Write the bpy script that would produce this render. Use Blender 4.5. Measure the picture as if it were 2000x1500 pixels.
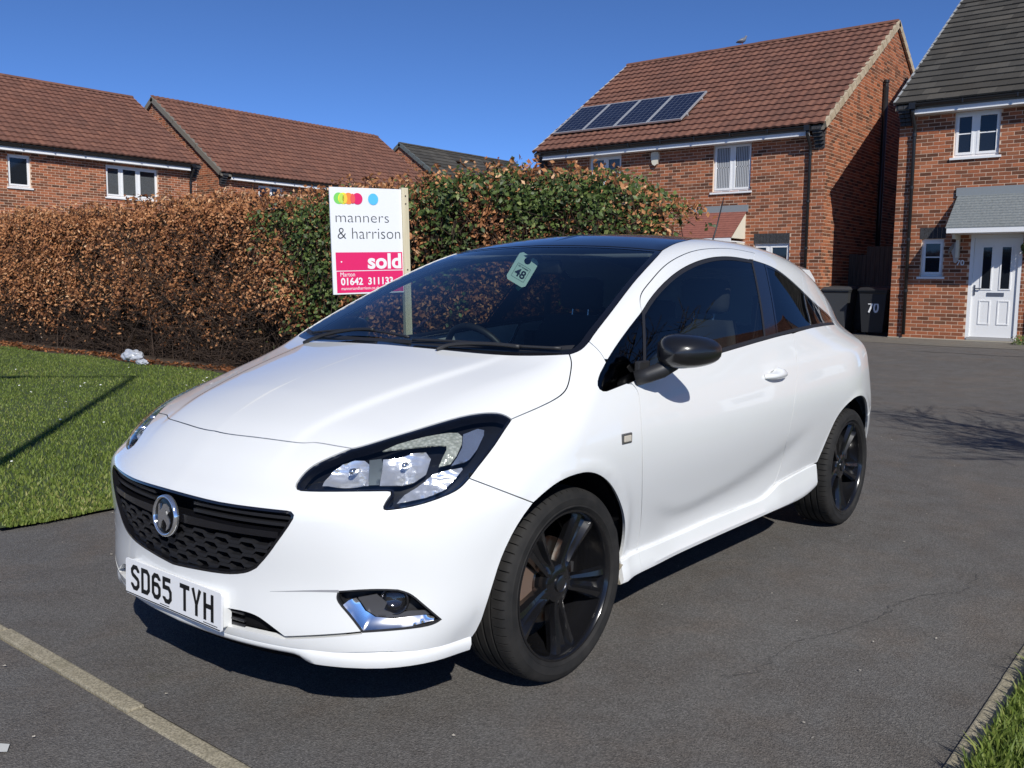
import bpy, bmesh, math, random
import numpy as np
from mathutils import Vector, Matrix
from mathutils.geometry import delaunay_2d_cdt, tessellate_polygon

for _o in list(bpy.data.objects):
    bpy.data.objects.remove(_o)
sc = bpy.context.scene
COL = sc.collection
rad = math.radians

# ---------------------------------------------------------------- camera
_cam = bpy.data.cameras.new('camera')
_cam.sensor_width = 36.0
_cam.lens = 36.0 * 1790.857 / 2000.0
_cam.clip_start, _cam.clip_end = 0.05, 1500.0
camera = bpy.data.objects.new('camera', _cam)
COL.objects.link(camera)
_yaw, _pitch, _roll = -2.46, -0.11, -0.012
_f = Vector((math.cos(_pitch) * math.cos(_yaw), math.cos(_pitch) * math.sin(_yaw), math.sin(_pitch)))
_r = Vector((math.sin(_yaw), -math.cos(_yaw), 0.0))
_d = _f.cross(_r)
_r2 = math.cos(_roll) * _r + math.sin(_roll) * _d
_d2 = -math.sin(_roll) * _r + math.cos(_roll) * _d
_m = Matrix((_r2, -_d2, -_f)).transposed().to_4x4()
_m.translation = Vector((2.272, 2.434, 1.245))
camera.matrix_world = _m
sc.camera = camera

# ---------------------------------------------------------------- sky, sun, exposure
SUN_EL, SUN_AZ = rad(37.0), math.atan2(1.06, 0.80)      # azimuth from +x towards +y
SUN_DIR = Vector((math.cos(SUN_EL) * math.cos(SUN_AZ), math.cos(SUN_EL) * math.sin(SUN_AZ), math.sin(SUN_EL)))
world = bpy.data.worlds.new('World')
sc.world = world
world.use_nodes = True
_n = world.node_tree.nodes
_l = world.node_tree.links
_bg = _n['Background']
_sky = _n.new('ShaderNodeTexSky')
_sky.sky_type = 'NISHITA'
_sky.sun_disc = False
_sky.sun_elevation = SUN_EL
_sky.sun_rotation = math.pi / 2 - SUN_AZ
_sky.altitude = 0.0
_sky.air_density = 0.40
_sky.dust_density = 0.0
_sky.ozone_density = 10.0
_l.new(_sky.outputs[0], _bg.inputs['Color'])
_bg.inputs['Strength'].default_value = 0.15
_sun = bpy.data.lights.new('sun', 'SUN')
_sun.energy = 4.8
_sun.angle = rad(0.53)
_sun.color = (1.0, 0.972, 0.915)
sun = bpy.data.objects.new('sun', _sun)
COL.objects.link(sun)
sun.rotation_euler = SUN_DIR.to_track_quat('Z', 'Y').to_euler()
sun.location = SUN_DIR * 60
vs = sc.view_settings
vs.view_transform = 'Standard'
vs.look = 'None'
vs.exposure = 0.0
vs.gamma = 1.0
vs.use_curve_mapping = False
sc.cycles.max_bounces = 8
sc.cycles.transparent_max_bounces = 16
sc.cycles.glossy_bounces = 5
# ---------------------------------------------------------------- small helpers
MATS = {}


def mat(name, col=(.5, .5, .5), rough=.6, metal=0., spec=.5, coat=0., coat_rough=.03, build=None):
    if name in MATS:
        return MATS[name]
    m = bpy.data.materials.new(name)
    m.use_nodes = True
    b = m.node_tree.nodes['Principled BSDF']
    b.inputs['Base Color'].default_value = (*col, 1)
    b.inputs['Roughness'].default_value = rough
    b.inputs['Metallic'].default_value = metal
    b.inputs['Specular IOR Level'].default_value = spec
    b.inputs['Coat Weight'].default_value = coat
    b.inputs['Coat Roughness'].default_value = coat_rough
    if build:
        build(m.node_tree, b)
    MATS[name] = m
    return m


class NT:
    """short hand for wiring nodes"""
    def __init__(s, nt):
        s.nt = nt

    def new(s, t, **kw):
        n = s.nt.nodes.new('ShaderNode' + t)
        for k, v in kw.items():
            if k in n.inputs:
                n.inputs[k].default_value = v
            else:
                setattr(n, k, v)
        return n

    def link(s, a, b):
        s.nt.links.new(a, b)

    def coord(s, scale=1., obj=True):
        t = s.new('TexCoord')
        mp = s.new('Mapping')
        mp.inputs['Scale'].default_value = (scale,) * 3 if not isinstance(scale, tuple) else scale
        s.link(t.outputs['Object'] if obj else t.outputs['Generated'], mp.inputs['Vector'])
        return mp.outputs['Vector']

    def world(s, scale=1.):
        g = s.new('NewGeometry')
        mp = s.new('Mapping')
        mp.inputs['Scale'].default_value = (scale,) * 3 if not isinstance(scale, tuple) else scale
        s.link(g.outputs['Position'], mp.inputs['Vector'])
        return mp.outputs['Vector']

    def noise(s, vec, scale, detail=4., rough=.55, out='Fac', dist=0.):
        n = s.new('TexNoise', Scale=scale, Detail=detail, Roughness=rough, Distortion=dist)
        if vec is not None:
            s.link(vec, n.inputs['Vector'])
        return n.outputs[out]

    def ramp(s, fac, stops):
        r = s.new('ValToRGB')
        e = r.color_ramp.elements
        while len(e) < len(stops):
            e.new(.5)
        for el, (p, c) in zip(e, stops):
            el.position = p
            el.color = (*c, 1) if len(c) == 3 else c
        s.link(fac, r.inputs['Fac'])
        return r.outputs['Color']

    def mix(s, fac, a, b, mode='MIX'):
        n = s.new('Mix', data_type='RGBA', blend_type=mode)
        for sock, v in ((n.inputs[0], fac), (n.inputs[6], a), (n.inputs[7], b)):
            if isinstance(v, (int, float)):
                sock.default_value = v
            elif isinstance(v, tuple):
                sock.default_value = (*v, 1) if len(v) == 3 else v
            else:
                s.link(v, sock)
        return n.outputs[2]

    def math(s, op, a, b=0.):
        n = s.new('Math', operation=op)
        for i, v in enumerate((a, b)):
            if isinstance(v, (int, float)):
                n.inputs[i].default_value = v
            else:
                s.link(v, n.inputs[i])
        return n.outputs[0]

    def bump(s, h, strength=.3, dist=.01, normal=None):
        n = s.new('Bump', Strength=strength, Distance=dist)
        s.link(h, n.inputs['Height'])
        if normal is not None:
            s.link(normal, n.inputs['Normal'])
        return n.outputs['Normal']


def mesh_data(name, verts, faces, material=None, smooth=False):
    me = bpy.data.meshes.new(name)
    me.from_pydata([tuple(map(float, v)) for v in verts], [], [tuple(map(int, f)) for f in faces])
    if material is not None:
        me.materials.append(material)
    if smooth:
        me.shade_smooth()
    me.update()
    return me


def link(name, data, parent=None, loc=None, rot=None):
    o = bpy.data.objects.new(name, data)
    COL.objects.link(o)
    if parent is not None:
        o.parent = parent
    if loc is not None:
        o.location = loc
    if rot is not None:
        o.rotation_euler = rot
    return o


def obj(name, verts, faces, material, parent=None, smooth=False, loc=None, rot=None):
    return link(name, mesh_data(name, verts, faces, material, smooth), parent, loc, rot)


def tag(o, label=None, cat=None, group=None, kind=None):
    if label:
        o['label'] = label
    if cat:
        o['category'] = cat
    if group:
        o['group'] = group
    if kind:
        o['kind'] = kind
    return o


def thing(name, label, cat, loc=(0, 0, 0), group=None, rot=None):
    return tag(link(name, None, None, loc, rot), label, cat, group)


class MB:
    """collects shapes into one mesh"""
    def __init__(s):
        s.v, s.f = [], []

    def add(s, v, f):
        n = len(s.v)
        s.v += [tuple(map(float, p)) for p in v]
        s.f += [tuple(i + n for i in q) for q in f]
        return s

    def box(s, a, b, bev=0.):
        x0, y0, z0 = [min(p, q) for p, q in zip(a, b)]
        x1, y1, z1 = [max(p, q) for p, q in zip(a, b)]
        if bev <= 0:
            return s.add([(x0, y0, z0), (x1, y0, z0), (x1, y1, z0), (x0, y1, z0), (x0, y0, z1), (x1, y0, z1), (x1, y1, z1), (x0, y1, z1)],
                         [(0, 3, 2, 1), (4, 5, 6, 7), (0, 1, 5, 4), (1, 2, 6, 5), (2, 3, 7, 6), (3, 0, 4, 7)])
        bm = bmesh.new()
        bmesh.ops.create_cube(bm, size=1)
        for v in bm.verts:
            v.co = Vector(((x0 + x1) / 2 + v.co.x * (x1 - x0), (y0 + y1) / 2 + v.co.y * (y1 - y0), (z0 + z1) / 2 + v.co.z * (z1 - z0)))
        bmesh.ops.bevel(bm, geom=bm.edges[:], offset=bev, segments=2, affect='EDGES', profile=.6)
        bm.verts.index_update()
        s.add([v.co for v in bm.verts], [[v.index for v in f.verts] for f in bm.faces])
        bm.free()
        return s

    def tube(s, pts, r, n=8, cap=True):
        P = [Vector(p) for p in pts]
        rr = r if isinstance(r, (list, tuple)) else [r] * len(P)
        base = len(s.v)
        up = None
        for i, p in enumerate(P):
            t = (P[min(i + 1, len(P) - 1)] - P[max(i - 1, 0)]).normalized()
            if up is None:
                up = Vector((0, 0, 1)) if abs(t.z) < .9 else Vector((1, 0, 0))
            a = t.cross(up).normalized()
            b = a.cross(t).normalized()
            up = b
            for k in range(n):
                q = 2 * math.pi * k / n
                s.v.append(tuple(p + rr[i] * (math.cos(q) * a + math.sin(q) * b)))
        for i in range(len(P) - 1):
            for k in range(n):
                a0, a1 = base + i * n + k, base + i * n + (k + 1) % n
                s.f.append((a0, a0 + n, a1 + n, a1))
        if cap:
            s.f.append(tuple(base + k for k in range(n)))
            e = base + (len(P) - 1) * n
            s.f.append(tuple(e + k for k in reversed(range(n))))
        return s

    def prism(s, poly, origin, ex, ey, ez, depth):
        """polygon in (ex, ey) pushed along ez"""
        o, ex, ey, ez = Vector(origin), Vector(ex), Vector(ey), Vector(ez)
        n = len(poly)
        tri = tessellate_polygon([[Vector((p[0], p[1], 0)) for p in poly]])
        v = [o + p[0] * ex + p[1] * ey for p in poly] + [o + p[0] * ex + p[1] * ey + depth * ez for p in poly]
        f = [tuple(reversed(t)) for t in tri] + [tuple(i + n for i in t) for t in tri]
        f += [(i, (i + 1) % n, (i + 1) % n + n, i + n) for i in range(n)]
        return s.add(v, f)

    def lathe(s, prof, centre, axis, n=48, closed=False):
        """prof: (radius, along axis)"""
        c, ax = Vector(centre), Vector(axis).normalized()
        a = ax.orthogonal().normalized()
        b = ax.cross(a)
        base = len(s.v)
        m = len(prof)
        for k in range(n):
            q = 2 * math.pi * k / n
            d = math.cos(q) * a + math.sin(q) * b
            for r, h in prof:
                s.v.append(tuple(c + r * d + h * ax))
        for k in range(n):
            k2 = (k + 1) % n
            for i in range(m - (0 if closed else 1)):
                j = (i + 1) % m
                s.f.append((base + k * m + i, base + k2 * m + i, base + k2 * m + j, base + k * m + j))
        return s

    def build(s, name, material, parent=None, smooth=False, loc=None, rot=None, sharp=None, fix=True):
        me = mesh_data(name, s.v, s.f, material, smooth)
        if fix:
            bm = bmesh.new()
            bm.from_mesh(me)
            bmesh.ops.recalc_face_normals(bm, faces=bm.faces[:])
            bm.to_mesh(me)
            bm.free()
        if sharp is not None:
            me.shade_smooth()
            me.set_sharp_from_angle(angle=rad(sharp))
        return link(name, me, parent, loc, rot)


def text_mesh(body, size, font_bold=0., extrude=.0008, align='LEFT', sx=1., space=1.):
    cu = bpy.data.curves.new('lettering', 'FONT')
    cu.body = body
    cu.size = size
    cu.extrude = extrude
    cu.offset = font_bold
    cu.align_x = align
    cu.space_character = space
    cu.resolution_u = 4
    o = bpy.data.objects.new('lettering', cu)
    COL.objects.link(o)
    dg = bpy.context.evaluated_depsgraph_get()
    dg.update()
    me = bpy.data.meshes.new_from_object(o.evaluated_get(dg))
    bpy.data.objects.remove(o)
    bpy.data.curves.remove(cu)
    if sx != 1.:
        for v in me.vertices:
            v.co.x *= sx
    return me
# ---------------------------------------------------------------- flat polygons
def poly_offset(q, d, fixed=None):
    """move a closed counter-clockwise polygon inwards by d"""
    q = np.asarray(q, float)
    a = np.roll(q, 1, 0); b = np.roll(q, -1, 0)
    t1 = q - a; t2 = b - q
    t1 /= np.maximum(np.linalg.norm(t1, axis=1, keepdims=True), 1e-9)
    t2 /= np.maximum(np.linalg.norm(t2, axis=1, keepdims=True), 1e-9)
    if fixed is not None:
        e_prev = np.roll(fixed, 1) & fixed     # edge a-q lies on the centre line
        e_next = fixed & np.roll(fixed, -1)
        t1 = np.where(e_prev[:, None], t2, t1); t2 = np.where(e_next[:, None], t1, t2)
    n1 = np.stack([-t1[:, 1], t1[:, 0]], 1); n2 = np.stack([-t2[:, 1], t2[:, 0]], 1)
    m = n1 + n2
    l = np.linalg.norm(m, axis=1, keepdims=True)
    m = m / np.maximum(l, 1e-6)
    c = np.maximum((m * n1).sum(1, keepdims=True), .5)
    out = q + m * d / c
    if fixed is not None:
        on = np.roll(fixed, 1) & fixed & np.roll(fixed, -1)
        out[on] = q[on]
    return out


def area2(q):
    q = np.asarray(q); b = np.roll(q, -1, 0)
    return .5 * (q[:, 0] * b[:, 1] - b[:, 0] * q[:, 1]).sum()


def inside(poly, pts):
    poly = np.asarray(poly); x, y = pts[:, 0], pts[:, 1]; r = np.zeros(len(pts), bool)
    a = poly; b = np.roll(poly, -1, 0)
    for (x0, y0), (x1, y1) in zip(a, b):
        if y0 != y1:
            c = (y0 > y) != (y1 > y)
            r ^= c & (x < (x1 - x0) * (y - y0) / (y1 - y0) + x0)
    return r


def near_edge(poly, pts, d):
    a = np.asarray(poly); b = np.roll(a, -1, 0); r = np.zeros(len(pts), bool)
    for p, q in zip(a, b):
        v = q - p; L = max((v * v).sum(), 1e-12)
        t = np.clip(((pts - p) @ v) / L, 0, 1)
        r |= ((pts - p - t[:, None] * v) ** 2).sum(1) < d * d
    return r


def densify(q, step, closed=True):
    q = np.asarray(q, float); out = []
    for a, b in zip(q if closed else q[:-1], np.roll(q, -1, 0)):
        n = max(1, int(math.ceil(np.linalg.norm(b - a) / step)))
        for i in range(n):
            out.append(a + (b - a) * i / n)
    if not closed:
        out.append(q[-1])
    return np.array(out)


# ---------------------------------------------------------------- ground, drive, lawns
def ground_z(x, y=0.):
    t = np.clip((-6.0 - np.asarray(x, float)) / 11., 0, 1)
    return .20 * t * t * (3 - 2 * t)


def _asphalt(base, seed):
    def f(nt, b):
        k = NT(nt)
        w = k.world()
        fine = k.noise(w, 150., 4., .8)
        vor = k.new('TexVoronoi', Scale=210.)
        k.link(w, vor.inputs['Vector'])
        mp = k.new('Mapping'); mp.inputs['Location'].default_value = (seed, seed * 2, 0); k.link(w, mp.inputs['Vector'])
        big = k.noise(mp.outputs[0], .55, 6., .6)
        mid = k.noise(mp.outputs[0], 4.5, 5., .65)
        c = k.ramp(fine, [(.34, tuple(v * .5 for v in base)), (.50, base), (.66, tuple(v * 1.65 for v in base))])
        c = k.mix(k.ramp(big, [(.38, (0, 0, 0)), (.66, (.8, .8, .8))]), c, k.mix(1., c, (1.30, 1.25, 1.18), 'MULTIPLY'))
        c2 = k.mix(.55, c, k.ramp(fine, [(.34, tuple(v * .5 for v in base)), (.50, base), (.66, tuple(v * 1.7 for v in base))]))
        c2 = k.mix(k.ramp(mid, [(.40, (.0, .0, .0)), (.70, (.9, .9, .9))]), c2, k.mix(1., c2, (.84, .79, .75), 'MULTIPLY'))
        c2 = k.mix(k.ramp(k.noise(mp.outputs[0], 1.3, 5., .6, dist=1.2), [(.48, (0, 0, 0)), (.66, (.7, .7, .7))]), c2, k.mix(1., c2, (1.16, 1.07, .99), 'MULTIPLY'))
        # pale chippings and a few rusty or mossy specks
        sp = k.new('TexVoronoi', Scale=26., feature='F1'); k.link(w, sp.inputs['Vector'])
        chip = k.ramp(sp.outputs['Distance'], [(.0, (1, 1, 1)), (.045, (1, 1, 1)), (.06, (0, 0, 0))])
        pick = k.ramp(sp.outputs['Color'], [(.80, (0, 0, 0)), (.82, (1, 1, 1))])
        c2 = k.mix(k.math('MULTIPLY', k.math('MULTIPLY', chip, pick), .75), c2, (.42, .40, .36))
        moss = k.ramp(k.noise(w, 1.7, 6., .7), [(.66, (0, 0, 0)), (.78, (.55, .55, .55))])
        c2 = k.mix(moss, c2, (.055, .056, .026))
        k.link(c2, b.inputs['Base Color'])
        k.link(k.bump(k.math('ADD', fine, k.math('MULTIPLY', vor.outputs['Distance'], .8)), .75, .006), b.inputs['Normal'])
    return f


M_DRIVE = mat('drive asphalt', (.062, .057, .051), .88, spec=.3, build=_asphalt((.122, .116, .109), 3.))
M_ROAD = mat('road asphalt', (.066, .060, .055), .88, spec=.3, build=_asphalt((.120, .114, .107), 11.))
M_PATH = mat('worn path', (.11, .105, .09), .9, build=_asphalt((.15, .14, .118), 7.))


def _concrete(c0, c1):
    def f(nt, b):
        k = NT(nt); w = k.world()
        n = k.noise(w, 14., 8., .7)
        c = k.ramp(n, [(.3, c0), (.7, c1)])
        c = k.mix(k.ramp(k.noise(w, 160., 3.), [(.42, (0, 0, 0)), (.62, (.7, .7, .7))]), c, tuple(v * .5 for v in c0))
        c = k.mix(k.ramp(k.noise(w, 5., 5.), [(.56, (0, 0, 0)), (.75, (.6, .6, .6))]), c, (.10, .095, .045))
        k.link(c, b.inputs['Base Color'])
        k.link(k.bump(k.noise(w, 90., 4.), .6, .006), b.inputs['Normal'])
    return f


M_KERB = mat('edging concrete', (.28, .26, .21), .9, build=_concrete((.27, .235, .16), (.42, .37, .27)))
M_SOIL = mat('bare soil', (.05, .035, .022), .95, build=lambda nt, b: NT(nt).link(NT(nt).ramp(NT(nt).noise(NT(nt).world(), 22., 8., .75), [(.3, (.025, .016, .010)), (.55, (.07, .045, .026)), (.75, (.16, .09, .045))]), b.inputs['Base Color']))
M_TURF = mat('turf', (.05, .08, .02), .95, build=lambda nt, b: NT(nt).link(NT(nt).ramp(NT(nt).noise(NT(nt).world(), 35., 6., .7), [(.3, (.022, .035, .008)), (.6, (.05, .075, .018)), (.8, (.09, .09, .03))]), b.inputs['Base Color']))


def sheet(name, poly, material, dz, step=1.0, kind='structure', parent=None, jitter=None):
    """flat piece of ground laid over the land"""
    q = densify(poly, step) if step else np.array(poly)
    lo, hi = q.min(0), q.max(0)
    G = [(x, y) for x in np.arange(lo[0], hi[0], step) for y in np.arange(lo[1], hi[1], step)] if step else []
    G = np.array(G) if len(G) else np.zeros((0, 2))
    if len(G):
        G = G[inside(q, G) & ~near_edge(q, G, step * .4)]
    V = [tuple(p) for p in q] + [tuple(p) for p in G]
    E = [(i, (i + 1) % len(q)) for i in range(len(q))]
    r = delaunay_2d_cdt([Vector(p) for p in V], E, [], 0, 1e-6)
    P = np.array([tuple(v) for v in r[0]]); F = [tuple(f) for f in r[2]]
    cen = np.array([(P[f[0]] + P[f[1]] + P[f[2]]) / 3 for f in F])
    F = [f if np.cross(P[f[1]] - P[f[0]], P[f[2]] - P[f[0]]) > 0 else f[::-1] for f, k in zip(F, inside(q, cen)) if k]
    z = ground_z(P[:, 0]) + dz
    o = obj(name, np.column_stack([P, z]), F, material, parent)
    if kind:
        o['kind'] = kind
    return o


xs = [-700, -300, -120, -60, -40, -30, -24, -20, -18, -17, -16, -15, -14, -13, -12, -11, -10, -9, -8, -7, -6, -5, 0, 10, 40, 120, 400]
ys_ = [-700, -200, -60, -30, -10, 0, 10, 30, 60, 200, 500]
V = [(x, y, float(ground_z(x)) - .012) for x in xs for y in ys_]
m_ = len(ys_)
F = [(i * m_ + j, i * m_ + m_ + j, i * m_ + m_ + j + 1, i * m_ + j + 1) for i in range(len(xs) - 1) for j in range(m_ - 1)]
g = obj('ground', V, [f[::-1] for f in F] if False else F, M_ROAD); g['kind'] = 'structure'
# the drive, up to the line of edging blocks, and the road beyond it
sheet('driveway', [(.949, -2.29), (.949, 1.885), (-14.6, 1.885), (-16.2, 6.), (-30, 6.), (-30, -16), (-5.9, -16), (-5.9, -2.29)], M_DRIVE, -.004, 1.0)
sheet('road', [(1.007, -9.), (9., -9.), (9., 9.), (1.007, 9.)], M_ROAD, -.004, 2.0)
sheet('house_path', [(-16.0, -4.6), (-15.6, -2.2), (-15.9, 3.2), (-17.75, 3.2), (-17.75, -4.6)], M_PATH, .0, .6)
# repair seams in the tarmac
M_SEAM = mat('tarmac seam', (.065, .06, .055), .9)


def seam(pts, w, name='tarmac_seam'):
    P = [Vector((x, y, 0)) for x, y in pts]
    V, F = [], []
    rnd = random.Random(len(pts))
    for i, p in enumerate(P):
        t = (P[min(i + 1, len(P) - 1)] - P[max(0, i - 1)]).normalized()
        n = Vector((-t.y, t.x, 0)); ww = w * rnd.uniform(.5, 1.4)
        for s in (-1, 1):
            q = p + n * s * ww / 2
            V.append((q.x, q.y, float(ground_z(q.x)) + .0005))
    F = [(2 * i, 2 * i + 2, 2 * i + 3, 2 * i + 1) for i in range(len(P) - 1)]
    o = obj(name, V, F, M_SEAM); o['kind'] = 'structure'
    return o


_r = random.Random(4)
pts = []
for i in range(70):
    t = i / 69
    pts.append((-.35 - 1.75 * t + .008 * _r.gauss(0, 1) + .06 * math.sin(t * 9) + .03 * math.sin(t * 23), 1.18 + .42 * t + .008 * _r.gauss(0, 1) + .03 * math.sin(t * 17)))
seam(pts, .0028, 'drive_crack')
seam([(-14.2 + .03 * _r.gauss(0, 1), -2.2 + i * .2) for i in range(28)], .05)
# edging blocks: a flush row across the drive and a row along the right-hand lawn
def kerb_block():
    return MB().box((-.0265, -.4555, -.07), (.0265, .4555, .0), .006)


edging = tag(link('edging_row', None), kind='structure')
_kb = None
for i, y in enumerate(np.arange(-3.66, 3.2, .915)):
    o = kerb_block().build('edging_block', M_KERB, edging, loc=(.978 + _r.uniform(-.003, .003), y + .45, .003 + _r.uniform(-.002, .002)), rot=(0, 0, _r.uniform(-.004, .004)))
edging2 = tag(link('lawn_edging', None), kind='structure')
for i, x in enumerate(np.arange(.9, -13.6, -.915)):
    o = kerb_block().build('edging_block', M_KERB, edging2, loc=(x - .45, 1.912 + _r.uniform(-.003, .003), .004 + _r.uniform(-.002, .002)), rot=(0, _r.uniform(-.004, .004), rad(90) + _r.uniform(-.006, .006)))
# painted mark at the kerb
M_ROADPAINT = mat('road paint', (.55, .55, .52), .8)
sheet('road_marking', [(1.318, -.10), (1.345, -.06), (1.322, -.035), (1.300, -.072)], M_ROADPAINT, .001, 0)
# lawns
LAWN_L = [(.43, -2.30), (-.10, -2.275), (-1.2, -2.29), (-2.6, -2.28), (-4.7, -2.28), (-4.70, -6.), (-4.72, -9.3), (-4.62, -12), (-4.6, -22), (.6, -22), (.55, -9), (.5, -4)]
LAWN_R = [(.75, 1.94), (-13.5, 1.94), (-13.6, 9.), (.9, 9.)]
lawn = sheet('lawn', LAWN_L, M_TURF, .012, .5)
lawn_r = sheet('lawn', LAWN_R, M_TURF, .022, .8)
bed = sheet('hedge_bed', [(-4.55, -2.2), (-4.55, -22), (-6.3, -22), (-6.3, -2.2)], M_SOIL, .010, .5)


def leaf_material(name, stops, rough=.6, trans=.25):
    m = bpy.data.materials.new(name); m.use_nodes = True
    nt = m.node_tree; k = NT(nt); b = nt.nodes['Principled BSDF']
    a = k.new('Attribute', attribute_name='tone', attribute_type='GEOMETRY')
    c = k.ramp(a.outputs['Fac'], stops)
    k.link(c, b.inputs['Base Color']); b.inputs['Roughness'].default_value = rough; b.inputs['Specular IOR Level'].default_value = .3
    t = k.new('BsdfTranslucent'); k.link(c, t.inputs['Color'])
    mx = k.new('MixShader'); mx.inputs[0].default_value = trans
    k.link(b.outputs[0], mx.inputs[1]); k.link(t.outputs[0], mx.inputs[2]); k.link(mx.outputs[0], nt.nodes['Material Output'].inputs[0])
    return m


M_BLADE = leaf_material('grass blade', [(.0, (.08, .12, .02)), (.35, (.17, .235, .045)), (.65, (.25, .31, .07)), (.85, (.36, .35, .12)), (1., (.52, .44, .22))], .5, .4)


def grass(name, sampler, n, hmin, hmax, seed, parent=None, wide=.004, base=.012):
    """many single blades, each a bent strip of two faces"""
    rs = np.random.RandomState(seed)
    x, y, dens = sampler(rs, n)
    n = len(x)
    h = rs.uniform(hmin, hmax, n) * dens; w = wide * rs.uniform(.6, 1.3, n)
    a = rs.uniform(0, 2 * np.pi, n); lean = rs.uniform(.15, .95, n) * h; la = rs.uniform(0, 2 * np.pi, n)
    z = ground_z(x) + base
    dx, dy = np.cos(a) * w, np.sin(a) * w; lx, ly = np.cos(la) * lean, np.sin(la) * lean
    V = np.stack([np.stack([x - dx, y - dy, z], 1), np.stack([x + dx, y + dy, z], 1),
                  np.stack([x + dx * .8 + lx * .35, y + dy * .8 + ly * .35, z + h * .62], 1), np.stack([x - dx * .8 + lx * .35, y - dy * .8 + ly * .35, z + h * .62], 1),
                  np.stack([x + lx, y + ly, z + h], 1)], 1).reshape(-1, 3)
    me = bpy.data.meshes.new(name)
    i0 = np.arange(n) * 5
    me.vertices.add(n * 5); me.vertices.foreach_set('co', V.ravel())
    loops = np.stack([i0, i0 + 1, i0 + 2, i0 + 3, i0 + 3, i0 + 2, i0 + 4], 1).ravel()
    me.loops.add(len(loops)); me.loops.foreach_set('vertex_index', loops)
    ls = np.stack([np.arange(n) * 7, np.arange(n) * 7 + 4], 1).ravel(); lt = np.tile([4, 3], n)
    me.polygons.add(2 * n); me.polygons.foreach_set('loop_start', ls); me.polygons.foreach_set('loop_total', lt)
    me.update(calc_edges=True)
    patch = .5 + .25 * np.sin(x * 1.7 + 1.3 * np.sin(y * .9)) * np.cos(y * 1.3 + .7 * np.sin(x * 2.1))
    tone = np.clip(.62 * rs.uniform(0, 1, n) ** 1.4 + .38 * patch, 0, 1)
    at = me.attributes.new('tone', 'FLOAT', 'FACE'); at.data.foreach_set('value', np.repeat(tone, 2))
    me.materials.append(M_BLADE)
    o = link(name, me, parent)
    return o


def samp_left(rs, n):
    # thinner with distance from the camera
    x = rs.uniform(-4.75, .45, n * 3); y = -2.27 - rs.uniform(0, 1, n * 3) ** 1.55 * 13.
    keep = (x < .42 + .12 * np.sin(y * 1.3)) & (x > -4.62 + .12 * np.sin(y * 2.3))
    x, y = x[keep][:n], y[keep][:n]
    d = 1 + .25 * np.sin(x * 3) * np.sin(y * 2.2)
    return x, y + .02 * np.sin(x * 9), d


def samp_right(rs, n):
    x = rs.uniform(-2.3, .4, n); y = 1.952 + rs.uniform(0, 1, n) ** 1.3 * .9
    return x, y, 1 + .3 * np.sin(x * 7) * np.sin(y * 9)


def samp_rfar(rs, n):
    x = rs.uniform(-13.4, -2.2, n); y = 1.95 + rs.uniform(0, 1, n) ** 1.3 * 2.
    return x, y, np.ones(n)


gl = tag(grass('lawn_grass', samp_left, 120000, .010, .030, 1, wide=.0042), 'mown green lawn between the drive and the brown hedge', 'grass', kind='stuff')
gr = tag(grass('lawn_grass', samp_right, 18000, .02, .055, 2, wide=.0035, base=.020), 'longer grass spilling over the concrete edging on the right', 'grass', kind='stuff')
grf = tag(grass('lawn_grass', samp_rfar, 9000, .02, .05, 3, wide=.005, base=.020), 'grass verge running back beside the drive on the right', 'grass', kind='stuff')
# daisies
rs = np.random.RandomState(8)
mb = MB()
for i in range(90):
    x = rs.uniform(-4.2, .3); y = -2.6 - rs.uniform(0, 1) ** 1.3 * 8.
    z = .012 + rs.uniform(.030, .048); r = rs.uniform(.008, .013)
    k = 8
    tl = rs.uniform(-.5, .5, 2)
    V = [(x + r * math.cos(2 * math.pi * q / k), y + r * math.sin(2 * math.pi * q / k), z + r * (tl[0] * math.cos(2 * math.pi * q / k) + tl[1] * math.sin(2 * math.pi * q / k))) for q in range(k)] + [(x, y, z + .004)]
    mb.add(V, [(q, (q + 1) % k, k) for q in range(k)])
tag(mb.build('daisies', mat('daisy petal', (.75, .75, .70), .8), fix=False), 'small white daisies scattered through the lawn', 'flowers', kind='stuff')

# bits of blossom, grit and leaf blown over the tarmac
mb = MB()
for i in range(260):
    x = rs.uniform(-9, 2.2); y = rs.uniform(-2.25, 1.85); r = rs.uniform(.0025, .008); a = rs.uniform(0, 6.28); e = rs.uniform(.3, .9)
    z = float(ground_z(x)) + .0015
    mb.add([(x + r * math.cos(a + q), y + r * e * math.sin(a + q), z + rs.uniform(0, .004)) for q in (0, 1.5, 3.1, 4.6)], [(0, 1, 2, 3)])
tag(mb.build('blown_petals', mat('dry petal', (.42, .38, .32), .9), fix=False), 'tiny pale petals and grit scattered over the tarmac', 'litter', kind='stuff')
# ---------------------------------------------------------------- houses
def tone_ramp(stops, obj_random):
    def f(nt, b):
        k = NT(nt)
        if obj_random:
            src = k.new('ObjectInfo').outputs['Random']
        else:
            src = k.new('Attribute', attribute_name='tone', attribute_type='GEOMETRY').outputs['Fac']
        w = k.world()
        c = k.ramp(src, stops)
        c = k.mix(k.ramp(k.noise(w, 30., 5., .7), [(.35, (0, 0, 0)), (.75, (.55, .55, .55))]), c, k.mix(1., c, (.55, .5, .5), 'MULTIPLY'))
        c = k.mix(k.ramp(k.noise(w, .9, 4., .6), [(.42, (0, 0, 0)), (.75, (.35, .35, .35))]), c, k.mix(1., c, (1.25, 1.1, .95), 'MULTIPLY'))
        k.link(c, b.inputs['Base Color'])
        k.link(k.bump(k.noise(w, 120., 4.), .5, .004), b.inputs['Normal'])
    return f


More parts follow.
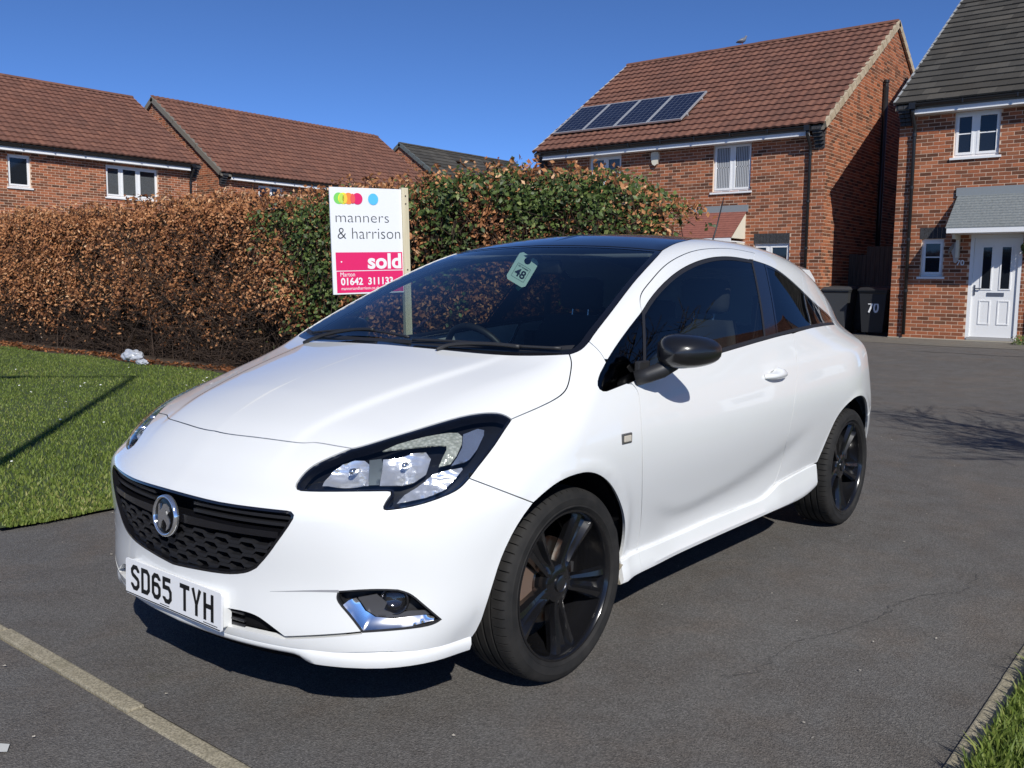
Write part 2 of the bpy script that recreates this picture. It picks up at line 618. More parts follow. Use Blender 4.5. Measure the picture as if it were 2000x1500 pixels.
BR = [(0., (.11, .050, .030)), (.2, (.19, .076, .042)), (.5, (.31, .110, .054)), (.75, (.39, .132, .062)), (.92, (.43, .16, .078)), (1., (.17, .078, .044))]
TL_ = [(0., (.155, .078, .058)), (.3, (.175, .086, .063)), (.7, (.195, .094, .068)), (1., (.22, .108, .076))]
SLT = [(0., (.055, .052, .046)), (.5, (.072, .068, .060)), (1., (.092, .087, .076))]
M_BRICK = (mat('brick', rough=.88, spec=.2, build=tone_ramp(BR, True)), mat('brickwork', rough=.88, spec=.2, build=tone_ramp(BR, False)))
M_TILE = (mat('clay pantile', rough=.85, spec=.2, build=tone_ramp(TL_, True)), mat('clay pantiles', rough=.85, spec=.2, build=tone_ramp(TL_, False)))
M_SLATE = (mat('grey roof tile', rough=.85, spec=.2, build=tone_ramp(SLT, True)), mat('grey roof tiles', rough=.85, spec=.2, build=tone_ramp(SLT, False)))
M_MORTAR = mat('mortar', (.47, .36, .27), .95, spec=.1, build=lambda nt, b: NT(nt).link(NT(nt).ramp(NT(nt).noise(NT(nt).world(), 8., 6., .7), [(.3, (.56, .40, .285)), (.7, (.70, .52, .385))]), b.inputs['Base Color']))
M_UPVC = mat('white plastic', (.78, .78, .77), .4)
M_FASCIA = mat('white fascia', (.70, .71, .72), .45)
M_BLKPIPE = mat('black rainwater pipe', (.014, .014, .015), .35)
M_PANE = mat('window pane', (.012, .015, .02), .04, spec=.6)
M_BLUEBRK = mat('blue brick', (.035, .035, .038), .75, build=lambda nt, b: NT(nt).link(NT(nt).ramp(NT(nt).noise(NT(nt).world(), 40., 4.), [(.35, (.022, .022, .024)), (.7, (.055, .055, .058))]), b.inputs['Base Color']))
M_VERGE = mat('verge cap', (.45, .36, .24), .85, build=lambda nt, b: NT(nt).link(NT(nt).ramp(NT(nt).noise(NT(nt).world(), 6., 4.), [(.35, (.36, .29, .19)), (.7, (.52, .43, .31))]), b.inputs['Base Color']))
M_CREAM = mat('cream render', (.66, .62, .50), .7)
M_GREYV = mat('weathered timber', (.16, .145, .12), .9)

_BW, _BH, _BP = .212, .0620, .004
_box = MB().box((0, 0, 0), (_BW, _BP, _BH))
BRICK_ME = None


class House:
    """O: front corner at ground, U: along the ridge, D: into the house"""
    def __init__(s, name, label, O, U, D, length, depth, eave_z, ridge_z, base_z, over=.30):
        s.root = thing(name, label, 'house', tuple(O))
        s.O, s.U, s.D = Vector(O), Vector(U), Vector(D)
        s.L, s.dep, s.ez, s.rz, s.bz, s.over = length, depth, eave_z, ridge_z, base_z, over
        s.slope = (ridge_z - eave_z) / (depth / 2 + over)

    def P(s, u, d, z):
        """world point; z absolute"""
        q = s.O + s.U * u + s.D * d
        return Vector((q.x, q.y, z))

    def loc(s, u, d, z):
        return s.P(u, d, z) - s.O

    def roof_z(s, d):
        return s.ez + s.slope * (min(d, s.dep - d) + s.over)

    def mb(s):
        return MB()

    def hbox(s, m, u0, u1, d0, d1, z0, z1, bev=0.):
        """box given in house axes, in object space of the root"""
        V, F = [], []
        t = MB().box((0, 0, 0), (1, 1, 1)) if bev <= 0 else MB().box((u0, d0, z0), (u1, d1, z1), bev)
        for v in t.v:
            if bev <= 0:
                v = (u0 + (u1 - u0) * v[0], d0 + (d1 - d0) * v[1], z0 + (z1 - z0) * v[2])
            V.append(s.loc(*v))
        m.add(V, t.f)
        return m

    def part(s, name, material, boxes, bev=0., parent=None):
        m = MB()
        for b in boxes:
            s.hbox(m, *b, bev=bev)
        return m.build(name, material, parent or s.root)

    def shell(s, front_open=(), gable_open=()):
        """mortar-coloured walls with the openings cut out, plus the plain far walls"""
        m = MB()
        def wall(poly, opens, fn):
            V = list(poly); E = [(i, (i + 1) % len(V)) for i in range(len(V))]
            for (a, b, c, d) in opens:
                k = len(V); V += [(a, c), (b, c), (b, d), (a, d)]; E += [(k + i, k + (i + 1) % 4) for i in range(4)]
            r = delaunay_2d_cdt([Vector(p) for p in V], E, [], 0, 1e-6)
            P = np.array([tuple(v) for v in r[0]]); out = []
            for f in r[2]:
                c = (P[f[0]] + P[f[1]] + P[f[2]]) / 3
                if inside(np.array(poly), c[None])[0] and not any(a < c[0] < b and c0 < c[1] < d for a, b, c0, d in opens):
                    out.append(tuple(f))
            m.add([fn(*p) for p in P], out)
            for (a, b, c, d) in opens:
                q = [(a, c), (b, c), (b, d), (a, d)]
                for i in range(4):
                    p0, p1 = q[i], q[(i + 1) % 4]
                    m.add([fn(*p0), fn(*p1), fn(*p1, .11), fn(*p0, .11)], [(0, 1, 2, 3)])
        zt = s.roof_z(0) - .04
        ap = s.rz - .05
        wall([(0, s.bz - .3), (s.L, s.bz - .3), (s.L, zt), (0, zt)], front_open, lambda u, z, d=0.: s.loc(u, d, z))
        wall([(0, s.bz - .3), (s.dep, s.bz - .3), (s.dep, zt), (s.dep / 2, ap), (0, zt)], gable_open, lambda d, z, e=0.: s.loc(s.L - e, d, z))
        wall([(0, s.bz - .3), (s.dep, s.bz - .3), (s.dep, zt), (s.dep / 2, ap), (0, zt)], (), lambda d, z, e=0.: s.loc(e, d, z))
        wall([(0, s.bz - .3), (s.L, s.bz - .3), (s.L, zt), (0, zt)], (), lambda u, z, d=0.: s.loc(u, s.dep - d, z))
        s.wall = m.build('wall', M_MORTAR, s.root, fix=False)
        return s.wall

    def bricks(s, face, z0, z1, opens, w0, w1, seed, limit, look):
        """courses of brick on the front or on the near gable; the ones that show largest become parts"""
        global BRICK_ME
        if BRICK_ME is None:
            BRICK_ME = mesh_data('brick', _box.v, _box.f, M_BRICK[0])
        rs = random.Random(seed)
        singles, rest = [], []
        k = 0
        z = z0
        front = face == 'front'
        while z + _BH < z1:
            zm = z + _BH / 2
            lo, hi = w0, w1
            if not front:
                zt = s.roof_z(0) - .04
                if zm > zt:
                    t = (zm - zt) / (s.rz - .05 - zt) * s.dep / 2
                    lo, hi = max(lo, t), min(hi, s.dep - t)
            iv = [(lo, hi)]
            for (a, b, c, d) in opens:
                if c - .005 < zm < d + .005:
                    nx = []
                    for p, q in iv:
                        if b <= p or a >= q:
                            nx.append((p, q))
                        else:
                            if a > p: nx.append((p, a))
                            if b < q: nx.append((b, q))
                    iv = nx
            x = lo - ((k % 2) * .1125) - (0 if front else .05)
            while x < hi:
                for p, q in iv:
                    a, b = max(x, p), min(x + _BW, q)
                    if b - a > .03:
                        full = b - a > _BW - .001
                        (singles if full else rest).append((a, b, z))
                x += .225
            z += .075
            k += 1
        cen = []
        for a, b, zz in singles:
            cen.append(s.P(a, 0, zz) if front else s.P(s.L, a, zz))
        order = sorted(range(len(singles)), key=lambda i: look(cen[i]))
        pick = [i for i in order if look(cen[i]) < 1e6][:limit]
        ps = set(pick)
        rest += [b for i, b in enumerate(singles) if i not in ps]
        if front:
            ax, nx = s.U, -s.D
        else:
            ax, nx = s.D, s.U
        # brick mesh: x along the course, y outwards, z up
        R = Matrix((ax, nx, Vector((0, 0, 1)))).transposed()
        flip = R.determinant() < 0
        for i in pick:
            a, b, zz = singles[i]
            o = bpy.data.objects.new('brick', BRICK_ME)
            COL.objects.link(o)
            o.parent = s.wall
            p = (s.loc(a, 0, zz) if front else s.loc(s.L, a, zz))
            rr = R
            if flip:                                  # start at the other end so that the turn is a plain rotation
                p = (s.loc(b, 0, zz) if front else s.loc(s.L, b, zz))
                rr = Matrix((-ax, nx, Vector((0, 0, 1)))).transposed()
            o.matrix_local = Matrix.Translation(p + nx * rs.uniform(-.0015, .0015)) @ rr.to_4x4()
        m = MB(); tone = []
        nxl = nx
        for a, b, zz in rest:
            out = _BP + rs.uniform(-.0015, .0015)
            q0 = (s.loc(a, 0, zz) if front else s.loc(s.L, a, zz)); q1 = (s.loc(b, 0, zz) if front else s.loc(s.L, b, zz))
            up = Vector((0, 0, _BH)); n = nx * out
            m.add([q0, q1, q1 + up, q0 + up, q0 + n, q1 + n, q1 + up + n, q0 + up + n],
                  [(4, 5, 6, 7), (0, 1, 5, 4), (3, 7, 6, 2), (0, 4, 7, 3), (1, 2, 6, 5)])
            tone += [rs.random()] * 5
        o = m.build('brickwork', M_BRICK[1], s.wall, fix=False)
        at = o.data.attributes.new('tone', 'FLOAT', 'FACE'); at.data.foreach_set('value', tone)
        o['kind'] = 'stuff'
        return len(singles), len(pick)

    def roof(s, kind, gauge, width, limit, look, seed=1, u_over=.06, both=False):
        """tiles laid in courses on the front slope, a plain slab below and behind"""
        rs = random.Random(seed)
        mats = M_TILE if kind == 'pantile' else M_SLATE
        half = s.dep / 2
        # roof body
        m = MB()
        t = .05
        a0, a1 = -u_over + .02, s.L + u_over - .02
        z_e, z_r = s.ez - t, s.rz - t
        V = [s.loc(a0, -s.over + .03, z_e), s.loc(a1, -s.over + .03, z_e), s.loc(a1, half, z_r), s.loc(a0, half, z_r), s.loc(a0, s.dep + s.over, z_e), s.loc(a1, s.dep + s.over, z_e)]
        W = [v - Vector((0, 0, .09)) for v in V]
        m.add(V + W, [(0, 1, 2, 3), (3, 2, 5, 4), (6, 9, 8, 7), (9, 10, 11, 8), (0, 6, 7, 1), (4, 5, 11, 10), (0, 3, 9, 6), (3, 4, 10, 9), (1, 7, 8, 2), (2, 8, 11, 5)])
        s.roof_o = m.build('roof', mats[1] if False else M_GREYV, s.root)
        sd = Vector((0, 0, 0)) + s.D * math.cos(math.atan(s.slope)) + Vector((0, 0, 1)) * math.sin(math.atan(s.slope))
        nn = (Vector((0, 0, 1)) * math.cos(math.atan(s.slope)) - s.D * math.sin(math.atan(s.slope)))
        slen = math.hypot(half + s.over, s.rz - s.ez)
        rows = int(slen / gauge)
        cols = int((s.L + 2 * u_over) / width)
        width = (s.L + 2 * u_over) / cols
        # tile: x across, y up the slope, z off the roof
        if kind == 'pantile':
            K = 8
            prof = []
            for i in range(K + 1):
                f = i / K
                prof.append((f * width, .004 + .020 * (.5 - .5 * math.cos(2 * math.pi * (f ** 1.25)))))
        else:
            prof = [(.0015, .004), (width - .0015, .004)]
        th = .040 if kind == 'pantile' else .034
        V, F = [], []
        for x, z in prof:
            V += [(x, -.03, z + th), (x, gauge + .02, z), (x, -.03, z - .004)]
        k = len(prof)
        for i in range(k - 1):
            F += [(i * 3, i * 3 + 3, i * 3 + 4, i * 3 + 1), (i * 3 + 2, i * 3 + 5, i * 3 + 3, i * 3)]
        F += [(0, 1, 2), ((k - 1) * 3, (k - 1) * 3 + 2, (k - 1) * 3 + 1)]
        me = mesh_data('roof_tile', V, F, mats[0], kind == 'pantile')
        if kind == 'pantile':
            me.set_sharp_from_angle(angle=rad(50))
        R = Matrix((s.U, sd, nn)).transposed()
        flip = R.determinant() < 0
        base = s.loc(-u_over, -s.over, s.ez)
        slots = []
        for r in range(rows + 1):
            if r * gauge > slen - .08:
                break
            sh = (r % 2) * width / 2 if kind != 'pantile' else 0
            for c in range(cols + (1 if sh else 0)):
                u = c * width - sh
                slots.append((u, r * gauge))
        def place(u, q):
            return base + s.U * u + sd * q + nn * (.002 + rs.uniform(-.002, .003))
        cen = [s.O + base + s.U * (u + width / 2) + sd * q for u, q in slots]
        order = sorted(range(len(slots)), key=lambda i: look(cen[i]))
        pick = [i for i in order if look(cen[i]) < 1e6][:limit]
        ps = set(pick)
        ok = lambda u: -.001 <= u and u + width <= s.L + 2 * u_over + .001
        m = MB(); tone = []
        for i, (u, q) in enumerate(slots):
            p = place(u, q)
            jit = rs.uniform(-.006, .006)
            if i in ps and ok(u) and not flip:
                o = bpy.data.objects.new('roof_tile', me)
                COL.objects.link(o); o.parent = s.roof_o
                o.matrix_local = Matrix.Translation(p) @ (R @ Matrix.Rotation(jit, 3, 'Z')).to_4x4()
            elif i in ps and ok(u) and flip:
                if s.__dict__.get('_tm') is None:
                    V2 = [(-x, y, z) for x, y, z in V]
                    s._tm = mesh_data('roof_tile', V2, [f[::-1] for f in F], mats[0], kind == 'pantile')
                o = bpy.data.objects.new('roof_tile', s._tm)
                COL.objects.link(o); o.parent = s.roof_o
                R2 = Matrix((-s.U, sd, nn)).transposed()
                o.matrix_local = Matrix.Translation(p) @ (R2 @ Matrix.Rotation(jit, 3, 'Z')).to_4x4()
            else:
                a, b = max(0, -u), min(width, s.L + 2 * u_over - u)
                m.add([p + s.U * min(max(x, a), b) + sd * y + nn * z for x, y, z in V], F if not flip else [f[::-1] for f in F])
                tone += [rs.random()] * len(F)
        if m.v:
            o = m.build('roof_tiles', mats[1], s.roof_o, smooth=(kind == 'pantile'), fix=False)
            if kind == 'pantile':
                o.data.set_sharp_from_angle(angle=rad(50))
            at = o.data.attributes.new('tone', 'FLOAT', 'FACE'); at.data.foreach_set('value', tone)
            o['kind'] = 'stuff'
        # ridge tiles
        n = max(2, int(s.L / .45)); wl = (s.L + 2 * u_over) / n
        rm = None
        for i in range(n):
            mm = MB(); A = [math.radians(a) for a in (0, 35, 70, 110, 145, 180)]
            V2 = []
            for e in (0, wl - .006):
                for a in A:
                    V2.append(s.U * e + s.D * (.13 * -math.cos(a)) + Vector((0, 0, .085 * math.sin(a))))
            mm.add(V2, [(j, j + 1, j + 7, j + 6) for j in range(5)] + [tuple(range(6)), tuple(range(11, 5, -1))])
            if rm is None:
                rm = mesh_data('ridge_tile', mm.v, mm.f, mats[0])
            o = bpy.data.objects.new('ridge_tile', rm); COL.objects.link(o); o.parent = s.roof_o
            o.location = s.loc(-u_over + i * wl, half, s.rz - .02 + rs.uniform(-.004, .004))
        return len(slots), len(pick)

    def verge(s, u, material, cap=True, w=.09, h=.15, n=None, sides=(1,)):
        """stepped caps along the sloping edge at end u"""
        sd = s.D * math.cos(math.atan(s.slope)) + Vector((0, 0, 1)) * math.sin(math.atan(s.slope))
        nn = (Vector((0, 0, 1)) * math.cos(math.atan(s.slope)) - s.D * math.sin(math.atan(s.slope)))
        slen = math.hypot(s.dep / 2 + s.over, s.rz - s.ez)
        n = n or 18
        st = slen / n
        uu = s.U if u > s.L / 2 else -s.U
        for side in sides:
            if side < 0:
                sd2 = -s.D * math.cos(math.atan(s.slope)) + Vector((0, 0, 1)) * math.sin(math.atan(s.slope))
                nn2 = Vector((0, 0, 1)) * math.cos(math.atan(s.slope)) + s.D * math.sin(math.atan(s.slope))
                b0 = s.loc(u, s.dep + s.over, s.ez)
            else:
                sd2, nn2, b0 = sd, nn, s.loc(u, -s.over, s.ez)
            for i in range(n):
                m = MB()
                p = b0 + sd2 * (i * st)
                a, b, c = uu * w, sd2 * (st + .012), nn2
                lo, hi = -h + .035, .040
                V = [p - a * .25 + c * lo, p + a * .35 + c * lo, p + a * .35 + c * hi, p - a * .55 + c * hi]
                V2 = [v + b - c * .014 for v in V]
                m.add(V + V2, [(0, 1, 2, 3), (7, 6, 5, 4), (0, 4, 5, 1), (1, 5, 6, 2), (2, 6, 7, 3), (3, 7, 4, 0)])
                m.build('verge_cap', material, s.roof_o)

    def eaves(s, u0, u1, pipe_u=None, zdrop=0., pipe_bottom=None):
        ov = s.over
        e = s.ez
        s.part('fascia', M_FASCIA, [(u0, u1, -ov + .05, -ov + .075, e - .215, e - .03)])
        s.part('soffit', M_UPVC, [(u0, u1, -ov + .035, .0, e - .235, e - .217)])
        m = MB()
        A = np.radians(np.linspace(0, -180, 9))
        V = []
        for u in (u0 - .02, u1 + .02):
            for r in (.060, .054):
                for a in A:
                    V.append(s.loc(u, -ov - .012 - r * math.cos(a), e - .035 + r * math.sin(a) * 1.05))
        k = len(A)
        F = []
        for i in range(k - 1):
            F += [(i, i + 1, 2 * k + i + 1, 2 * k + i), (k + i, 3 * k + i, 3 * k + i + 1, k + i + 1)]
        F += [(0, 2 * k, 3 * k, k), (k - 1, 2 * k - 1, 4 * k - 1, 3 * k - 1)]
        F += [tuple(range(k)) , tuple(2 * k + i for i in range(k))]
        m.add(V, F)
        gt = m.build('gutter', M_BLKPIPE, s.root, fix=False)
        n = max(2, int((u1 - u0) / .85))
        for i in range(n + 1):
            u = u0 + (u1 - u0) * i / n
            s.part('gutter_bracket', M_BLKPIPE, [(u - .012, u + .012, -ov - .078, -ov + .05, e - .108, e - .03)], parent=gt)
        if pipe_u is not None:
            zb = pipe_bottom if pipe_bottom is not None else s.bz
            m = MB()
            m.tube([s.loc(pipe_u, -ov - .01, e - .09), s.loc(pipe_u, -ov - .01, e - .20), s.loc(pipe_u, -.09, e - .46), s.loc(pipe_u, -.075, e - .58), s.loc(pipe_u, -.075, zb + .05)], .036, 10)
            dp = m.build('downpipe', M_BLKPIPE, s.root, smooth=True)
            m = MB(); s.hbox(m, pipe_u - .06, pipe_u + .06, -ov - .075, -ov + .05, e - .14, e - .02); m.build('gutter_outlet', M_BLKPIPE, dp)
            for zz in np.arange(e - .62, zb + .3, -1.05):
                m = MB(); m.lathe([(.036, -.03), (.046, -.025), (.046, .025), (.036, .03)], tuple(s.loc(pipe_u, -.075, zz)), (0, 0, 1), 12); m.build('pipe_collar', M_BLKPIPE, dp)

    def corbel(s, u, inward, n=5):
        """stepped dark bricks under the eaves at a corner"""
        e = s.ez - .02
        root = link('corbel', None, s.root)
        for i in range(n):
            z = e - .10 - i * .075
            out = .30 - i * .052
            for j in range(2):
                u0 = u - inward * .11 * (j + 1); u1 = u - inward * (.11 * j + .008)
                s.part('corbel_brick', M_BLUEBRK, [(min(u0, u1), max(u0, u1), -out, .02, z, z + .066)], parent=root)

    def window(s, u0, u1, z0, z1, splits, transom=None, glaze=M_PANE, sill=True, blind=None, name='window', rec=.055, kind='front', fw=.055):
        """white frame with lights side by side; splits are fractions"""
        w = link(name, None, s.root)
        ed = [0] + list(splits) + [1]
        fr = [(u0, u1, rec, rec + .06, z1 - fw, z1), (u0, u1, rec, rec + .06, z0, z0 + fw), (u0, u0 + fw, rec, rec + .06, z0 + fw, z1 - fw), (u1 - fw, u1, rec, rec + .06, z0 + fw, z1 - fw)]
        s.part('frame', M_UPVC, fr, parent=w)
        for f in splits:
            uu = u0 + (u1 - u0) * f
            s.part('mullion', M_UPVC, [(uu - .035, uu + .035, rec - .006, rec + .055, z0 + fw + .001, z1 - fw - .001)], parent=w)
        for a, b in zip(ed[:-1], ed[1:]):
            p0 = u0 + (u1 - u0) * a + .03; p1 = u0 + (u1 - u0) * b - .03
            s.part('casement', M_UPVC, [(p0, p1, rec - .012, rec + .03, z1 - fw - .045, z1 - fw + .002), (p0, p1, rec - .012, rec + .03, z0 + fw - .002, z0 + fw + .045),
                                        (p0, p0 + .045, rec - .0125, rec + .0295, z0 + fw + .045, z1 - fw - .045), (p1 - .045, p1, rec - .0125, rec + .0295, z0 + fw + .045, z1 - fw - .045)], parent=w)
            s.part('pane', glaze, [(p0 + .03, p1 - .03, rec + .012, rec + .02, z0 + fw + .03, z1 - fw - .03)], parent=w)
            if transom:
                for tz in transom:
                    zz = z0 + (z1 - z0) * tz
                    s.part('glazing_bar', M_UPVC, [(p0 + .045, p1 - .045, rec + .004, rec + .011, zz - .011, zz + .011)], parent=w)
            if blind == 'vertical':
                n = 7
                for i in range(n):
                    uu = p0 + .06 + (p1 - p0 - .12) * (i + .5) / n
                    s.part('blind_slat', mat('blind slat', (.42, .43, .44), .8), [(uu - .014, uu + .014, rec + .004, rec + .010, z0 + fw + .05, z1 - fw - .05)], parent=w)
            if blind == 'venetian':
                n = 22
                for i in range(n):
                    zz = z0 + fw + .05 + (z1 - z0 - 2 * fw - .25) * (i + .5) / n
                    s.part('blind_slat', mat('thin blind slat', (.20, .21, .21), .7), [(p0 + .05, p1 - .05, rec + .004, rec + .010, zz - .006, zz + .004)], parent=w)
        if sill:
            s.part('sill', M_UPVC, [(u0 - .05, u1 + .05, -.045, rec + .04, z0 - .045, z0 - .002)], parent=w)
        return w

    def lintel(s, u0, u1, z0, h=.225):
        root = link('lintel', None, s.root)
        n = int((u1 - u0) / .075)
        st = (u1 - u0) / n
        for i in range(n):
            s.part('lintel_brick', M_BLUEBRK, [(u0 + i * st + .005, u0 + (i + 1) * st - .005, -.012, .03, z0, z0 + h)], parent=root)
        return root


_C = np.array(camera.matrix_world.translation); _Mw = np.array(camera.matrix_world.inverted())


def to_px(p):
    q = _Mw @ np.array([p[0], p[1], p[2], 1.0])
    if q[2] > -.1:
        return None
    f = _cam.lens / 36.0
    return (.5 + f * q[0] / -q[2], .5 - f * q[1] / -q[2] * 4 / 3 )


def seen(lo_v=None, hidden=None):
    """rank by distance; far larger for what the frame, the hedge or the car hides"""
    def f(p):
        q = to_px(p)
        d = (Vector(p) - camera.matrix_world.translation).length
        if q is None or not (0 <= q[0] <= 1 and 0 <= q[1] <= 1):
            return 1e7 + d
        if hidden and hidden(q[0] * 2000, q[1] * 1500):
            return 1e7 + d
        return d
    return f


def behind_hedge(u, v):
    if u < 640: return v > 395 - .04 * u
    if u < 1310: return v > 345
    if u < 1640: return v > 470 + max(0, u - 1500) * .5
    return v > 660


LOOK = seen(hidden=behind_hedge)

# --- the house on the right, number 70
HA = House('brick_house', 'red brick house with dark grey roof and white front door, number 70, on the right', (-17.8, -3.62, 0), (0, 1, 0), (-1, 0, 0), 7.0, 9.6, 4.95, 8.35, .2, .30)
yA = lambda y: y + 3.62
wA1 = (yA(-2.57), yA(-1.74), 3.83, 4.72); wA2 = (yA(-3.06), yA(-2.63), 1.47, 2.235); dA = (yA(-2.13), yA(-1.20), .23, 2.30)
wA3 = (yA(.6), yA(1.8), 3.83, 4.72); wA4 = (yA(.4), yA(2.0), 1.2, 2.25)
lintA = (yA(-3.10), yA(-2.60), 2.235, 2.46)
HA.shell([wA1, wA2, dA, wA3, wA4])
HA.bricks('front', .21, 4.95, [wA1, wA2, dA, wA3, wA4, lintA, (yA(-2.14), yA(-1.19), 2.29, 2.36)], 0, 7.0, 11, 300, LOOK)
HA.roof('slate', .300, .30, 300, LOOK, 5, u_over=.05)
HA.verge(-.05, mat('verge grey', (.30, .31, .31), .8), w=.05, h=.07, n=19)
HA.eaves(.30, 7.0, yA(-3.30), pipe_bottom=.22)
HA.corbel(.02, -1, 5)
HA.window(*wA1, [.46], transom=[.52])
HA.window(*wA2, [], transom=[.52], fw=.05)
HA.window(*wA3, [.46], transom=[.52]); HA.window(*wA4, [.33, .66])
HA.lintel(yA(-3.10), yA(-2.60), 2.24)
HA.part('plinth', mat('plinth concrete', (.42, .38, .30), .9), [(0, 7.0, -.05, .02, .10, .215)])
# the front door
door = link('front_door', None, HA.root)
u0, u1, z0, z1 = dA
HA.part('door_frame', M_UPVC, [(u0, u0 + .065, .0, .09, z0, z1), (u1 - .065, u1, .0, .09, z0, z1), (u0 + .065, u1 - .065, .001, .089, z1 - .065, z1)], parent=door)
HA.part('door_leaf', M_UPVC, [(u0 + .067, u1 - .067, .035, .08, z0 + .05, z1 - .067)], parent=door)
HA.part('threshold', mat('threshold grey', (.35, .34, .33), .5), [(u0 + .03, u1 - .03, -.03, .09, z0 - .01, z0 + .045)], parent=door)
dw = u1 - u0
for a, b in ((.235, .435), (.60, .80)):
    ua, ub = u0 + dw * a, u0 + dw * b
    HA.part('glazed_panel', M_PANE, [(ua + .015, ub - .015, .028, .040, z0 + 1.00, z0 + 1.83)], parent=door)
    HA.part('panel_moulding', M_UPVC, [(ua - .012, ua + .014, .022, .036, z0 + .985, z0 + 1.845), (ub - .014, ub + .012, .022, .036, z0 + .985, z0 + 1.845), (ua + .014, ub - .014, .022, .036, z0 + .985, z0 + 1.008), (ua + .014, ub - .014, .022, .036, z0 + 1.822, z0 + 1.845)], parent=door)
    HA.part('panel_moulding', M_UPVC, [(ua - .012, ua + .010, .024, .036, z0 + .30, z0 + .78), (ub - .010, ub + .012, .024, .036, z0 + .30, z0 + .78), (ua + .010, ub - .010, .024, .036, z0 + .30, z0 + .322), (ua + .010, ub - .010, .024, .036, z0 + .758, z0 + .78)], parent=door)
HA.part('letterbox', mat('letterbox steel', (.30, .31, .33), .35, .8), [(u0 + dw * .37, u0 + dw * .70, .020, .036, z0 + .865, z0 + .935)], parent=door, bev=.004)
hd_ = HA.part('handle', mat('handle steel', (.35, .35, .35), .3, .9), [(u0 + .10, u0 + .13, .015, .036, z0 + .88, z0 + 1.08), (u0 + .13, u0 + .235, -.012, .004, z0 + 1.0, z0 + 1.022)], parent=door)
# porch roof over the door
def porch(H, u0, u1, z0, z1, out, roof_mat, name='porch_roof', side_mat=M_CREAM, trim=M_UPVC, rows=12):
    p = link(name, None, H.root)
    m = MB()
    for i in range(rows):
        t0, t1 = i / rows, (i + 1) / rows
        d0, d1 = -out + out * t0, -out + out * t1
        a, b = z0 + .10 + (z1 - z0 - .10) * t0, z0 + .10 + (z1 - z0 - .10) * t1
        mm = MB()
        V = [H.loc(u0, d0 - .008, a + .014), H.loc(u1, d0 - .008, a + .014), H.loc(u1, d1, b + .003), H.loc(u0, d1, b + .003), H.loc(u0, d0 - .008, a - .006), H.loc(u1, d0 - .008, a - .006), H.loc(u1, d1, b - .02), H.loc(u0, d1, b - .02)]
        mm.add(V, [(0, 1, 2, 3), (4, 7, 6, 5), (0, 4, 5, 1), (1, 5, 6, 2), (2, 6, 7, 3), (3, 7, 4, 0)])
        mm.build('slate_row', roof_mat, p)
    H.part('lead_flashing', mat('lead grey', (.22, .24, .25), .6), [(u0 - .03, u1 + .03, -.05, .0, z1 - .03, z1 + .13)], parent=p)
    H.part('porch_fascia', trim, [(u0 + .02, u1 - .02, -out - .004, -out + .03, z0, z0 + .095)], parent=p)
    H.part('porch_soffit', trim, [(u0 + .03, u1 - .03, -out + .03, -.001, z0 + .005, z0 + .03)], parent=p)
    for ua, ub in ((u0 + .03, u0 + .10), (u1 - .10, u1 - .03)):
        m = MB()
        tri = [(-out + .06, z0 + .03), (0, z1 - .06), (0, z0 - .02), (-.0, z0 + .03)]
        V = [H.loc(ua, d, z) for d, z in ((-out + .05, z0 + .096), (-.001, z0 + .096), (-.001, z1 - .05))] + [H.loc(ub, d, z) for d, z in ((-out + .05, z0 + .096), (-.001, z0 + .096), (-.001, z1 - .05))]
        m.add(V, [(0, 1, 2), (5, 4, 3), (0, 3, 4, 1), (1, 4, 5, 2), (2, 5, 3, 0)])
        m.build('porch_cheek', side_mat, p)
        # bracket under it
        m = MB(); H.hbox(m, ua + .005, ub - .005, -.10, -.001, z0 - .45, z0 + .004); H.hbox(m, ua + .006, ub - .006, -.42, -.10, z0 - .09, z0 + .003)
        m.build('porch_bracket', side_mat, p)
    return p


M_PSLATE = mat('porch slate', (.17, .185, .185), .7, build=lambda nt, b: NT(nt).link(NT(nt).ramp(NT(nt).noise(NT(nt).world((6., 30., 30.)), 1., 5., .7), [(.3, (.125, .14, .145)), (.7, (.24, .255, .25))]), b.inputs['Base Color']))
porch(HA, yA(-2.42), yA(-1.00), 2.30, 3.10, .80, M_PSLATE, rows=13)
# number and lantern by the door
num = text_mesh('70', .15, .002, .004, 'CENTER')
num.materials.append(mat('number white', (.75, .75, .75), .5))
o = link('house_number', num, HA.root, HA.loc(yA(-2.30), -.012, 1.70)); o.rotation_euler = (rad(90), 0, rad(90))

# --- the house with solar panels
HB = House('brick_house', 'red brick house with clay pantile roof and four solar panels', (-18.4, -13.40, 0), (0, 1, 0), (-1, 0, 0), 8.03, 8.94, 4.83, 8.02, .2, .30)
yB = lambda y: y + 13.40
wB1 = (yB(-8.13), yB(-7.15), 3.48, 4.63); wB2 = (yB(-11.76), yB(-10.76), 3.48, 4.60); wB3 = (yB(-7.0), yB(-6.12), 1.2, 2.24); dB = (yB(-8.35), yB(-7.42), .22, 2.25)
lintB = (yB(-7.0), yB(-6.12), 2.235, 2.455)
HB.shell([wB1, wB2, wB3, dB])
nb = HB.bricks('front', .21, 4.88, [wB1, wB2, wB3, dB, lintB], 0, 8.03, 21, 180, LOOK)
nb2 = HB.bricks('gable', .21, 7.95, [], 0, 8.94, 22, 120, LOOK)
HB.roof('pantile', .322, .205, 300, LOOK, 6, u_over=.05)
HB.verge(8.03 + .05, M_VERGE, n=19, sides=(1, -1))
HB.verge(-.05, mat('verge pale', (.45, .42, .38), .8), w=.05, h=.08, n=19)
HB.eaves(.25, 7.72, yB(-5.70), pipe_bottom=.22)
HB.corbel(8.01, 1, 6)
HB.corbel(.02, -1, 6)
HB.window(*wB1, [.5], transom=[.51], blind='vertical')
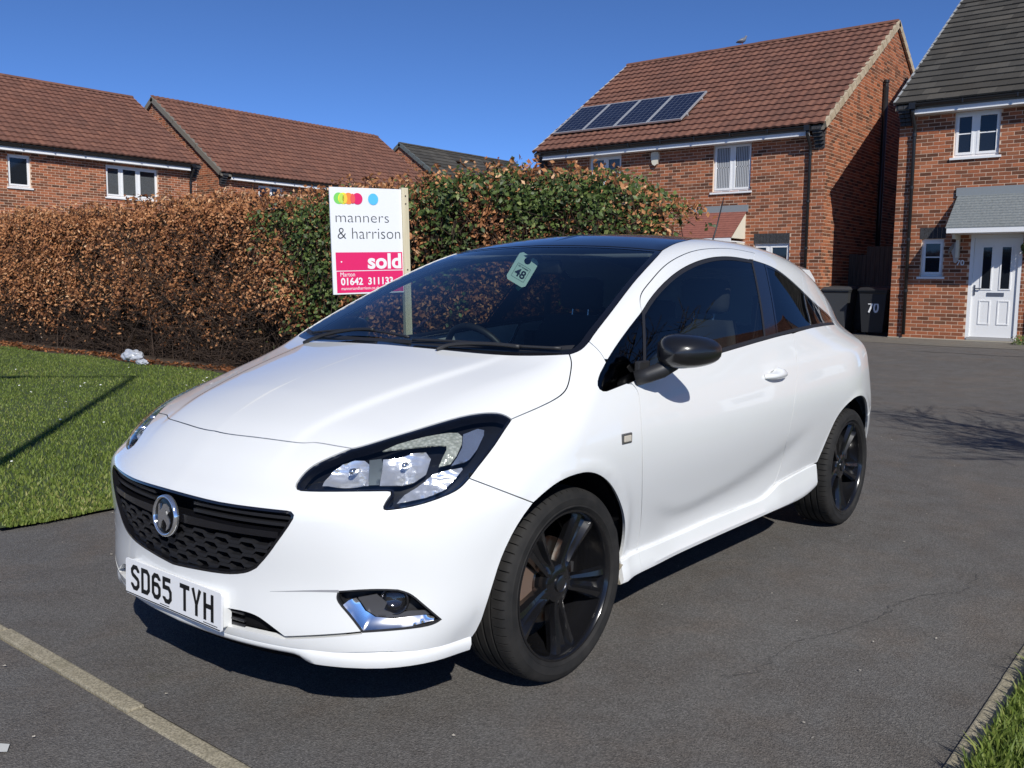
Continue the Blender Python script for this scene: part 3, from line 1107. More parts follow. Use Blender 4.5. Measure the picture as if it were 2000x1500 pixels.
HB.window(*wB2, [.5], transom=None, glaze=mat('curtained pane', (.09, .11, .12), .08, spec=.6))
HB.window(*wB3, [.42])
HB.lintel(yB(-7.0), yB(-6.12), 2.24)
M_RSLATE = mat('porch red tile', (.24, .085, .06), .8, build=lambda nt, b: NT(nt).link(NT(nt).ramp(NT(nt).noise(NT(nt).world(9.), 1., 5., .7), [(.3, (.19, .07, .05)), (.7, (.29, .105, .075))]), b.inputs['Base Color']))
porch(HB, yB(-8.62), yB(-7.20), 2.25, 3.02, .80, M_RSLATE, rows=12)
HB.part('front_door', M_UPVC, [(dB[0], dB[1], .02, .08, .22, 2.25)])
# black flue on the gable wall
m = MB(); pz = [HB.loc(8.03, 3.62, .3) + Vector((0, .09, 0)), HB.loc(8.03, 3.62, 6.25) + Vector((0, .09, 0))]
m.tube(pz, .062, 14); fl = m.build('soil_pipe', M_BLKPIPE, HB.root, smooth=True)
m = MB(); m.lathe([(.05, 0), (.05, .09), (.072, .10), (.072, .16), (.05, .17)], tuple(pz[1]), (0, 0, 1), 12); m.build('pipe_cowl', M_BLKPIPE, fl)
# alarm box
m = MB()
ub = yB(-9.72)
sh = [(-.115, .12), (-.09, .165), (0, .175), (.09, .165), (.115, .12), (.11, .0), (.07, -.13), (0, -.175), (-.07, -.13), (-.11, 0)]
m.prism([(a, b) for a, b in sh], HB.loc(ub, -.01, 4.40), HB.U, (0, 0, 1), -HB.D, .075)
alarm = m.build('alarm_box', M_CREAM)
alarm.location = HB.O
tag(alarm, 'cream shield-shaped alarm box high on the brick wall', 'alarm box')

# --- houses beyond the hedge
Cc = House('brick_house', 'red brick house at far left with white windows and clay tiled roof', (-7.6, -25.3, 0), (-1, 0, 0), (0, -1, 0), 7.55, 8.1, 5.00, 7.64, .1, .28)
xC = lambda x: -7.6 - x
wC1 = (xC(-9.20), xC(-9.82), 3.78, 4.70); wC2 = (xC(-12.05), xC(-13.76), 3.72, 4.70)
Cc.shell([wC1, wC2])
Cc.bricks('front', 2.9, 5.02, [wC1, wC2], 0, 7.55, 31, 300, LOOK)
Cc.roof('pantile', .316, .205, 300, LOOK, 7, u_over=.06)
Cc.verge(7.61, mat('verge terracotta', (.30, .14, .09), .85), w=.04, h=.05, n=16)
Cc.eaves(.1, 7.2, 7.28, pipe_bottom=1.5)
Cc.corbel(7.54, 1, 5)
Cc.window(*wC1, [], fw=.05)
Cc.window(*wC2, [.29, .62], blind='venetian')
Dd = House('brick_house', 'long clay roofed house behind the hedge, gable end towards the left', (-16.62, -26.3, 0), (-1, 0, 0), (0, -1, 0), 11.2, 8.14, 4.98, 7.98, .1, .28)
xD = lambda x: -16.62 - x
wD1 = (xD(-18.3), xD(-19.4), 3.7, 4.70)
Dd.shell([wD1])
Dd.roof('pantile', .32, .205, 300, LOOK, 8, u_over=.06)
Dd.verge(-.06, M_GREYV, w=.12, h=.17, n=3, sides=(1, -1))
Dd.verge(11.26, mat('verge terracotta'), w=.04, h=.05, n=16)
Dd.eaves(.4, 11.0)
Dd.corbel(.02, -1, 5)
Dd.window(*wD1, [.5])
Dd.bricks('front', 3.4, 5.0, [wD1], 0, 5.0, 41, 60, LOOK)
E_ = House('brick_house', 'far house with dark tiled roof showing over the hedge in the middle', (-30.05, -27.2, 0), (-1, 0, 0), (0, -1, 0), 8.9, 7.7, 5.25, 8.0, .1, .25)
E_.shell()
E_.roof('slate', .36, .33, 300, LOOK, 9, u_over=.06)
E_.verge(-.06, mat('verge slate', (.10, .115, .115), .8), w=.12, h=.16, n=12, sides=(1, -1))


def far_gable(H, zlo, seed, limit=120):
    """bricks on the near gable (u = 0), which faces the viewer"""
    H2 = H
    rs = random.Random(seed)
    m = MB(); tone = []
    singles = []
    z = zlo; k = 0
    while z < H.rz - .15:
        zt = H.roof_z(0) - .04
        t = max(0, (z + .04 - zt) / (H.rz - .05 - zt) * H.dep / 2)
        x = t - (k % 2) * .1125
        while x < H.dep - t:
            a, b = max(x, t), min(x + _BW, H.dep - t)
            if b - a > .03:
                singles.append((a, b, z))
            x += .225
        z += .075; k += 1
    order = sorted(range(len(singles)), key=lambda i: LOOK(H.P(0, singles[i][0], singles[i][2])))
    pick = {i for i in order[:limit] if LOOK(H.P(0, singles[i][0], singles[i][2])) < 1e6 and singles[i][1] - singles[i][0] > .213}
    nx = -H.U; ax = H.D
    R = Matrix((ax, nx, Vector((0, 0, 1)))).transposed()
    flip = R.determinant() < 0
    for i, (a, b, zz) in enumerate(singles):
        if i in pick:
            o = bpy.data.objects.new('brick', BRICK_ME); COL.objects.link(o); o.parent = H.wall
            p = H.loc(0, b if flip else a, zz)
            rr = Matrix((-ax if flip else ax, nx, Vector((0, 0, 1)))).transposed()
            o.matrix_local = Matrix.Translation(p) @ rr.to_4x4()
        else:
            q0, q1 = H.loc(0, a, zz), H.loc(0, b, zz); up = Vector((0, 0, _BH)); n = nx * (_BP + rs.uniform(-.0015, .0015))
            m.add([q0, q1, q1 + up, q0 + up, q0 + n, q1 + n, q1 + up + n, q0 + up + n], [(4, 5, 6, 7), (0, 1, 5, 4), (3, 7, 6, 2), (0, 4, 7, 3), (1, 2, 6, 5)])
            tone += [rs.random()] * 5
    o = m.build('brickwork', M_BRICK[1], H.wall, fix=False)
    at = o.data.attributes.new('tone', 'FLOAT', 'FACE'); at.data.foreach_set('value', tone); o['kind'] = 'stuff'


far_gable(Dd, 3.6, 51, 160)
far_gable(E_, 5.0, 52, 80)
far_gable(Cc, 2.0, 53, 0)
# a small roof peeping out between them
Ff = House('brick_house', 'small distant gable and clay roof between the dark roof and the solar house', (-36.0, -24.4, 0), (-1, 0, 0), (0, -1, 0), 7.0, 4.6, 5.6, 7.35, .1, .2)
Ff.shell(); Ff.roof('pantile', .30, .25, 60, LOOK, 12)
Ff.verge(-.06, mat('verge terracotta'), w=.06, h=.08, n=6, sides=(1, -1))

# --- a neighbour right of the drive, in the picture only as a reflection in the car's side glass
Gg = House('brick_house', 'brick house right of the drive, mirrored in the side windows of the car', (-20.0, 7.0, 0), (0, 1, 0), (-1, 0, 0), 7.2, 8.4, 4.9, 7.9, .2, .30)
wG = [(.8, 1.9, 3.6, 4.7), (4.6, 5.7, 3.6, 4.7), (.9, 1.8, 1.2, 2.25), (4.4, 5.9, 1.0, 2.25), (2.7, 3.65, .22, 2.3)]
Gg.shell(wG)
Gg.bricks('front', .21, 4.9, wG, 0, 7.2, 61, 0, LOOK)
Gg.roof('pantile', .30, .24, 0, LOOK, 13)
Gg.eaves(.2, 7.0)
for a in wG[:4]:
    Gg.window(*a, [.5])
Gg.part('front_door', M_UPVC, [(2.7, 3.65, .02, .08, .22, 2.3)])
Gg.part('door_glass', M_PANE, [(2.95, 3.40, .008, .021, 1.2, 2.0)])
# ---------------------------------------------------------------- hedge, shrubs, litter
def leaf_mesh(name, P, N, size, tone, material, parent, seed, fold=.35, asp=.6):
    """one small folded leaf of four faces at every point"""
    rs = np.random.RandomState(seed)
    n = len(P)
    N = N / np.maximum(np.linalg.norm(N, axis=1, keepdims=True), 1e-9)
    A = rs.normal(size=(n, 3)); A -= N * (A * N).sum(1, keepdims=True); A /= np.maximum(np.linalg.norm(A, axis=1, keepdims=True), 1e-9)
    B = np.cross(N, A)
    L = size[:, None]; W = L * asp * .5
    curl = rs.uniform(-.3, .5, (n, 1)) * L
    p0 = P - A * L * .5; p3 = P + A * L * .5 + N * curl * .5; c1 = P - A * L * .05
    s1 = P + B * W + N * W * fold - A * L * .03; s2 = P - B * W + N * W * fold - A * L * .03
    V = np.stack([p0, s1, p3, s2, c1], 1).reshape(-1, 3)
    i0 = np.arange(n) * 5
    loops = np.stack([i0, i0 + 1, i0 + 4, i0 + 1, i0 + 2, i0 + 4, i0 + 2, i0 + 3, i0 + 4, i0 + 3, i0, i0 + 4], 1).ravel()
    me = bpy.data.meshes.new(name)
    me.vertices.add(n * 5); me.vertices.foreach_set('co', V.ravel())
    me.loops.add(len(loops)); me.loops.foreach_set('vertex_index', loops)
    me.polygons.add(4 * n); me.polygons.foreach_set('loop_start', np.arange(4 * n) * 3); me.polygons.foreach_set('loop_total', np.full(4 * n, 3))
    me.update(calc_edges=True)
    at = me.attributes.new('tone', 'FLOAT', 'FACE'); at.data.foreach_set('value', np.repeat(tone, 4))
    me.materials.append(material)
    o = link(name, me, parent)
    o['kind'] = 'stuff'
    return o


M_BEECH = leaf_material('dead beech leaf', [(0., (.07, .026, .011)), (.25, (.21, .078, .030)), (.5, (.41, .175, .070)), (.75, (.58, .285, .125)), (.93, (.80, .52, .30)), (1., (.60, .19, .06))])
M_GREEN = leaf_material('green leaf', [(0., (.025, .040, .012)), (.4, (.060, .095, .024)), (.75, (.13, .18, .048)), (1., (.26, .30, .10))], .45)
M_TWIG = mat('hedge twig', (.065, .040, .028), .9, build=lambda nt, b: NT(nt).link(NT(nt).ramp(NT(nt).noise(NT(nt).world(), 12., 4.), [(.3, (.035, .021, .015)), (.7, (.10, .065, .045))]), b.inputs['Base Color']))


def twig_mesh(name, S, E_, r, material, parent):
    """thin three-sided rods from S to E"""
    n = len(S)
    T = E_ - S; T /= np.maximum(np.linalg.norm(T, axis=1, keepdims=True), 1e-9)
    U = np.cross(T, np.array([.3, .5, .81])); U /= np.maximum(np.linalg.norm(U, axis=1, keepdims=True), 1e-9)
    W = np.cross(T, U)
    ring = []
    for P, k in ((S, 1.), (E_, .45)):
        for a in (0, 2.094, 4.189):
            ring.append(P + (U * math.cos(a) + W * math.sin(a)) * r[:, None] * k)
    V = np.stack(ring, 1).reshape(-1, 3)
    i0 = np.arange(n) * 6
    q = [np.stack([i0 + a, i0 + b, i0 + b + 3, i0 + a + 3], 1) for a, b in ((0, 1), (1, 2), (2, 0))]
    loops = np.stack(q, 1).ravel()
    me = bpy.data.meshes.new(name)
    me.vertices.add(n * 6); me.vertices.foreach_set('co', V.ravel())
    me.loops.add(len(loops)); me.loops.foreach_set('vertex_index', loops)
    me.polygons.add(3 * n); me.polygons.foreach_set('loop_start', np.arange(3 * n) * 4); me.polygons.foreach_set('loop_total', np.full(3 * n, 4))
    me.update(calc_edges=True); me.materials.append(material)
    o = link(name, me, parent); o['kind'] = 'stuff'
    return o


def wob(y, z, s=0.):
    return .5 * np.sin(y * 1.9 + s) * np.cos(z * 2.3 + y * .6 + s) + .3 * np.sin(y * 4.7 + z * 3.9 + s) + .2 * np.sin(y * 9.1 - z * 7.3 + 2 * s)


def hedge_top(y):
    return 2.34 - .55 * np.clip((y + 2.75) / 1.0, 0, 1) ** 1.6 + .05 * np.sin(y * 1.1) + .04 * np.sin(y * 2.9 + 1) + .03 * np.sin(y * 6.1)


HY0, HY1, HX = -17.5, -1.95, -5.02
hedge = thing('beech_hedge', 'tall clipped beech hedge with dry brown leaves across the back of the lawn', 'hedge', (HX, -9., 0))
rs = np.random.RandomState(3)


def greenness(y, z):
    """where evergreen growth takes over from the beech"""
    a = np.exp(-((y + 6.45) / .55) ** 2) * (.36 + .22 * np.tanh((z - .9) * 2)) + .35 * np.exp(-((y + 7.6) / .25) ** 2) * np.exp(-((z - 2.1) / .35) ** 2)
    b = 1 / (1 + np.exp(-(y + 4.9) / .25)) * 1 / (1 + np.exp(-(z - (1.98 + .20 * np.sin(y * 2.7) + .16 * np.sin(y * 6.3 + 1))) / .10)) * .9
    c = np.exp(-((y + 2.3) / .35) ** 2) * .45 + np.exp(-((y + 4.4) / .30) ** 2) * .5 * np.exp(-((z - 1.7) / .5) ** 2)
    return np.clip(np.maximum(np.maximum(a, b), c), 0, 1)


N_ = 84000
y = rs.uniform(HY0, HY1, N_)
near = np.clip((y - HY0) / (HY1 - HY0), 0, 1)
z = .08 + rs.uniform(0, 1, N_) ** .72 * (hedge_top(y) - .02)
z = np.minimum(z, hedge_top(y) + rs.normal(0, .03, N_))
dep = rs.exponential(.10, N_)
topr = z > hedge_top(y) - .12
dep = np.where(topr, rs.uniform(0, .9, N_), dep)
bulge = .11 * wob(y, z) + .07 * np.sin(y * .8)
front = HX + bulge - np.maximum(0, z - hedge_top(y) + .30) ** 2 * 1.6 - .30 * np.clip((.9 - z) / .9, 0, 1)
endr = np.maximum(0, (y - (HY1 - .35)) / .35)
front = front - .28 * endr ** 2
x = front - dep
# holes and the bare foot
dens = np.clip(.20 + 1.1 * (z - .42 - .22 * np.sin(y * 1.4) - .12 * np.sin(y * 3.7)) / .8, .05, 1.) * np.clip(.66 + .75 * wob(y * 1.35, z * 1.5, 2.), .06, 1.)
keep = rs.uniform(0, 1, N_) < dens
keep |= topr & (rs.uniform(0, 1, N_) < .8)
gsel = rs.uniform(0, 1, N_) < greenness(y, z) * .92
Pn = np.stack([x, y, z], 1)
nrm = np.stack([np.full(N_, 1.), rs.normal(.25, .75, N_), rs.normal(.45, .65, N_)], 1)
br = keep & ~gsel
tone = np.clip(rs.beta(2.2, 2.0, N_) * .95 + .12 * wob(y * .9, z * .9, 5.) - .05, 0, 1)
local = lambda P: P - np.array([HX, -9., 0])
leaf_mesh('hedge_leaves', local(Pn[br]), nrm[br], rs.uniform(.034, .082, br.sum()), tone[br], M_BEECH, hedge, 5, .35, .52)
gk = gsel & (rs.uniform(0, 1, N_) < .95)
sh1 = gk & (y < -5.6); sh2 = gk & (y >= -5.6)
for sel, lab, pos, nm in ((sh1, 'dark green shrub growing through the hedge beside the sold board', (-5.1, -6.5, 0), 'evergreen_shrub'), (sh2, 'leafy green growth topping the right-hand end of the hedge', (-5.1, -3.2, 0), 'evergreen_shrub')):
    r_ = thing(nm, lab, 'shrub', pos)
    Q = Pn[sel] + np.stack([rs.uniform(0, .09, sel.sum()), rs.normal(0, .03, sel.sum()), rs.normal(-.03, .035, sel.sum())], 1)
    extra = np.concatenate([Q, Q + rs.normal(0, .045, Q.shape)])
    nn = np.concatenate([nrm[sel], nrm[sel] + rs.normal(0, .5, (sel.sum(), 3))])
    leaf_mesh('shrub_leaves', extra - np.array(pos), nn, rs.uniform(.035, .075, len(extra)), np.clip(rs.beta(2, 2.4, len(extra)), 0, 1), M_GREEN, r_, 6, .2, .62)
    k = 260 if sel is sh1 else 420
    S = Q[rs.randint(0, len(Q), k)]; S2 = S + np.stack([rs.uniform(-.25, .05, k), rs.normal(0, .12, k), -rs.uniform(.05, .4, k)], 1)
    twig_mesh('shrub_twigs', S2 - np.array(pos), S - np.array(pos), np.full(k, .006), M_TWIG, r_)
# twigs: a dense web low down, a few long shoots above
k = 15000
ty = rs.uniform(HY0, HY1 - .1, k); tz = .03 + rs.uniform(0, 1, k) ** 1.5 * 1.9
tx = HX - .30 * np.clip((.9 - tz) / .9, 0, 1) + .10 * wob(ty, tz) - rs.exponential(.14, k)
S = np.stack([tx, ty, tz], 1); L = rs.uniform(.10, .42, k)
dirs = np.stack([rs.normal(.25, .35, k), rs.normal(0, .9, k), rs.normal(.25, .5, k)], 1); dirs /= np.linalg.norm(dirs, axis=1, keepdims=True)
E2 = S + dirs * L[:, None]; E2[:, 0] = np.minimum(E2[:, 0], HX + .16)
twig_mesh('hedge_twigs', local(S), local(E2), rs.uniform(.0022, .0055, k), M_TWIG, hedge)
k = 90
ty = rs.uniform(HY0, HY1, k); S = np.stack([np.full(k, HX - .35) + rs.normal(0, .12, k), ty, np.full(k, .0)], 1)
E2 = S + np.stack([rs.normal(-.08, .08, k), rs.normal(0, .35, k), rs.uniform(1.2, 1.9, k)], 1)
twig_mesh('hedge_stems', local(S), local(E2), rs.uniform(.004, .010, k), M_TWIG, hedge)
# shoots standing out of the clipped top
k = 900
ty = rs.uniform(HY0, HY1 - .2, k); th_ = hedge_top(ty)
S = np.stack([HX - rs.uniform(0, .6, k), ty, th_ - .05], 1); E2 = S + np.stack([rs.normal(0, .05, k), rs.normal(0, .06, k), rs.uniform(.03, .17, k) ** 1.0], 1)
twig_mesh('hedge_shoots', local(S), local(E2), np.full(k, .0035), M_TWIG, hedge)
lp_ = np.concatenate([E2, (S + E2) / 2, E2 + rs.normal(0, .03, E2.shape)])
leaf_mesh('shoot_leaves', local(lp_), rs.normal(0, 1, lp_.shape) + np.array([.8, .3, .5]), rs.uniform(.04, .08, len(lp_)), np.clip(rs.beta(2, 2, len(lp_)), 0, 1), M_BEECH, hedge, 15)
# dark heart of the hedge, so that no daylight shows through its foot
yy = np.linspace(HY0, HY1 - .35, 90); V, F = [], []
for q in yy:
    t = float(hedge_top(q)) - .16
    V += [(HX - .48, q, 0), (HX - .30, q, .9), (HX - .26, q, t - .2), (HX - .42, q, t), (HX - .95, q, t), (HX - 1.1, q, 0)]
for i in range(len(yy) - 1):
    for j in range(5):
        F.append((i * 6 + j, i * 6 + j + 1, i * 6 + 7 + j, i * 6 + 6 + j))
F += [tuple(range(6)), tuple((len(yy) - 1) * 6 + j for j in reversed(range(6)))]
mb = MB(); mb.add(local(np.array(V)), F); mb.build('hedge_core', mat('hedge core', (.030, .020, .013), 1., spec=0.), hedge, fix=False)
# fallen leaves along the foot
k = 2600
ly = rs.uniform(HY0, -2.4, k); lx = -4.78 + .10 * np.sin(ly * 1.7) - .05 + rs.normal(0, .11, k)
leaf_mesh('fallen_leaves', np.stack([lx, ly, .022 + rs.uniform(0, .03, k)], 1), np.stack([rs.normal(0, .4, k), rs.normal(0, .4, k), np.ones(k)], 1), rs.uniform(.035, .075, k), np.clip(rs.beta(2, 3, k) * .7, 0, 1), M_BEECH, None, 9)
fl_ = [o for o in bpy.data.objects if o.name.startswith('fallen_leaves')][0]
tag(fl_, 'strip of dry fallen leaves along the foot of the hedge', 'leaves', kind='stuff')
# two crumpled plastic bags
def crumple(name, c, r, seed, label):
    bm = bmesh.new(); bmesh.ops.create_icosphere(bm, subdivisions=4, radius=1)
    rr = random.Random(seed); k = [(Vector((rr.gauss(0, 1), rr.gauss(0, 1), rr.gauss(0, 1))).normalized(), rr.uniform(2, 7), rr.uniform(0, 6)) for _ in range(9)]
    for v in bm.verts:
        n = v.co.normalized(); f = 1.
        for d, w, p in k:
            f += .12 * abs(math.sin(n.dot(d) * w + p)) - .06
        v.co = Vector((n.x * f * r[0], n.y * f * r[1], max(-.6, n.z) * f * r[2]))
    me = bpy.data.meshes.new(name); bm.to_mesh(me); bm.free()
    me.materials.append(mat('thin white plastic', (.42, .44, .48), .3, spec=.5))
    me.shade_flat()
    return tag(link(name, me, None, c), label, 'plastic bag')


crumple('plastic_bag', (-4.72, -10.50, .085), (.11, .20, .09), 3, 'larger crumpled white plastic bag caught at the foot of the hedge')
crumple('plastic_bag', (-4.56, -9.95, .045), (.06, .10, .04), 5, 'smaller scrap of crumpled white plastic on the lawn edge')
# ---------------------------------------------------------------- car body surface
# x forward from the front axle, y to the car's left, z up, metres.
import numpy as np


class Spl:
    """natural cubic spline, straight beyond its ends"""
    def __init__(s, xs, ys):
        x = np.array(xs, float); y = np.array(ys, float); n = len(x)
        h = np.diff(x); A = np.zeros((n, n)); b = np.zeros((n,) + y.shape[1:]); A[0, 0] = A[-1, -1] = 1
        for i in range(1, n - 1):
            A[i, i - 1] = h[i - 1]; A[i, i] = 2 * (h[i - 1] + h[i]); A[i, i + 1] = h[i]
            b[i] = 6 * ((y[i + 1] - y[i]) / h[i] - (y[i] - y[i - 1]) / h[i - 1])
        s.x, s.y, s.h, s.m = x, y, h, np.linalg.solve(A, b)

    def __call__(s, t):
        t = np.asarray(t, float); tc = np.clip(t, s.x[0], s.x[-1])
        i = np.clip(np.searchsorted(s.x, tc) - 1, 0, len(s.h) - 1)
        h = s.h[i]; a = (s.x[i + 1] - tc) / h; c = (tc - s.x[i]) / h
        if s.y.ndim > 1:
            h, a, c = h[..., None], a[..., None], c[..., None]
        v = a * s.y[i] + c * s.y[i + 1] + ((a ** 3 - a) * s.m[i] + (c ** 3 - c) * s.m[i + 1]) * h * h / 6
        d0 = (s.y[1] - s.y[0]) / s.h[0] - s.h[0] * s.m[1] / 6
        d1 = (s.y[-1] - s.y[-2]) / s.h[-1] + s.h[-1] * s.m[-2] / 6
        e = t - tc
        if s.y.ndim > 1:
            e = e[..., None]
        return v + np.where(e < 0, e * d0, e * d1)


def spl2(xs, zs, tab):
    """tensor product spline, rows over xs, columns over zs"""
    rows = Spl(xs, np.array(tab, float)); zs = np.array(zs, float)
    n = len(zs); h = np.diff(zs)
    A = np.zeros((n, n)); Bm = np.zeros((n, n)); A[0, 0] = A[-1, -1] = 1
    for i in range(1, n - 1):
        A[i, i - 1] = h[i - 1]; A[i, i] = 2 * (h[i - 1] + h[i]); A[i, i + 1] = h[i]
        Bm[i, i + 1] += 6 / h[i]; Bm[i, i] -= 6 / h[i] + 6 / h[i - 1]; Bm[i, i - 1] += 6 / h[i - 1]
    K = np.linalg.solve(A, Bm)

    def f(x, z):
        x, z = np.broadcast_arrays(np.asarray(x, float), np.asarray(z, float))
        y = rows(x); m = y @ K.T
        tc = np.clip(z, zs[0], zs[-1]); i = np.clip(np.searchsorted(zs, tc) - 1, 0, n - 2)
        g = lambda a, j: np.take_along_axis(a, j[..., None], -1)[..., 0]
        hh = h[i]; a = (zs[i + 1] - tc) / hh; c = (tc - zs[i]) / hh
        v = a * g(y, i) + c * g(y, i + 1) + ((a ** 3 - a) * g(m, i) + (c ** 3 - c) * g(m, i + 1)) * hh * hh / 6
        e = z - tc
        d1 = (y[..., -1] - y[..., -2]) / h[-1]; d0 = (y[..., 1] - y[..., 0]) / h[0]
        return v + np.where(e > 0, e * d1, e * d0)
    return f


# half width of the body over (x, z)
SX = [-3.25, -3.0, -2.75, -2.5, -2.2, -1.8, -1.4, -1.0, -0.6, -0.3, -0.1, 0.1, 0.3, 0.5, 0.7, 0.95]
SZ = [.12, .22, .32, .45, .60, .75, .87, .95, 1.02, 1.12, 1.22, 1.32, 1.42]
ST = [
    [0.585, 0.6435, 0.6726, 0.6865, 0.6946, 0.69, 0.67, 0.63, 0.59, 0.53, 0.47, 0.41, 0.35],
    [0.67, 0.716, 0.7506, 0.773, 0.7866, 0.779, 0.757, 0.707, 0.61, 0.545, 0.49, 0.44, 0.39],
    [0.73, 0.76, 0.792, 0.817, 0.836, 0.837, 0.82, 0.776, 0.68, 0.615, 0.56, 0.51, 0.46],
    [0.75, 0.78, 0.797, 0.821, 0.855, 0.87, 0.856, 0.818, 0.747, 0.684, 0.629, 0.577, 0.524],
    [0.75, 0.78, 0.794, 0.821, 0.855, 0.872, 0.856, 0.828, 0.788, 0.732, 0.678, 0.622, 0.562],
    [0.75, 0.775, 0.787, 0.817, 0.854, 0.868, 0.847, 0.824, 0.801, 0.755, 0.704, 0.646, 0.585],
    [0.75, 0.773, 0.785, 0.815, 0.853, 0.864, 0.84, 0.817, 0.795, 0.752, 0.705, 0.651, 0.592],
    [0.75, 0.773, 0.785, 0.815, 0.853, 0.862, 0.836, 0.811, 0.788, 0.747, 0.702, 0.65, 0.594],
    [0.75, 0.773, 0.786, 0.816, 0.854, 0.863, 0.836, 0.808, 0.782, 0.741, 0.697, 0.647, 0.592],
    [0.75, 0.773, 0.788, 0.819, 0.855, 0.865, 0.836, 0.804, 0.775, 0.733, 0.69, 0.64, 0.588],
    [0.75, 0.773, 0.79, 0.822, 0.856, 0.864, 0.83, 0.797, 0.766, 0.725, 0.682, 0.635, 0.585],
    [0.75, 0.778, 0.8016, 0.832, 0.8596, 0.86, 0.82, 0.785, 0.752, 0.71, 0.67, 0.625, 0.58],
    [0.735, 0.7725, 0.809, 0.8395, 0.859, 0.848, 0.8, 0.762, 0.73, 0.69, 0.65, 0.61, 0.57],
    [0.705, 0.7485, 0.7926, 0.8265, 0.8396, 0.82, 0.768, 0.73, 0.7, 0.66, 0.62, 0.58, 0.54],
    [0.68, 0.724, 0.7684, 0.801, 0.8114, 0.79, 0.738, 0.7, 0.67, 0.63, 0.59, 0.55, 0.51],
    [0.655, 0.6945, 0.7442, 0.7755, 0.7782, 0.75, 0.7, 0.66, 0.63, 0.59, 0.55, 0.51, 0.47]]
half_width = spl2(SX, SZ, ST)
# centre line height, and how far it falls away towards the sides
top_line = Spl([-2.95, -2.75, -2.5, -2.2, -1.85, -1.5, -1.25, -1.05, -0.9, -0.7, -0.45, -0.2, -0.09, -0.02, 0.15, 0.4, 0.6, 0.72, 0.84, 0.95],
               [1.27, 1.335, 1.398, 1.447, 1.476, 1.481, 1.468, 1.438, 1.40, 1.326, 1.219, 1.100, 1.044, 1.018, .976, .914, .848, .801, .742, .676])
top_fall = Spl([-2.8, -2.0, -1.3, -1.0, -0.6, -0.2, 0.0, 0.3, 0.6, 0.8], [.17, .15, .13, .13, .13, .125, .115, .17, .235, .27])
front_plan = Spl([0, .2, .4, .55, .65, .75, .82, .88, .95], [0, -.012, -.052, -.110, -.172, -.28, -.40, -.60, -.95])
front_side = Spl([.10, .165, .20, .235, .27, .33, .42, .52, .60, .64, .69, .74, .785, .83, .90, 1.0, 1.2, 1.5],
                 [.70, .770, .812, .842, .854, .856, .853, .861, .862, .850, .797, .758, .713, .66, .54, .44, .40, .40])
rear_plan = Spl([0, .3, .5, .65, .75, .85], [0, .014, .045, .095, .16, .30])
rear_side = Spl([.15, .25, .35, .5, .62, .72, .85, .95, 1.05, 1.15, 1.25, 1.34, 1.45],
                [-3.02, -3.12, -3.16, -3.175, -3.165, -3.12, -3.07, -3.035, -2.985, -2.92, -2.845, -2.765, -2.66])
blend_k = Spl([-3.1, -2.7, -2.2, -1.2, -0.8, -0.35, -0.12, 0.1, 0.4, 0.8], [.16, .12, .085, .075, .07, .07, .11, .2, .24, .26])


def sig(t):
    return 1 / (1 + np.exp(-np.clip(t, -40, 40)))


def smax(a, b, k):
    h = np.maximum(k - np.abs(a - b), 0) / k
    return np.maximum(a, b) + h * h * k * .25


scallop = Spl([-1.95, -1.75, -1.5, -1.2, -1.0, -0.85, -0.7, -0.55], [.60, .545, .48, .425, .405, .395, .405, .45])


def body_f(P):
    """< 0 inside, about metres from the skin outside"""
    x, y, z = P[..., 0], np.abs(P[..., 1]), P[..., 2]
    w = half_width(x, z)
    # door scallop above the sill
    zc = scallop(x); fade = sig((x + 1.80) / .07) * sig((-.62 - x) / .05)
    w = w - .015 * fade * sig((zc - z) / (.011 + .010 * sig((-1.25 - x) / .12))) * sig((z - zc + .115) / .035)
    # arch lips
    for xa in (0., -2.511):
        r = np.hypot(x - xa, z - .31)
        w = w + .006 * np.exp(-((r - .372) / .026) ** 2) * (z > .2)
    # shoulder crease running back to the tail lamp
    zs_ = .905 + (.025) * (-x - 1.5) * 1.5
    w = w + .006 * sig((-1.35 - x) / .10) * sig((zs_ - z) / .006) * np.exp(-np.maximum(zs_ - z, 0) / .09)
    a = y - w
    zt = top_line(x) - top_fall(x) * y * y
    yc = .335 + .20 * np.clip((.62 - x) / .8, 0, 1.2)
    zt = zt + .008 * sig((yc - y) / .008) * sig((x + .02) / .05) * sig((.78 - x) / .02)
    b = (z - zt) * .93
    c = (x - (front_side(z) + front_plan(y))) * .95
    d = ((rear_side(z) + rear_plan(y)) - x) * .95
    f = smax(a, b, blend_k(x))
    f = smax(f, c, .07)
    return smax(f, d, .09)


def body_n(P):
    e = 1.5e-3; g = np.stack([body_f(P + np.eye(3)[i] * e) - body_f(P - np.eye(3)[i] * e) for i in range(3)], -1)
    return g / np.maximum(np.linalg.norm(g, axis=-1, keepdims=True), 1e-9)


def body_hit(O, D, t0, t1, n=34):
    """first place along O + t D where the skin is met; nan where it is missed"""
    O = np.asarray(O, float); D = np.asarray(D, float); O, D = np.broadcast_arrays(O, D)
    ts = np.linspace(t0, t1, n)
    lo = np.full(len(O), t0); found = np.zeros(len(O), bool); hi = np.full(len(O), t1)
    for a, b in zip(ts[:-1], ts[1:]):
        i = np.where(~found)[0]
        if not len(i):
            break
        m = i[body_f(O[i] + b * D[i]) < 0]
        lo[m] = a; hi[m] = b; found[m] = True
    for _ in range(20):
        mid = (lo + hi) / 2; v = body_f(O + mid[:, None] * D) < 0
        hi = np.where(v, mid, hi); lo = np.where(v, lo, mid)
    return O + np.where(found, (lo + hi) / 2, np.nan)[:, None] * D
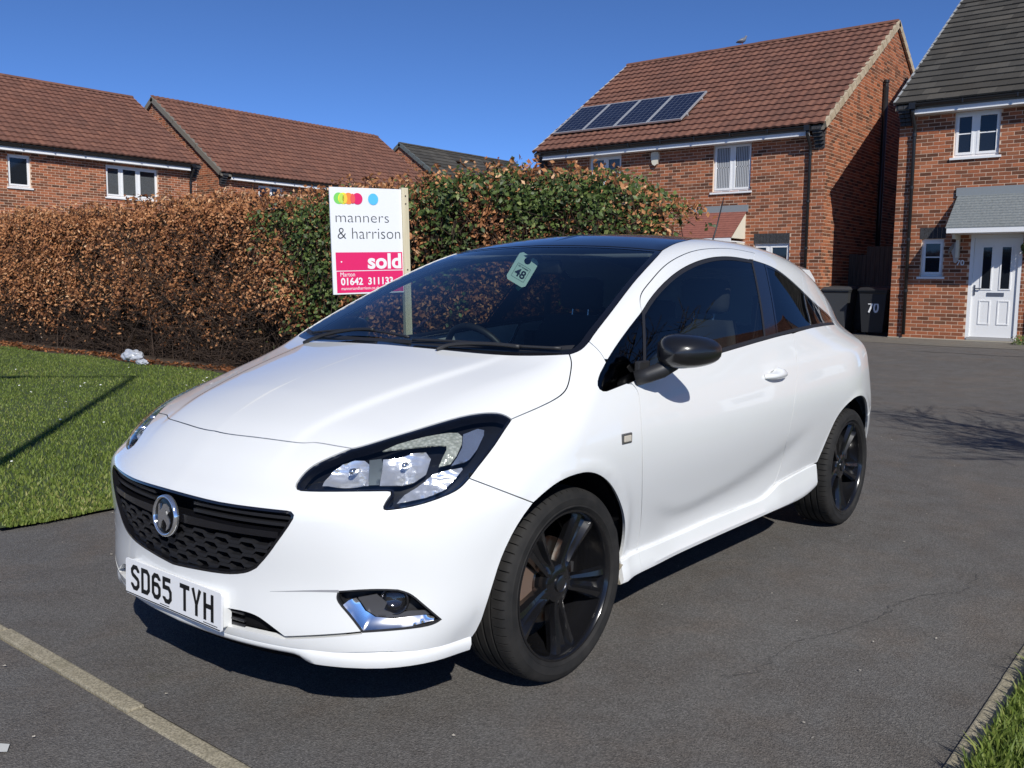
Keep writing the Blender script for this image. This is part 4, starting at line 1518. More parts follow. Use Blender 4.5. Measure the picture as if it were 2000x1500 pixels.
# panel outlines on the skin, tenths of a millimetre, in the plane square to each panel's own direction (azimuth, elevation)
OUTLINES = {
    'bonnet': {'dir':[0,62],'centre':1,'outline':[[0,-2505],[288,-2512],[480,-2510],[670,-2502],[1042,-2475],[1404,-2435],[2104,-2345],[2603,-2271],[2920,-2219],[3211,-2160],[3333,-2123],[3536,-2046],[3619,-2010],[3822,-1903],[3910,-1871],[4130,-1815],[4602,-1711],[5012,-1603],[5093,-1533],[5143,-1477],[5271,-1311],[5343,-1208],[5490,-980],[5561,-862],[5742,-533],[5886,-237],[6026,76],[6370,924],[6516,1266],[6665,1571],[6768,1749],[6924,1977],[7025,2099],[7076,2149],[7131,2191],[7188,2224],[7248,2247],[7307,2262],[7364,2268],[7472,2265],[7494,2412],[7662,3348],[7740,3853],[7771,4171],[7777,4318],[7774,4459],[7761,4597],[7735,4736],[7695,4879],[7645,5025],[7586,5173],[7463,5463],[7337,5729],[7268,5848],[7190,5957],[7010,6168],[6843,6053],[6662,5953],[6277,5775],[5876,5609],[5562,5495],[5235,5387],[4912,5266],[4676,5200],[4294,5118],[3882,5048],[3440,4988],[2964,4937],[2273,4881],[1711,4848],[1116,4827],[491,4820],[0,4826]],'close':[[0,4286],[0,1047],[0,-1851]]},
    'bumper': {'dir':[42,22],'centre':1,'outline':[[-4695,5336],[-4484,5255],[-4338,5205],[-4044,5118],[-3748,5043],[-2176,4667],[-1928,4617],[-1718,4589],[-1631,4584],[-1408,4587],[-1319,4576],[-1110,4532],[-667,4419],[-270,4327],[-719,4121],[-1024,3972],[-1202,3873],[-1282,3819],[-1356,3763],[-1425,3702],[-1488,3637],[-1543,3571],[-1630,3442],[-1691,3319],[-1699,3225],[-1640,3136],[-1534,3093],[-1268,3063],[-998,3045],[-555,3028],[-92,3019],[337,3017],[838,3021],[929,3003],[936,2909],[866,2806],[806,2695],[756,2573],[769,2506],[835,2485],[917,2491],[1206,2535],[1493,2596],[1782,2682],[1978,2753],[2174,2832],[2452,2961],[2617,3054],[2693,3107],[2764,3165],[2830,3230],[2893,3300],[3013,3449],[3103,3414],[3386,3323],[3960,3150],[4352,3044],[4862,2925],[4581,2549],[4422,2308],[4321,2139],[4226,1967],[4051,1616],[3936,1346],[3836,1067],[3593,291],[3398,-302],[3256,-592],[3139,-758],[2297,-1014],[1741,-1129],[-740,-1162],[-1275,-1100],[-1789,-1028],[-2281,-948],[-2755,-860],[-3210,-765],[-3650,-663],[-4074,-554],[-4485,-440],[-4886,-322],[-5670,-78]],'close':[[-5712,105],[-5729,298],[-5732,497],[-5712,1106],[-5708,1509],[-5725,1902],[-5765,2487],[-5775,2883],[-5771,3085],[-5759,3291],[-5710,3511],[-5586,3763],[-5419,4033],[-5274,4294],[-5161,4541],[-5038,4792],[-4880,5059]]},
    'wing': {'dir':[78,32],'centre':0,'outline':[[-332,3084],[601,3288],[1107,3412],[1431,3509],[1579,3562],[1716,3619],[1841,3683],[1958,3758],[2069,3847],[2175,3952],[2278,4069],[2380,4194],[2668,4565],[2753,4682],[2828,4798],[2892,4914],[3009,5153],[3144,5163],[3284,5186],[3432,5230],[3589,5304],[3752,5400],[3921,5509],[3937,5363],[3966,5225],[4028,4966],[4085,4595],[3631,4218],[3490,4077],[3374,3935],[3310,3795],[3338,3678],[3475,3612],[3669,3612],[3883,3659],[4864,3892],[5204,3870],[5270,3812],[5328,3753],[5372,3689],[5401,3622],[5416,3550],[5419,3473],[5412,3389],[5397,3300],[5330,3007],[5291,2798],[5278,2693],[5265,2482],[5264,2277],[5280,1984],[5300,1789],[5337,1581],[5364,1468],[5400,1349],[5444,1224],[5557,959],[5699,683],[6089,6],[6152,-119],[6202,-237],[6241,-349],[6269,-456],[6287,-558],[6297,-656],[6300,-752],[6290,-939],[6088,-1063],[5131,-1195],[5182,-1011],[5199,-919],[5207,-824],[5201,-723],[5183,-620],[5153,-516],[5112,-413],[5061,-313],[5002,-216],[4933,-121],[4853,-27],[4761,69],[4655,166],[4536,264],[4405,363],[4264,461],[4114,558],[3956,652],[3791,743],[3618,828],[3440,905],[3255,975],[3065,1035],[2875,1084],[2687,1124],[2505,1152],[2329,1170],[2158,1179],[1989,1179],[1822,1171],[1486,1137],[1147,1085],[978,1052],[650,973],[494,926],[345,876],[69,769],[-175,663],[-497,512],[-880,653],[-1122,748],[-1345,848],[-1555,951],[-1755,1056],[-2037,1217],[-2303,1382],[-2472,1495],[-2096,1778],[-1547,2162],[-1314,2330],[-748,2769],[-434,3004]],'close':[]},
    'door': {'dir':[88,5],'centre':0,'outline':[[3793,8439],[3923,8315],[3977,8251],[4018,8185],[4044,8116],[4054,8044],[4052,7967],[4040,7885],[4020,7798],[3936,7508],[3887,7297],[3870,7188],[3849,6964],[3843,6738],[3856,6403],[3878,6169],[3918,5910],[3949,5767],[3989,5611],[4038,5444],[4166,5080],[4327,4688],[4693,3881],[4776,3688],[4849,3505],[4909,3334],[4956,3175],[4990,3027],[5014,2888],[5029,2756],[5036,2630],[5033,2390],[5305,2271],[6056,2272],[7169,2263],[7744,2266],[8321,2278],[10784,2373],[11441,2391],[12107,2401],[12777,2399],[13112,2392],[14722,2342],[15010,2341],[15280,2346],[15526,2361],[15744,2388],[15932,2427],[16093,2477],[16229,2537],[16347,2604],[16452,2676],[16550,2752],[16645,2840],[16735,2933],[16818,3032],[16890,3140],[16948,3261],[16994,3394],[17027,3539],[17046,3696],[17051,3865],[17036,4046],[16991,4240],[16894,4449],[16765,4669],[16677,4885],[16633,5096],[16611,5304],[16604,5508],[16606,5706],[16617,5898],[16635,6081],[16659,6254],[16687,6419],[16722,6575],[16764,6724],[16813,6867],[16869,7004],[16933,7137],[17222,7665],[17291,7806],[17353,7954],[17467,8262],[17562,8418],[17674,8574],[17733,8731],[17775,8886],[17880,9340],[17923,9489],[17975,9637],[17756,9648],[16717,9589],[15697,9516],[14047,9386],[11487,9170],[7850,8853],[4638,8561],[4051,8495]],'close':[]},
    'window_frame': {'dir':[88,25],'centre':0,'outline':[[5859,7412],[5904,7538],[5964,7665],[6043,7791],[6143,7913],[6264,8028],[6405,8139],[6567,8245],[6749,8350],[7174,8565],[7961,8947],[8257,9085],[8566,9222],[8885,9354],[9210,9477],[9541,9590],[9876,9695],[10214,9793],[10891,9968],[11231,10047],[11575,10119],[11927,10184],[12292,10242],[12673,10293],[13067,10338],[13467,10377],[13866,10411],[14626,10465],[14979,10484],[15322,10497],[15662,10502],[16009,10499],[16371,10488],[17141,10451],[17975,10405],[16768,9954],[15699,10000],[15359,10007],[15027,10008],[14701,10002],[14380,9990],[14061,9971],[13423,9917],[13100,9880],[12774,9837],[12442,9786],[12102,9728],[11756,9663],[11407,9591],[11057,9512],[10710,9428],[10368,9338],[10034,9244],[9707,9146],[9388,9042],[9075,8935],[8767,8823],[8168,8586],[7599,8339],[7080,8092],[6625,7855],[6422,7741],[6050,7519]],'close':[]},
    'side_frame': {'dir':[92,28],'centre':0,'outline':[[2238,5913],[2563,6099],[3043,6352],[5354,7521],[6099,7887],[6634,8137],[7496,8519],[8361,8886],[9617,9408],[10334,9606],[10703,9700],[11071,9784],[11441,9854],[12241,9977],[13317,10175],[14822,10278],[16824,10290],[18824,10196],[20822,10014],[22822,9765],[24824,9455],[26025,9216],[27217,8330],[27927,7448],[28383,6569],[28751,5804],[28803,5148],[28782,4628],[28832,4068],[29099,3134],[29369,2400],[29733,2342],[29009,1633],[28298,999],[27280,531],[27007,761],[26704,966],[26374,1144],[26020,1291],[25648,1408],[25261,1494],[24863,1548],[24459,1572],[24054,1564],[23653,1524],[23014,1392],[22782,1329],[22560,1259],[22350,1179],[22155,1089],[21981,988],[21832,875],[21706,753],[21598,623],[21502,487],[21329,206],[21250,64],[21111,-213],[20887,-722],[19345,-743],[18249,-773],[17242,-825],[15981,-912],[16095,-884],[16184,-810],[16265,-730],[16336,-643],[16393,-546],[16437,-438],[16468,-321],[16485,-195],[16487,-60],[16469,83],[16420,233],[16318,389],[16182,548],[16089,711],[16040,876],[16015,1041],[16005,1206],[16005,1369],[16014,1528],[16031,1683],[16053,1831],[16082,1974],[16116,2111],[16158,2244],[16208,2373],[16265,2499],[16330,2622],[16625,3118],[16696,3253],[16761,3394],[16879,3693],[16978,3852],[17095,4014],[17157,4171],[17202,4325],[17317,4779],[17363,4930],[17419,5082],[17907,5130],[19990,5249],[21935,5379],[23683,5516],[24985,5633],[24854,5745],[24648,5852],[24350,5958],[23567,6182],[23165,6305],[22785,6435],[22439,6573],[22128,6715],[21843,6861],[21576,7009],[20825,7447],[20341,7724],[19857,7983],[19612,8104],[19358,8218],[19090,8324],[18803,8419],[18493,8503],[18157,8576],[17804,8640],[17440,8696],[16706,8798],[17562,9249],[16337,9353],[15600,9404],[15253,9418],[14913,9423],[14570,9421],[13844,9399],[13053,9360],[12652,9333],[12257,9300],[11874,9261],[11507,9214],[11153,9160],[10807,9098],[10465,9030],[10124,8956],[9782,8876],[9442,8789],[9103,8694],[8769,8591],[8441,8479],[8118,8357],[7805,8230],[7504,8101],[6706,7744],[6275,7542],[6090,7443],[5924,7342],[5779,7235],[5654,7123],[5549,7004],[5465,6880],[5401,6754],[5351,6629],[5148,6527],[4284,6116],[3622,5785],[3010,5462],[2670,5271],[2379,5099],[2232,5130],[2231,5379],[2218,5638],[2220,5773]],'close':[]},
    'windscreen': {'dir':[5,62],'centre':1,'outline':[[5,4826],[493,4782],[912,4752],[1319,4731],[1905,4711],[2456,4704],[2971,4708],[3451,4722],[3753,4738],[4041,4759],[4316,4786],[4579,4819],[4828,4860],[4947,4886],[5281,4982],[5726,5093],[6046,5186],[6253,5253],[6556,5361],[6754,5436],[6945,5521],[7122,5623],[7200,5744],[7267,5876],[7315,6026],[7339,6198],[7343,6388],[7338,6588],[7281,7118],[7189,8224],[7115,9024],[6904,10912],[6759,12436],[6694,13062],[6618,13652],[6576,13922],[6530,14179],[6426,14689],[6295,14649],[5992,14640],[4524,14644],[3241,14630],[2661,14633],[2072,14651],[1679,14675],[1287,14709],[808,14763]],'close':[[754,14132],[379,9522],[58,5454]]},
    'roof': {'dir':[0,86],'centre':1,'outline':[[0,10228],[483,10213],[876,10212],[1270,10223],[1857,10259],[2244,10294],[2623,10335],[4541,10565],[5166,10646],[5465,10696],[5592,10758],[5362,12223],[5318,12596],[5235,13400],[5000,14474],[4850,15975],[4750,17970],[4720,19959],[4720,21942],[4700,23919],[4620,25890],[4550,27067],[3000,27476],[0,27766]],'close':[[0,27077],[0,18715],[0,10944]]},
    'tailgate': {'dir':[172,25],'centre':1,'outline':[[3742,982],[732,880],[-859,859],[-1383,-1393],[-1909,-3145],[-2443,-3615],[-2890,-3957],[-3129,-4449],[-3191,-5475],[-3202,-6317],[-658,-6860],[4356,-6754]],'close':[[4333,-6376],[4295,-5641],[4230,-4205],[4161,-3067],[4101,-2268],[3999,-1031],[3956,-591],[3903,-120],[3836,391]]},
    'rear_bumper': {'dir':[138,8],'centre':1,'outline':[[20942,3695],[16926,3276],[14338,3375],[14773,3165],[13793,2727],[13071,2223],[12268,1858],[12512,1479],[12729,1076],[12913,653],[13064,216],[13188,-226],[13296,-666],[13385,-1096],[13435,-1514],[13711,-1756],[14739,-1796],[15545,-1769],[17364,-1634],[18974,-1467],[20507,-1288]],'close':[[20735,-987],[20913,-678],[21033,-359],[21108,-34],[21157,295],[21192,626],[21217,959],[21233,1293],[21250,1964],[21244,2301],[21215,2643],[21151,2989],[21054,3341]]},
    'headlight': {'dir':[48,26],'centre':0,'outline':[[-1079,3639],[-977,3649],[-809,3687],[-578,3753],[-316,3835],[598,4141],[1687,4535],[2045,4652],[2272,4715],[2382,4741],[2594,4782],[2792,4808],[2973,4820],[3136,4815],[3213,4802],[3286,4781],[3355,4752],[3418,4717],[3473,4678],[3568,4594],[3370,4308],[2943,3667],[2709,3352],[2124,2598],[1993,2450],[1925,2381],[1853,2317],[1777,2260],[1697,2209],[1612,2163],[1429,2078],[1129,1959],[824,1858],[526,1780],[330,1743],[37,1705],[-60,1695],[-143,1692],[-207,1716],[-217,1785],[-158,1907],[-90,2018],[-12,2120],[-12,2216],[-102,2239],[-807,2269],[-1246,2299],[-1586,2329],[-2085,2387],[-2419,2446],[-2517,2498],[-2566,2594],[-2550,2690],[-2481,2812],[-2439,2874],[-2330,3002],[-2264,3063],[-2193,3122],[-2116,3175],[-1946,3271],[-1650,3406],[-1198,3591]],'close':[]},
    'grille': {'dir':[10,5],'centre':1,'outline':[[-1484,5561],[215,5519],[815,5511],[1513,5519],[3128,5553],[3271,5540],[3376,5462],[3362,5350],[3231,5133],[3039,4867],[2736,4479],[2577,4290],[2404,4105],[2124,3832],[1943,3728],[1847,3681],[1746,3640],[1637,3603],[1398,3541],[1132,3491],[852,3454],[372,3411],[-679,3338],[-1233,3306],[-1481,3300]],'close':[[-1482,3551],[-1496,4549],[-1496,5303]]},
    'intake': {'dir':[15,5],'centre':1,'outline':[[-2216,2517],[-1039,2481],[30,2493],[709,2525],[960,2521],[1081,2512],[1195,2498],[1300,2478],[1395,2454],[1482,2424],[1653,2351],[1843,2259],[2047,2153],[2252,2038],[4420,2428],[4445,2352],[3415,2155],[2242,1939],[1807,1961],[1460,1970],[1085,1971],[-23,1959],[-1199,1986],[-2211,1990]],'close':[[-2216,2165],[-2217,2340]]},
    'fog': {'dir':[42,10],'centre':0,'outline':[[-460,2560],[100,2609],[396,2623],[599,2626],[846,2620],[1131,2602],[1302,2550],[1413,2504],[1466,2475],[1518,2441],[1619,2362],[2001,2008],[2310,1711],[2216,1647],[2142,1609],[2051,1578],[1944,1554],[1758,1529],[1401,1502],[182,1432],[-74,1768],[-231,1957],[-387,2131],[-467,2241],[-493,2295],[-507,2348],[-507,2401],[-497,2454],[-480,2507]],'close':[]},
    'quarter_light': {'dir':[88,20],'centre':0,'outline':[[5874,8365],[4804,7817],[4150,7464],[3736,7231],[3371,7016],[3063,6824],[2665,6559],[2298,6301],[2146,6172],[2019,6041],[1943,5907],[1961,5789],[2095,5709],[2291,5691],[2511,5718],[3278,5828],[4638,6000],[4904,6473],[5101,6842],[5368,7367],[5789,8216]],'close':[]},
    'door_glass': {'dir':[88,25],'centre':0,'outline':[[5874,7412],[6422,7741],[6843,7972],[7080,8092],[7599,8339],[7879,8463],[8465,8707],[9075,8935],[9388,9042],[9707,9146],[10034,9244],[10368,9338],[10710,9428],[11057,9512],[11407,9591],[11756,9663],[12102,9728],[12442,9786],[12774,9837],[13100,9880],[13423,9917],[14061,9971],[14380,9990],[14701,10002],[15027,10008],[15359,10007],[16047,9987],[17142,9935],[17012,9743],[16784,9368],[16562,8993],[16347,8616],[16142,8235],[15676,7305],[15404,6798],[15157,6340],[15023,6051],[12313,5805],[9417,5531],[7360,5327],[4638,5046],[4904,5519],[5101,5887],[5368,6412],[5789,7262]],'close':[]},
    'pillar': {'dir':[88,25],'centre':0,'outline':[[17142,9935],[17878,9856],[18244,9810],[18155,9584],[17881,9176],[17621,8771],[17375,8370],[17260,8169],[16390,6563],[16252,6285],[16194,6152],[14898,6038],[15086,6194],[15235,6488],[15676,7305],[16045,8044],[16243,8426],[16562,8993],[17012,9743]],'close':[]},
    'rear_quarter_glass': {'dir':[95,25],'centre':0,'outline':[[17418,8889],[17768,8818],[18101,8738],[18409,8647],[18693,8546],[18958,8435],[19208,8315],[19450,8189],[19689,8057],[20165,7777],[21145,7176],[21410,7021],[21692,6868],[21999,6718],[22343,6571],[22721,6431],[23122,6297],[23903,6050],[24200,5935],[24405,5822],[24534,5706],[23221,5629],[22265,5579],[20757,5508],[19515,5457],[16966,5368],[15977,5354],[15041,5331],[15234,5471],[15305,5604],[15469,5885],[16335,7301],[16462,7495],[16730,7883],[17015,8274],[17314,8667]],'close':[]},
    'tail_lamp': {'dir':[150,10],'centre':0,'outline':[[10659,4216],[9790,4495],[9081,4532],[8531,4162],[8354,3646],[8391,2820],[8633,2240],[9342,2186],[9939,2411],[10395,3056]],'close':[]},
    'lamp_inner': {'dir':[48,26],'centre':0,'outline':[[-1905,2609],[-1831,2814],[-1647,3101],[-1372,3277],[-1023,3343],[-744,3307],[-619,3169],[-587,2907],[-579,2844],[-643,2488],[-1188,2533],[-1850,2603]],'close':[]},
    'lamp_divider': {'dir':[48,26],'centre':0,'outline':[[-605,3286],[-274,3306],[-235,3141],[-343,2480],[-629,2487],[-607,3214]],'close':[]},
    'lamp_outer': {'dir':[48,26],'centre':0,'outline':[[-229,3307],[186,3382],[658,3477],[977,3492],[1107,3260],[962,2788],[816,2684],[624,2548],[277,2445],[-330,2468],[-237,3238]],'close':[]},
    'lamp_daylight': {'dir':[48,26],'centre':0,'outline':[[-236,3541],[209,3739],[557,3838],[969,3963],[1634,4114],[1929,4125],[2046,3984],[2001,3694],[1825,3307],[1635,3042],[1310,2960],[1417,3219],[1549,3491],[1559,3633],[1380,3650],[663,3589],[-175,3543]],'close':[]},
    'lamp_clear': {'dir':[48,26],'centre':0,'outline':[[2098,4146],[2547,4328],[2731,4278],[2703,4094],[2475,3623],[2222,3269],[2068,3158],[1669,3022],[1854,3307],[2038,3695],[2087,4069]],'close':[]},
    'lamp_turn': {'dir':[48,26],'centre':0,'outline':[[1190,2802],[1975,2966],[1997,2905],[1785,2644],[1488,2338],[955,2115],[436,1973],[136,1928],[357,2185],[795,2473],[1140,2760]],'close':[]},
    'fog_trim': {'dir':[42,10],'centre':0,'outline':[[-394,2125],[-224,2251],[-16,2318],[231,1967],[516,1797],[1036,1748],[1536,1789],[1983,1815],[2135,1748],[2107,1670],[1508,1563],[898,1512],[230,1440],[87,1556],[-225,1913],[-352,2072]],'close':[]},
    'fog_shroud': {'dir':[42,10],'centre':0,'outline':[[51,2338],[565,2425],[847,2179],[753,1987],[1036,1884],[1461,1943],[1519,1943],[1983,1939],[2030,1886],[2078,1833],[1583,1813],[1036,1777],[563,1816],[279,1991],[84,2288]],'close':[]},
}
# ---------------------------------------------------------------- car: materials
def _paint(nt, b):
    k = NT(nt)
    n = k.noise(k.coord(), 900., 2.)
    k.link(k.bump(n, .012, .0004), b.inputs['Normal'])
    d = k.noise(k.coord(), 9., 5.)
    k.link(k.mix(k.math('MULTIPLY', d, .10), (.765, .770, .755), (.69, .69, .665)), b.inputs['Base Color'])


M_PAINT = mat('white paint', (.80, .805, .81), .32, coat=1., coat_rough=.02, build=_paint)
M_BLACKP = mat('black gloss', (.008, .008, .01), .12, coat=.6)
M_TRIM = mat('black trim', (.018, .018, .02), .5)
M_TRIMCHROME = mat('satin chrome', (.90, .90, .90), .13, 1., spec=.9)
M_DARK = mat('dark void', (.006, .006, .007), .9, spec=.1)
M_RUB = mat('tyre rubber', (.022, .021, .02), .78, spec=.3, build=lambda nt, b: NT(nt).link(NT(nt).ramp(NT(nt).noise(NT(nt).coord(), 14., 6.), [(.3, (.010, .010, .010)), (.75, (.026, .024, .022))]), b.inputs['Base Color']))
M_RIM = mat('black alloy', (.007, .007, .008), .20, spec=.5, coat=.4, coat_rough=.05)
M_CHROME = mat('chrome', (.84, .85, .86), .09, .93, spec=.9)
M_SILVER = mat('reflector', (.88, .88, .88), .17, .70, spec=.9, build=lambda nt, b: NT(nt).link(NT(nt).bump(NT(nt).noise(NT(nt).coord((28., 28., 70.)), 1., 0.), .35, .012), b.inputs['Normal']))
M_STEEL = mat('brake steel', (.30, .28, .26), .4, 1., build=lambda nt, b: NT(nt).link(NT(nt).ramp(NT(nt).noise(NT(nt).coord(), 30., 4.), [(.4, (.26, .24, .22)), (.7, (.20, .10, .06))]), b.inputs['Base Color']))
M_SEAT = mat('seat cloth', (.022, .022, .025), .9)
M_DASH = mat('dash plastic', (.014, .014, .016), .6)
M_LINER = mat('headlining', (.10, .10, .10), .95)
M_PLATE = mat('plate white', (.80, .80, .80), .35)
M_INK = mat('plate ink', (.006, .006, .006), .4)
M_RED = mat('lamp red', (.35, .012, .015), .1, coat=1.)
M_AMBER = mat('indicator lens', (.55, .50, .42), .15, spec=.7)
M_DIRT = mat('road dirt', (.34, .30, .24), .9, build=lambda nt, b: NT(nt).link(NT(nt).ramp(NT(nt).noise(NT(nt).coord(), 45., 6.), [(.35, (.55, .50, .42)), (.6, (.22, .19, .14))]), b.inputs['Base Color']))


def glass_mat(name, tint, boost=1.):
    m = bpy.data.materials.new(name)
    m.use_nodes = True
    nt = m.node_tree
    nt.nodes.clear()
    k = NT(nt)
    out = k.new('OutputMaterial')
    tr = k.new('BsdfTransparent', Color=(*tint, 1))
    gl = k.new('BsdfGlossy', Color=(1, 1, 1, 1), Roughness=.0)
    fr = k.new('LayerWeight')
    fac = k.math('ADD', k.math('MULTIPLY', k.math('POWER', fr.outputs['Facing'], 5.), .9 * boost), .065)
    mx = k.new('MixShader')
    k.link(fac, mx.inputs[0])
    k.link(tr.outputs[0], mx.inputs[1])
    k.link(gl.outputs[0], mx.inputs[2])
    k.link(mx.outputs[0], out.inputs[0])
    return m


M_GLASS = glass_mat('green tinted glass', (.56, .63, .62))
M_SIDEGLASS = glass_mat('side glass', (.62, .69, .67))
M_PRIV = glass_mat('dark tinted glass', (.10, .11, .11))
M_LENS = glass_mat('lamp lens', (.94, .95, .96), .8)


# ---------------------------------------------------------------- car: panel builder
def basis(az, el):
    a, e = rad(az), rad(el)
    n = np.array([math.cos(e) * math.cos(a), math.cos(e) * math.sin(a), math.sin(e)])
    e1 = np.array([-math.sin(a), math.cos(a), 0.])
    return n, e1, np.cross(n, e1)


FRAME_END = (np.array([-1.778, .5918, 1.395]), np.array([-1.6934, .6242, 1.3595]))


def get_outline(key, inset):
    d = OUTLINES[key]
    o = np.array(d['outline'], float) * 1e-4
    if d['centre']:
        q = np.concatenate([densify(o, .011, False), np.array(d['close'], float).reshape(-1, 2) * 1e-4])
        n = len(q) - len(d['close'])
        fixed = np.zeros(len(q), bool); fixed[n:] = True; fixed[0] = True; fixed[n - 1] = True
    else:
        q = densify(o, .011); fixed = np.zeros(len(q), bool)
    if area2(q) < 0:
        q = q[::-1]; fixed = fixed[::-1]
    if key in ('window_frame', 'side_frame'):          # the two run into one another behind the door
        n, e1, e2 = basis(*d['dir'])
        for p in FRAME_END:
            fixed |= ((q - np.array([np.dot(p, e1), np.dot(p, e2)])) ** 2).sum(1) < .012 ** 2
    if inset:
        q = poly_offset(q, inset, fixed if fixed.any() else None)
    return q, fixed


class Panel:
    """a piece of the skin cut out by its outline; optional holes, offset along the normal, returned edge"""
    def __init__(s, key, grid=.022, inset=.0018, off=0., flange=.012, holes=(), outline=None, disp=None, direction=None, centre=None, far=1.2):
        d = OUTLINES.get(key)
        az, el = direction or d['dir']
        centre = d['centre'] if centre is None else centre
        n, e1, e2 = basis(az, el)
        s.n, s.e1, s.e2 = n, e1, e2
        if outline is None:
            q, fixed = get_outline(key, inset)
        else:
            q = np.asarray(outline, float)
            if area2(q) < 0:
                q = q[::-1]
            fixed = np.zeros(len(q), bool)
        loops = [(q, fixed)]
        for h, hc in holes:
            if area2(h) < 0:
                h = h[::-1]
            loops.append((np.asarray(h, float), hc))
        V = []; E = []
        for lq, _ in loops:
            m = len(V)
            V += [tuple(p) for p in lq]
            E += [(m + i, m + (i + 1) % len(lq)) for i in range(len(lq))]
        lo, hi = q.min(0), q.max(0)
        gx = np.arange(lo[0], hi[0], grid); gy = np.arange(lo[1], hi[1], grid * .866)
        G = np.array([(x + (grid / 2 if j % 2 else 0), y) for j, y in enumerate(gy) for x in gx])
        if len(G):
            G = G[inside(q, G) & ~near_edge(q, G, grid * .45)]
            for lq, _ in loops[1:]:
                if len(G):
                    G = G[~inside(lq, G) & ~near_edge(lq, G, grid * .45)]
        P2 = np.array(V + [tuple(p) for p in G])
        r = delaunay_2d_cdt([Vector(p) for p in P2], E, [], 0, 1e-6)
        P2 = np.array([tuple(v) for v in r[0]]); F = [tuple(f) for f in r[2]]
        cen = np.array([(P2[f[0]] + P2[f[1]] + P2[f[2]]) / 3 for f in F])
        ok = inside(q, cen)
        for lq, _ in loops[1:]:
            ok &= ~inside(lq, cen)
        F = [f for f, k in zip(F, ok) if k]
        O = P2[:, :1] * e1 + P2[:, 1:] * e2 + n * 4.2
        # a point of the panel is where the line square to the panel meets the skin
        H = body_hit(O, -n, .5, 6.5, 56)
        bad = np.isnan(H[:, 0])
        if bad.any():
            good = np.where(~bad)[0]
            for i in np.where(bad)[0]:
                j = good[np.argmin(((P2[good] - P2[i]) ** 2).sum(1))]
                H[i] = H[j] + (P2[i, 0] - P2[j, 0]) * e1 + (P2[i, 1] - P2[j, 1]) * e2
        N = body_n(H)
        if centre:
            c = np.abs(H[:, 1]) < .0016
            H[c, 1] = 0; N[c, 1] = 0
            N /= np.linalg.norm(N, axis=1, keepdims=True)
        offs = np.full(len(H), off)
        if disp is not None:
            offs = offs + disp(H, P2)
        H = H + N * offs[:, None]
        s.H, s.N, s.F, s.P2, s.centre = H, N, F, P2, centre
        # boundary loops -> returned edge
        cnt = {}
        for f in F:
            for a, b in ((f[0], f[1]), (f[1], f[2]), (f[2], f[0])):
                cnt[(a, b)] = 1
        s.bd = [(a, b) for (a, b) in cnt if (b, a) not in cnt]
        if centre:
            s.bd = [(a, b) for a, b in s.bd if not (H[a, 1] == 0 and H[b, 1] == 0)]
        s.flange = flange
        s.own_normals = disp is None

    def arrays(s, mirror_y=False):
        H, N, F = s.H, s.N, list(s.F)
        V = [tuple(h) for h in H]; VN = [tuple(x) for x in N]
        fl = s.flange
        if fl:
            for a, b in s.bd:
                t = H[b] - H[a]; L = np.linalg.norm(t)
                if L < 1e-9:
                    continue
                o = np.cross(t / L, (N[a] + N[b]) / 2); o /= max(np.linalg.norm(o), 1e-9)
                m = len(V)
                for i, dp in ((a, 0), (b, 0), (b, fl), (a, fl)):
                    V.append(tuple(H[i] - N[i] * dp)); VN.append(tuple(o))
                F.append((m, m + 3, m + 2, m + 1))
        V = np.array(V); VN = np.array(VN)
        # consistent winding
        F2 = []
        for f in F:
            p = [V[i] for i in f]
            g = np.cross(p[1] - p[0], p[2] - p[0])
            F2.append(f if (g * VN[f[0]]).sum() >= 0 else tuple(reversed(f)))
        if s.centre:
            m = len(V)
            idx = np.where(V[:, 1] == 0, np.arange(m), np.arange(m) + m)
            V = np.concatenate([V, V * [1, -1, 1]]); VN = np.concatenate([VN, VN * [1, -1, 1]])
            F2 = F2 + [tuple(int(idx[i]) for i in reversed(f)) for f in F2]
        elif mirror_y:
            V = V * [1, -1, 1]; VN = VN * [1, -1, 1]
            F2 = [tuple(reversed(f)) for f in F2]
        used = sorted({i for f in F2 for i in f}); mp = {u: i for i, u in enumerate(used)}
        return V[used], VN[used], [tuple(mp[i] for i in f) for f in F2]

    def make(s, name, material, parent, mirror_y=False):
        V, VN, F = s.arrays(mirror_y)
        me = mesh_data(name, V, F, material, True)
        if s.own_normals:
            me.normals_split_custom_set_from_vertices([tuple(x) for x in VN])
        return link(name, me, parent)

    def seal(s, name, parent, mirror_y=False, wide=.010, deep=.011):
        """black strip behind the shut line, standing in for the shade in the gap"""
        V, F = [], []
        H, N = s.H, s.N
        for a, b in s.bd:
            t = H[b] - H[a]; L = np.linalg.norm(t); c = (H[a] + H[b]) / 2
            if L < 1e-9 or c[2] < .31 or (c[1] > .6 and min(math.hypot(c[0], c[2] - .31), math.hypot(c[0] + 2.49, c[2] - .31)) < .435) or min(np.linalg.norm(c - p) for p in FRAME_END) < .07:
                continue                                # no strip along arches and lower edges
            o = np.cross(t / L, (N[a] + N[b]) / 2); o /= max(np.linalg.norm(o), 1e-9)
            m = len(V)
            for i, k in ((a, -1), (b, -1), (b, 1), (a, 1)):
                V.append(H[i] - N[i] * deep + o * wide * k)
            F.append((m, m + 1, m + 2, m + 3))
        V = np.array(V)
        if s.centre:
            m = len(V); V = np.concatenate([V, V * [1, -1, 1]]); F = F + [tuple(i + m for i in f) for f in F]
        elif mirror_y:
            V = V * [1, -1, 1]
        o = obj(name, V, F, M_DARK, parent)  # black added so that the gap between panels reads as shaded
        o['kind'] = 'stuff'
        return o


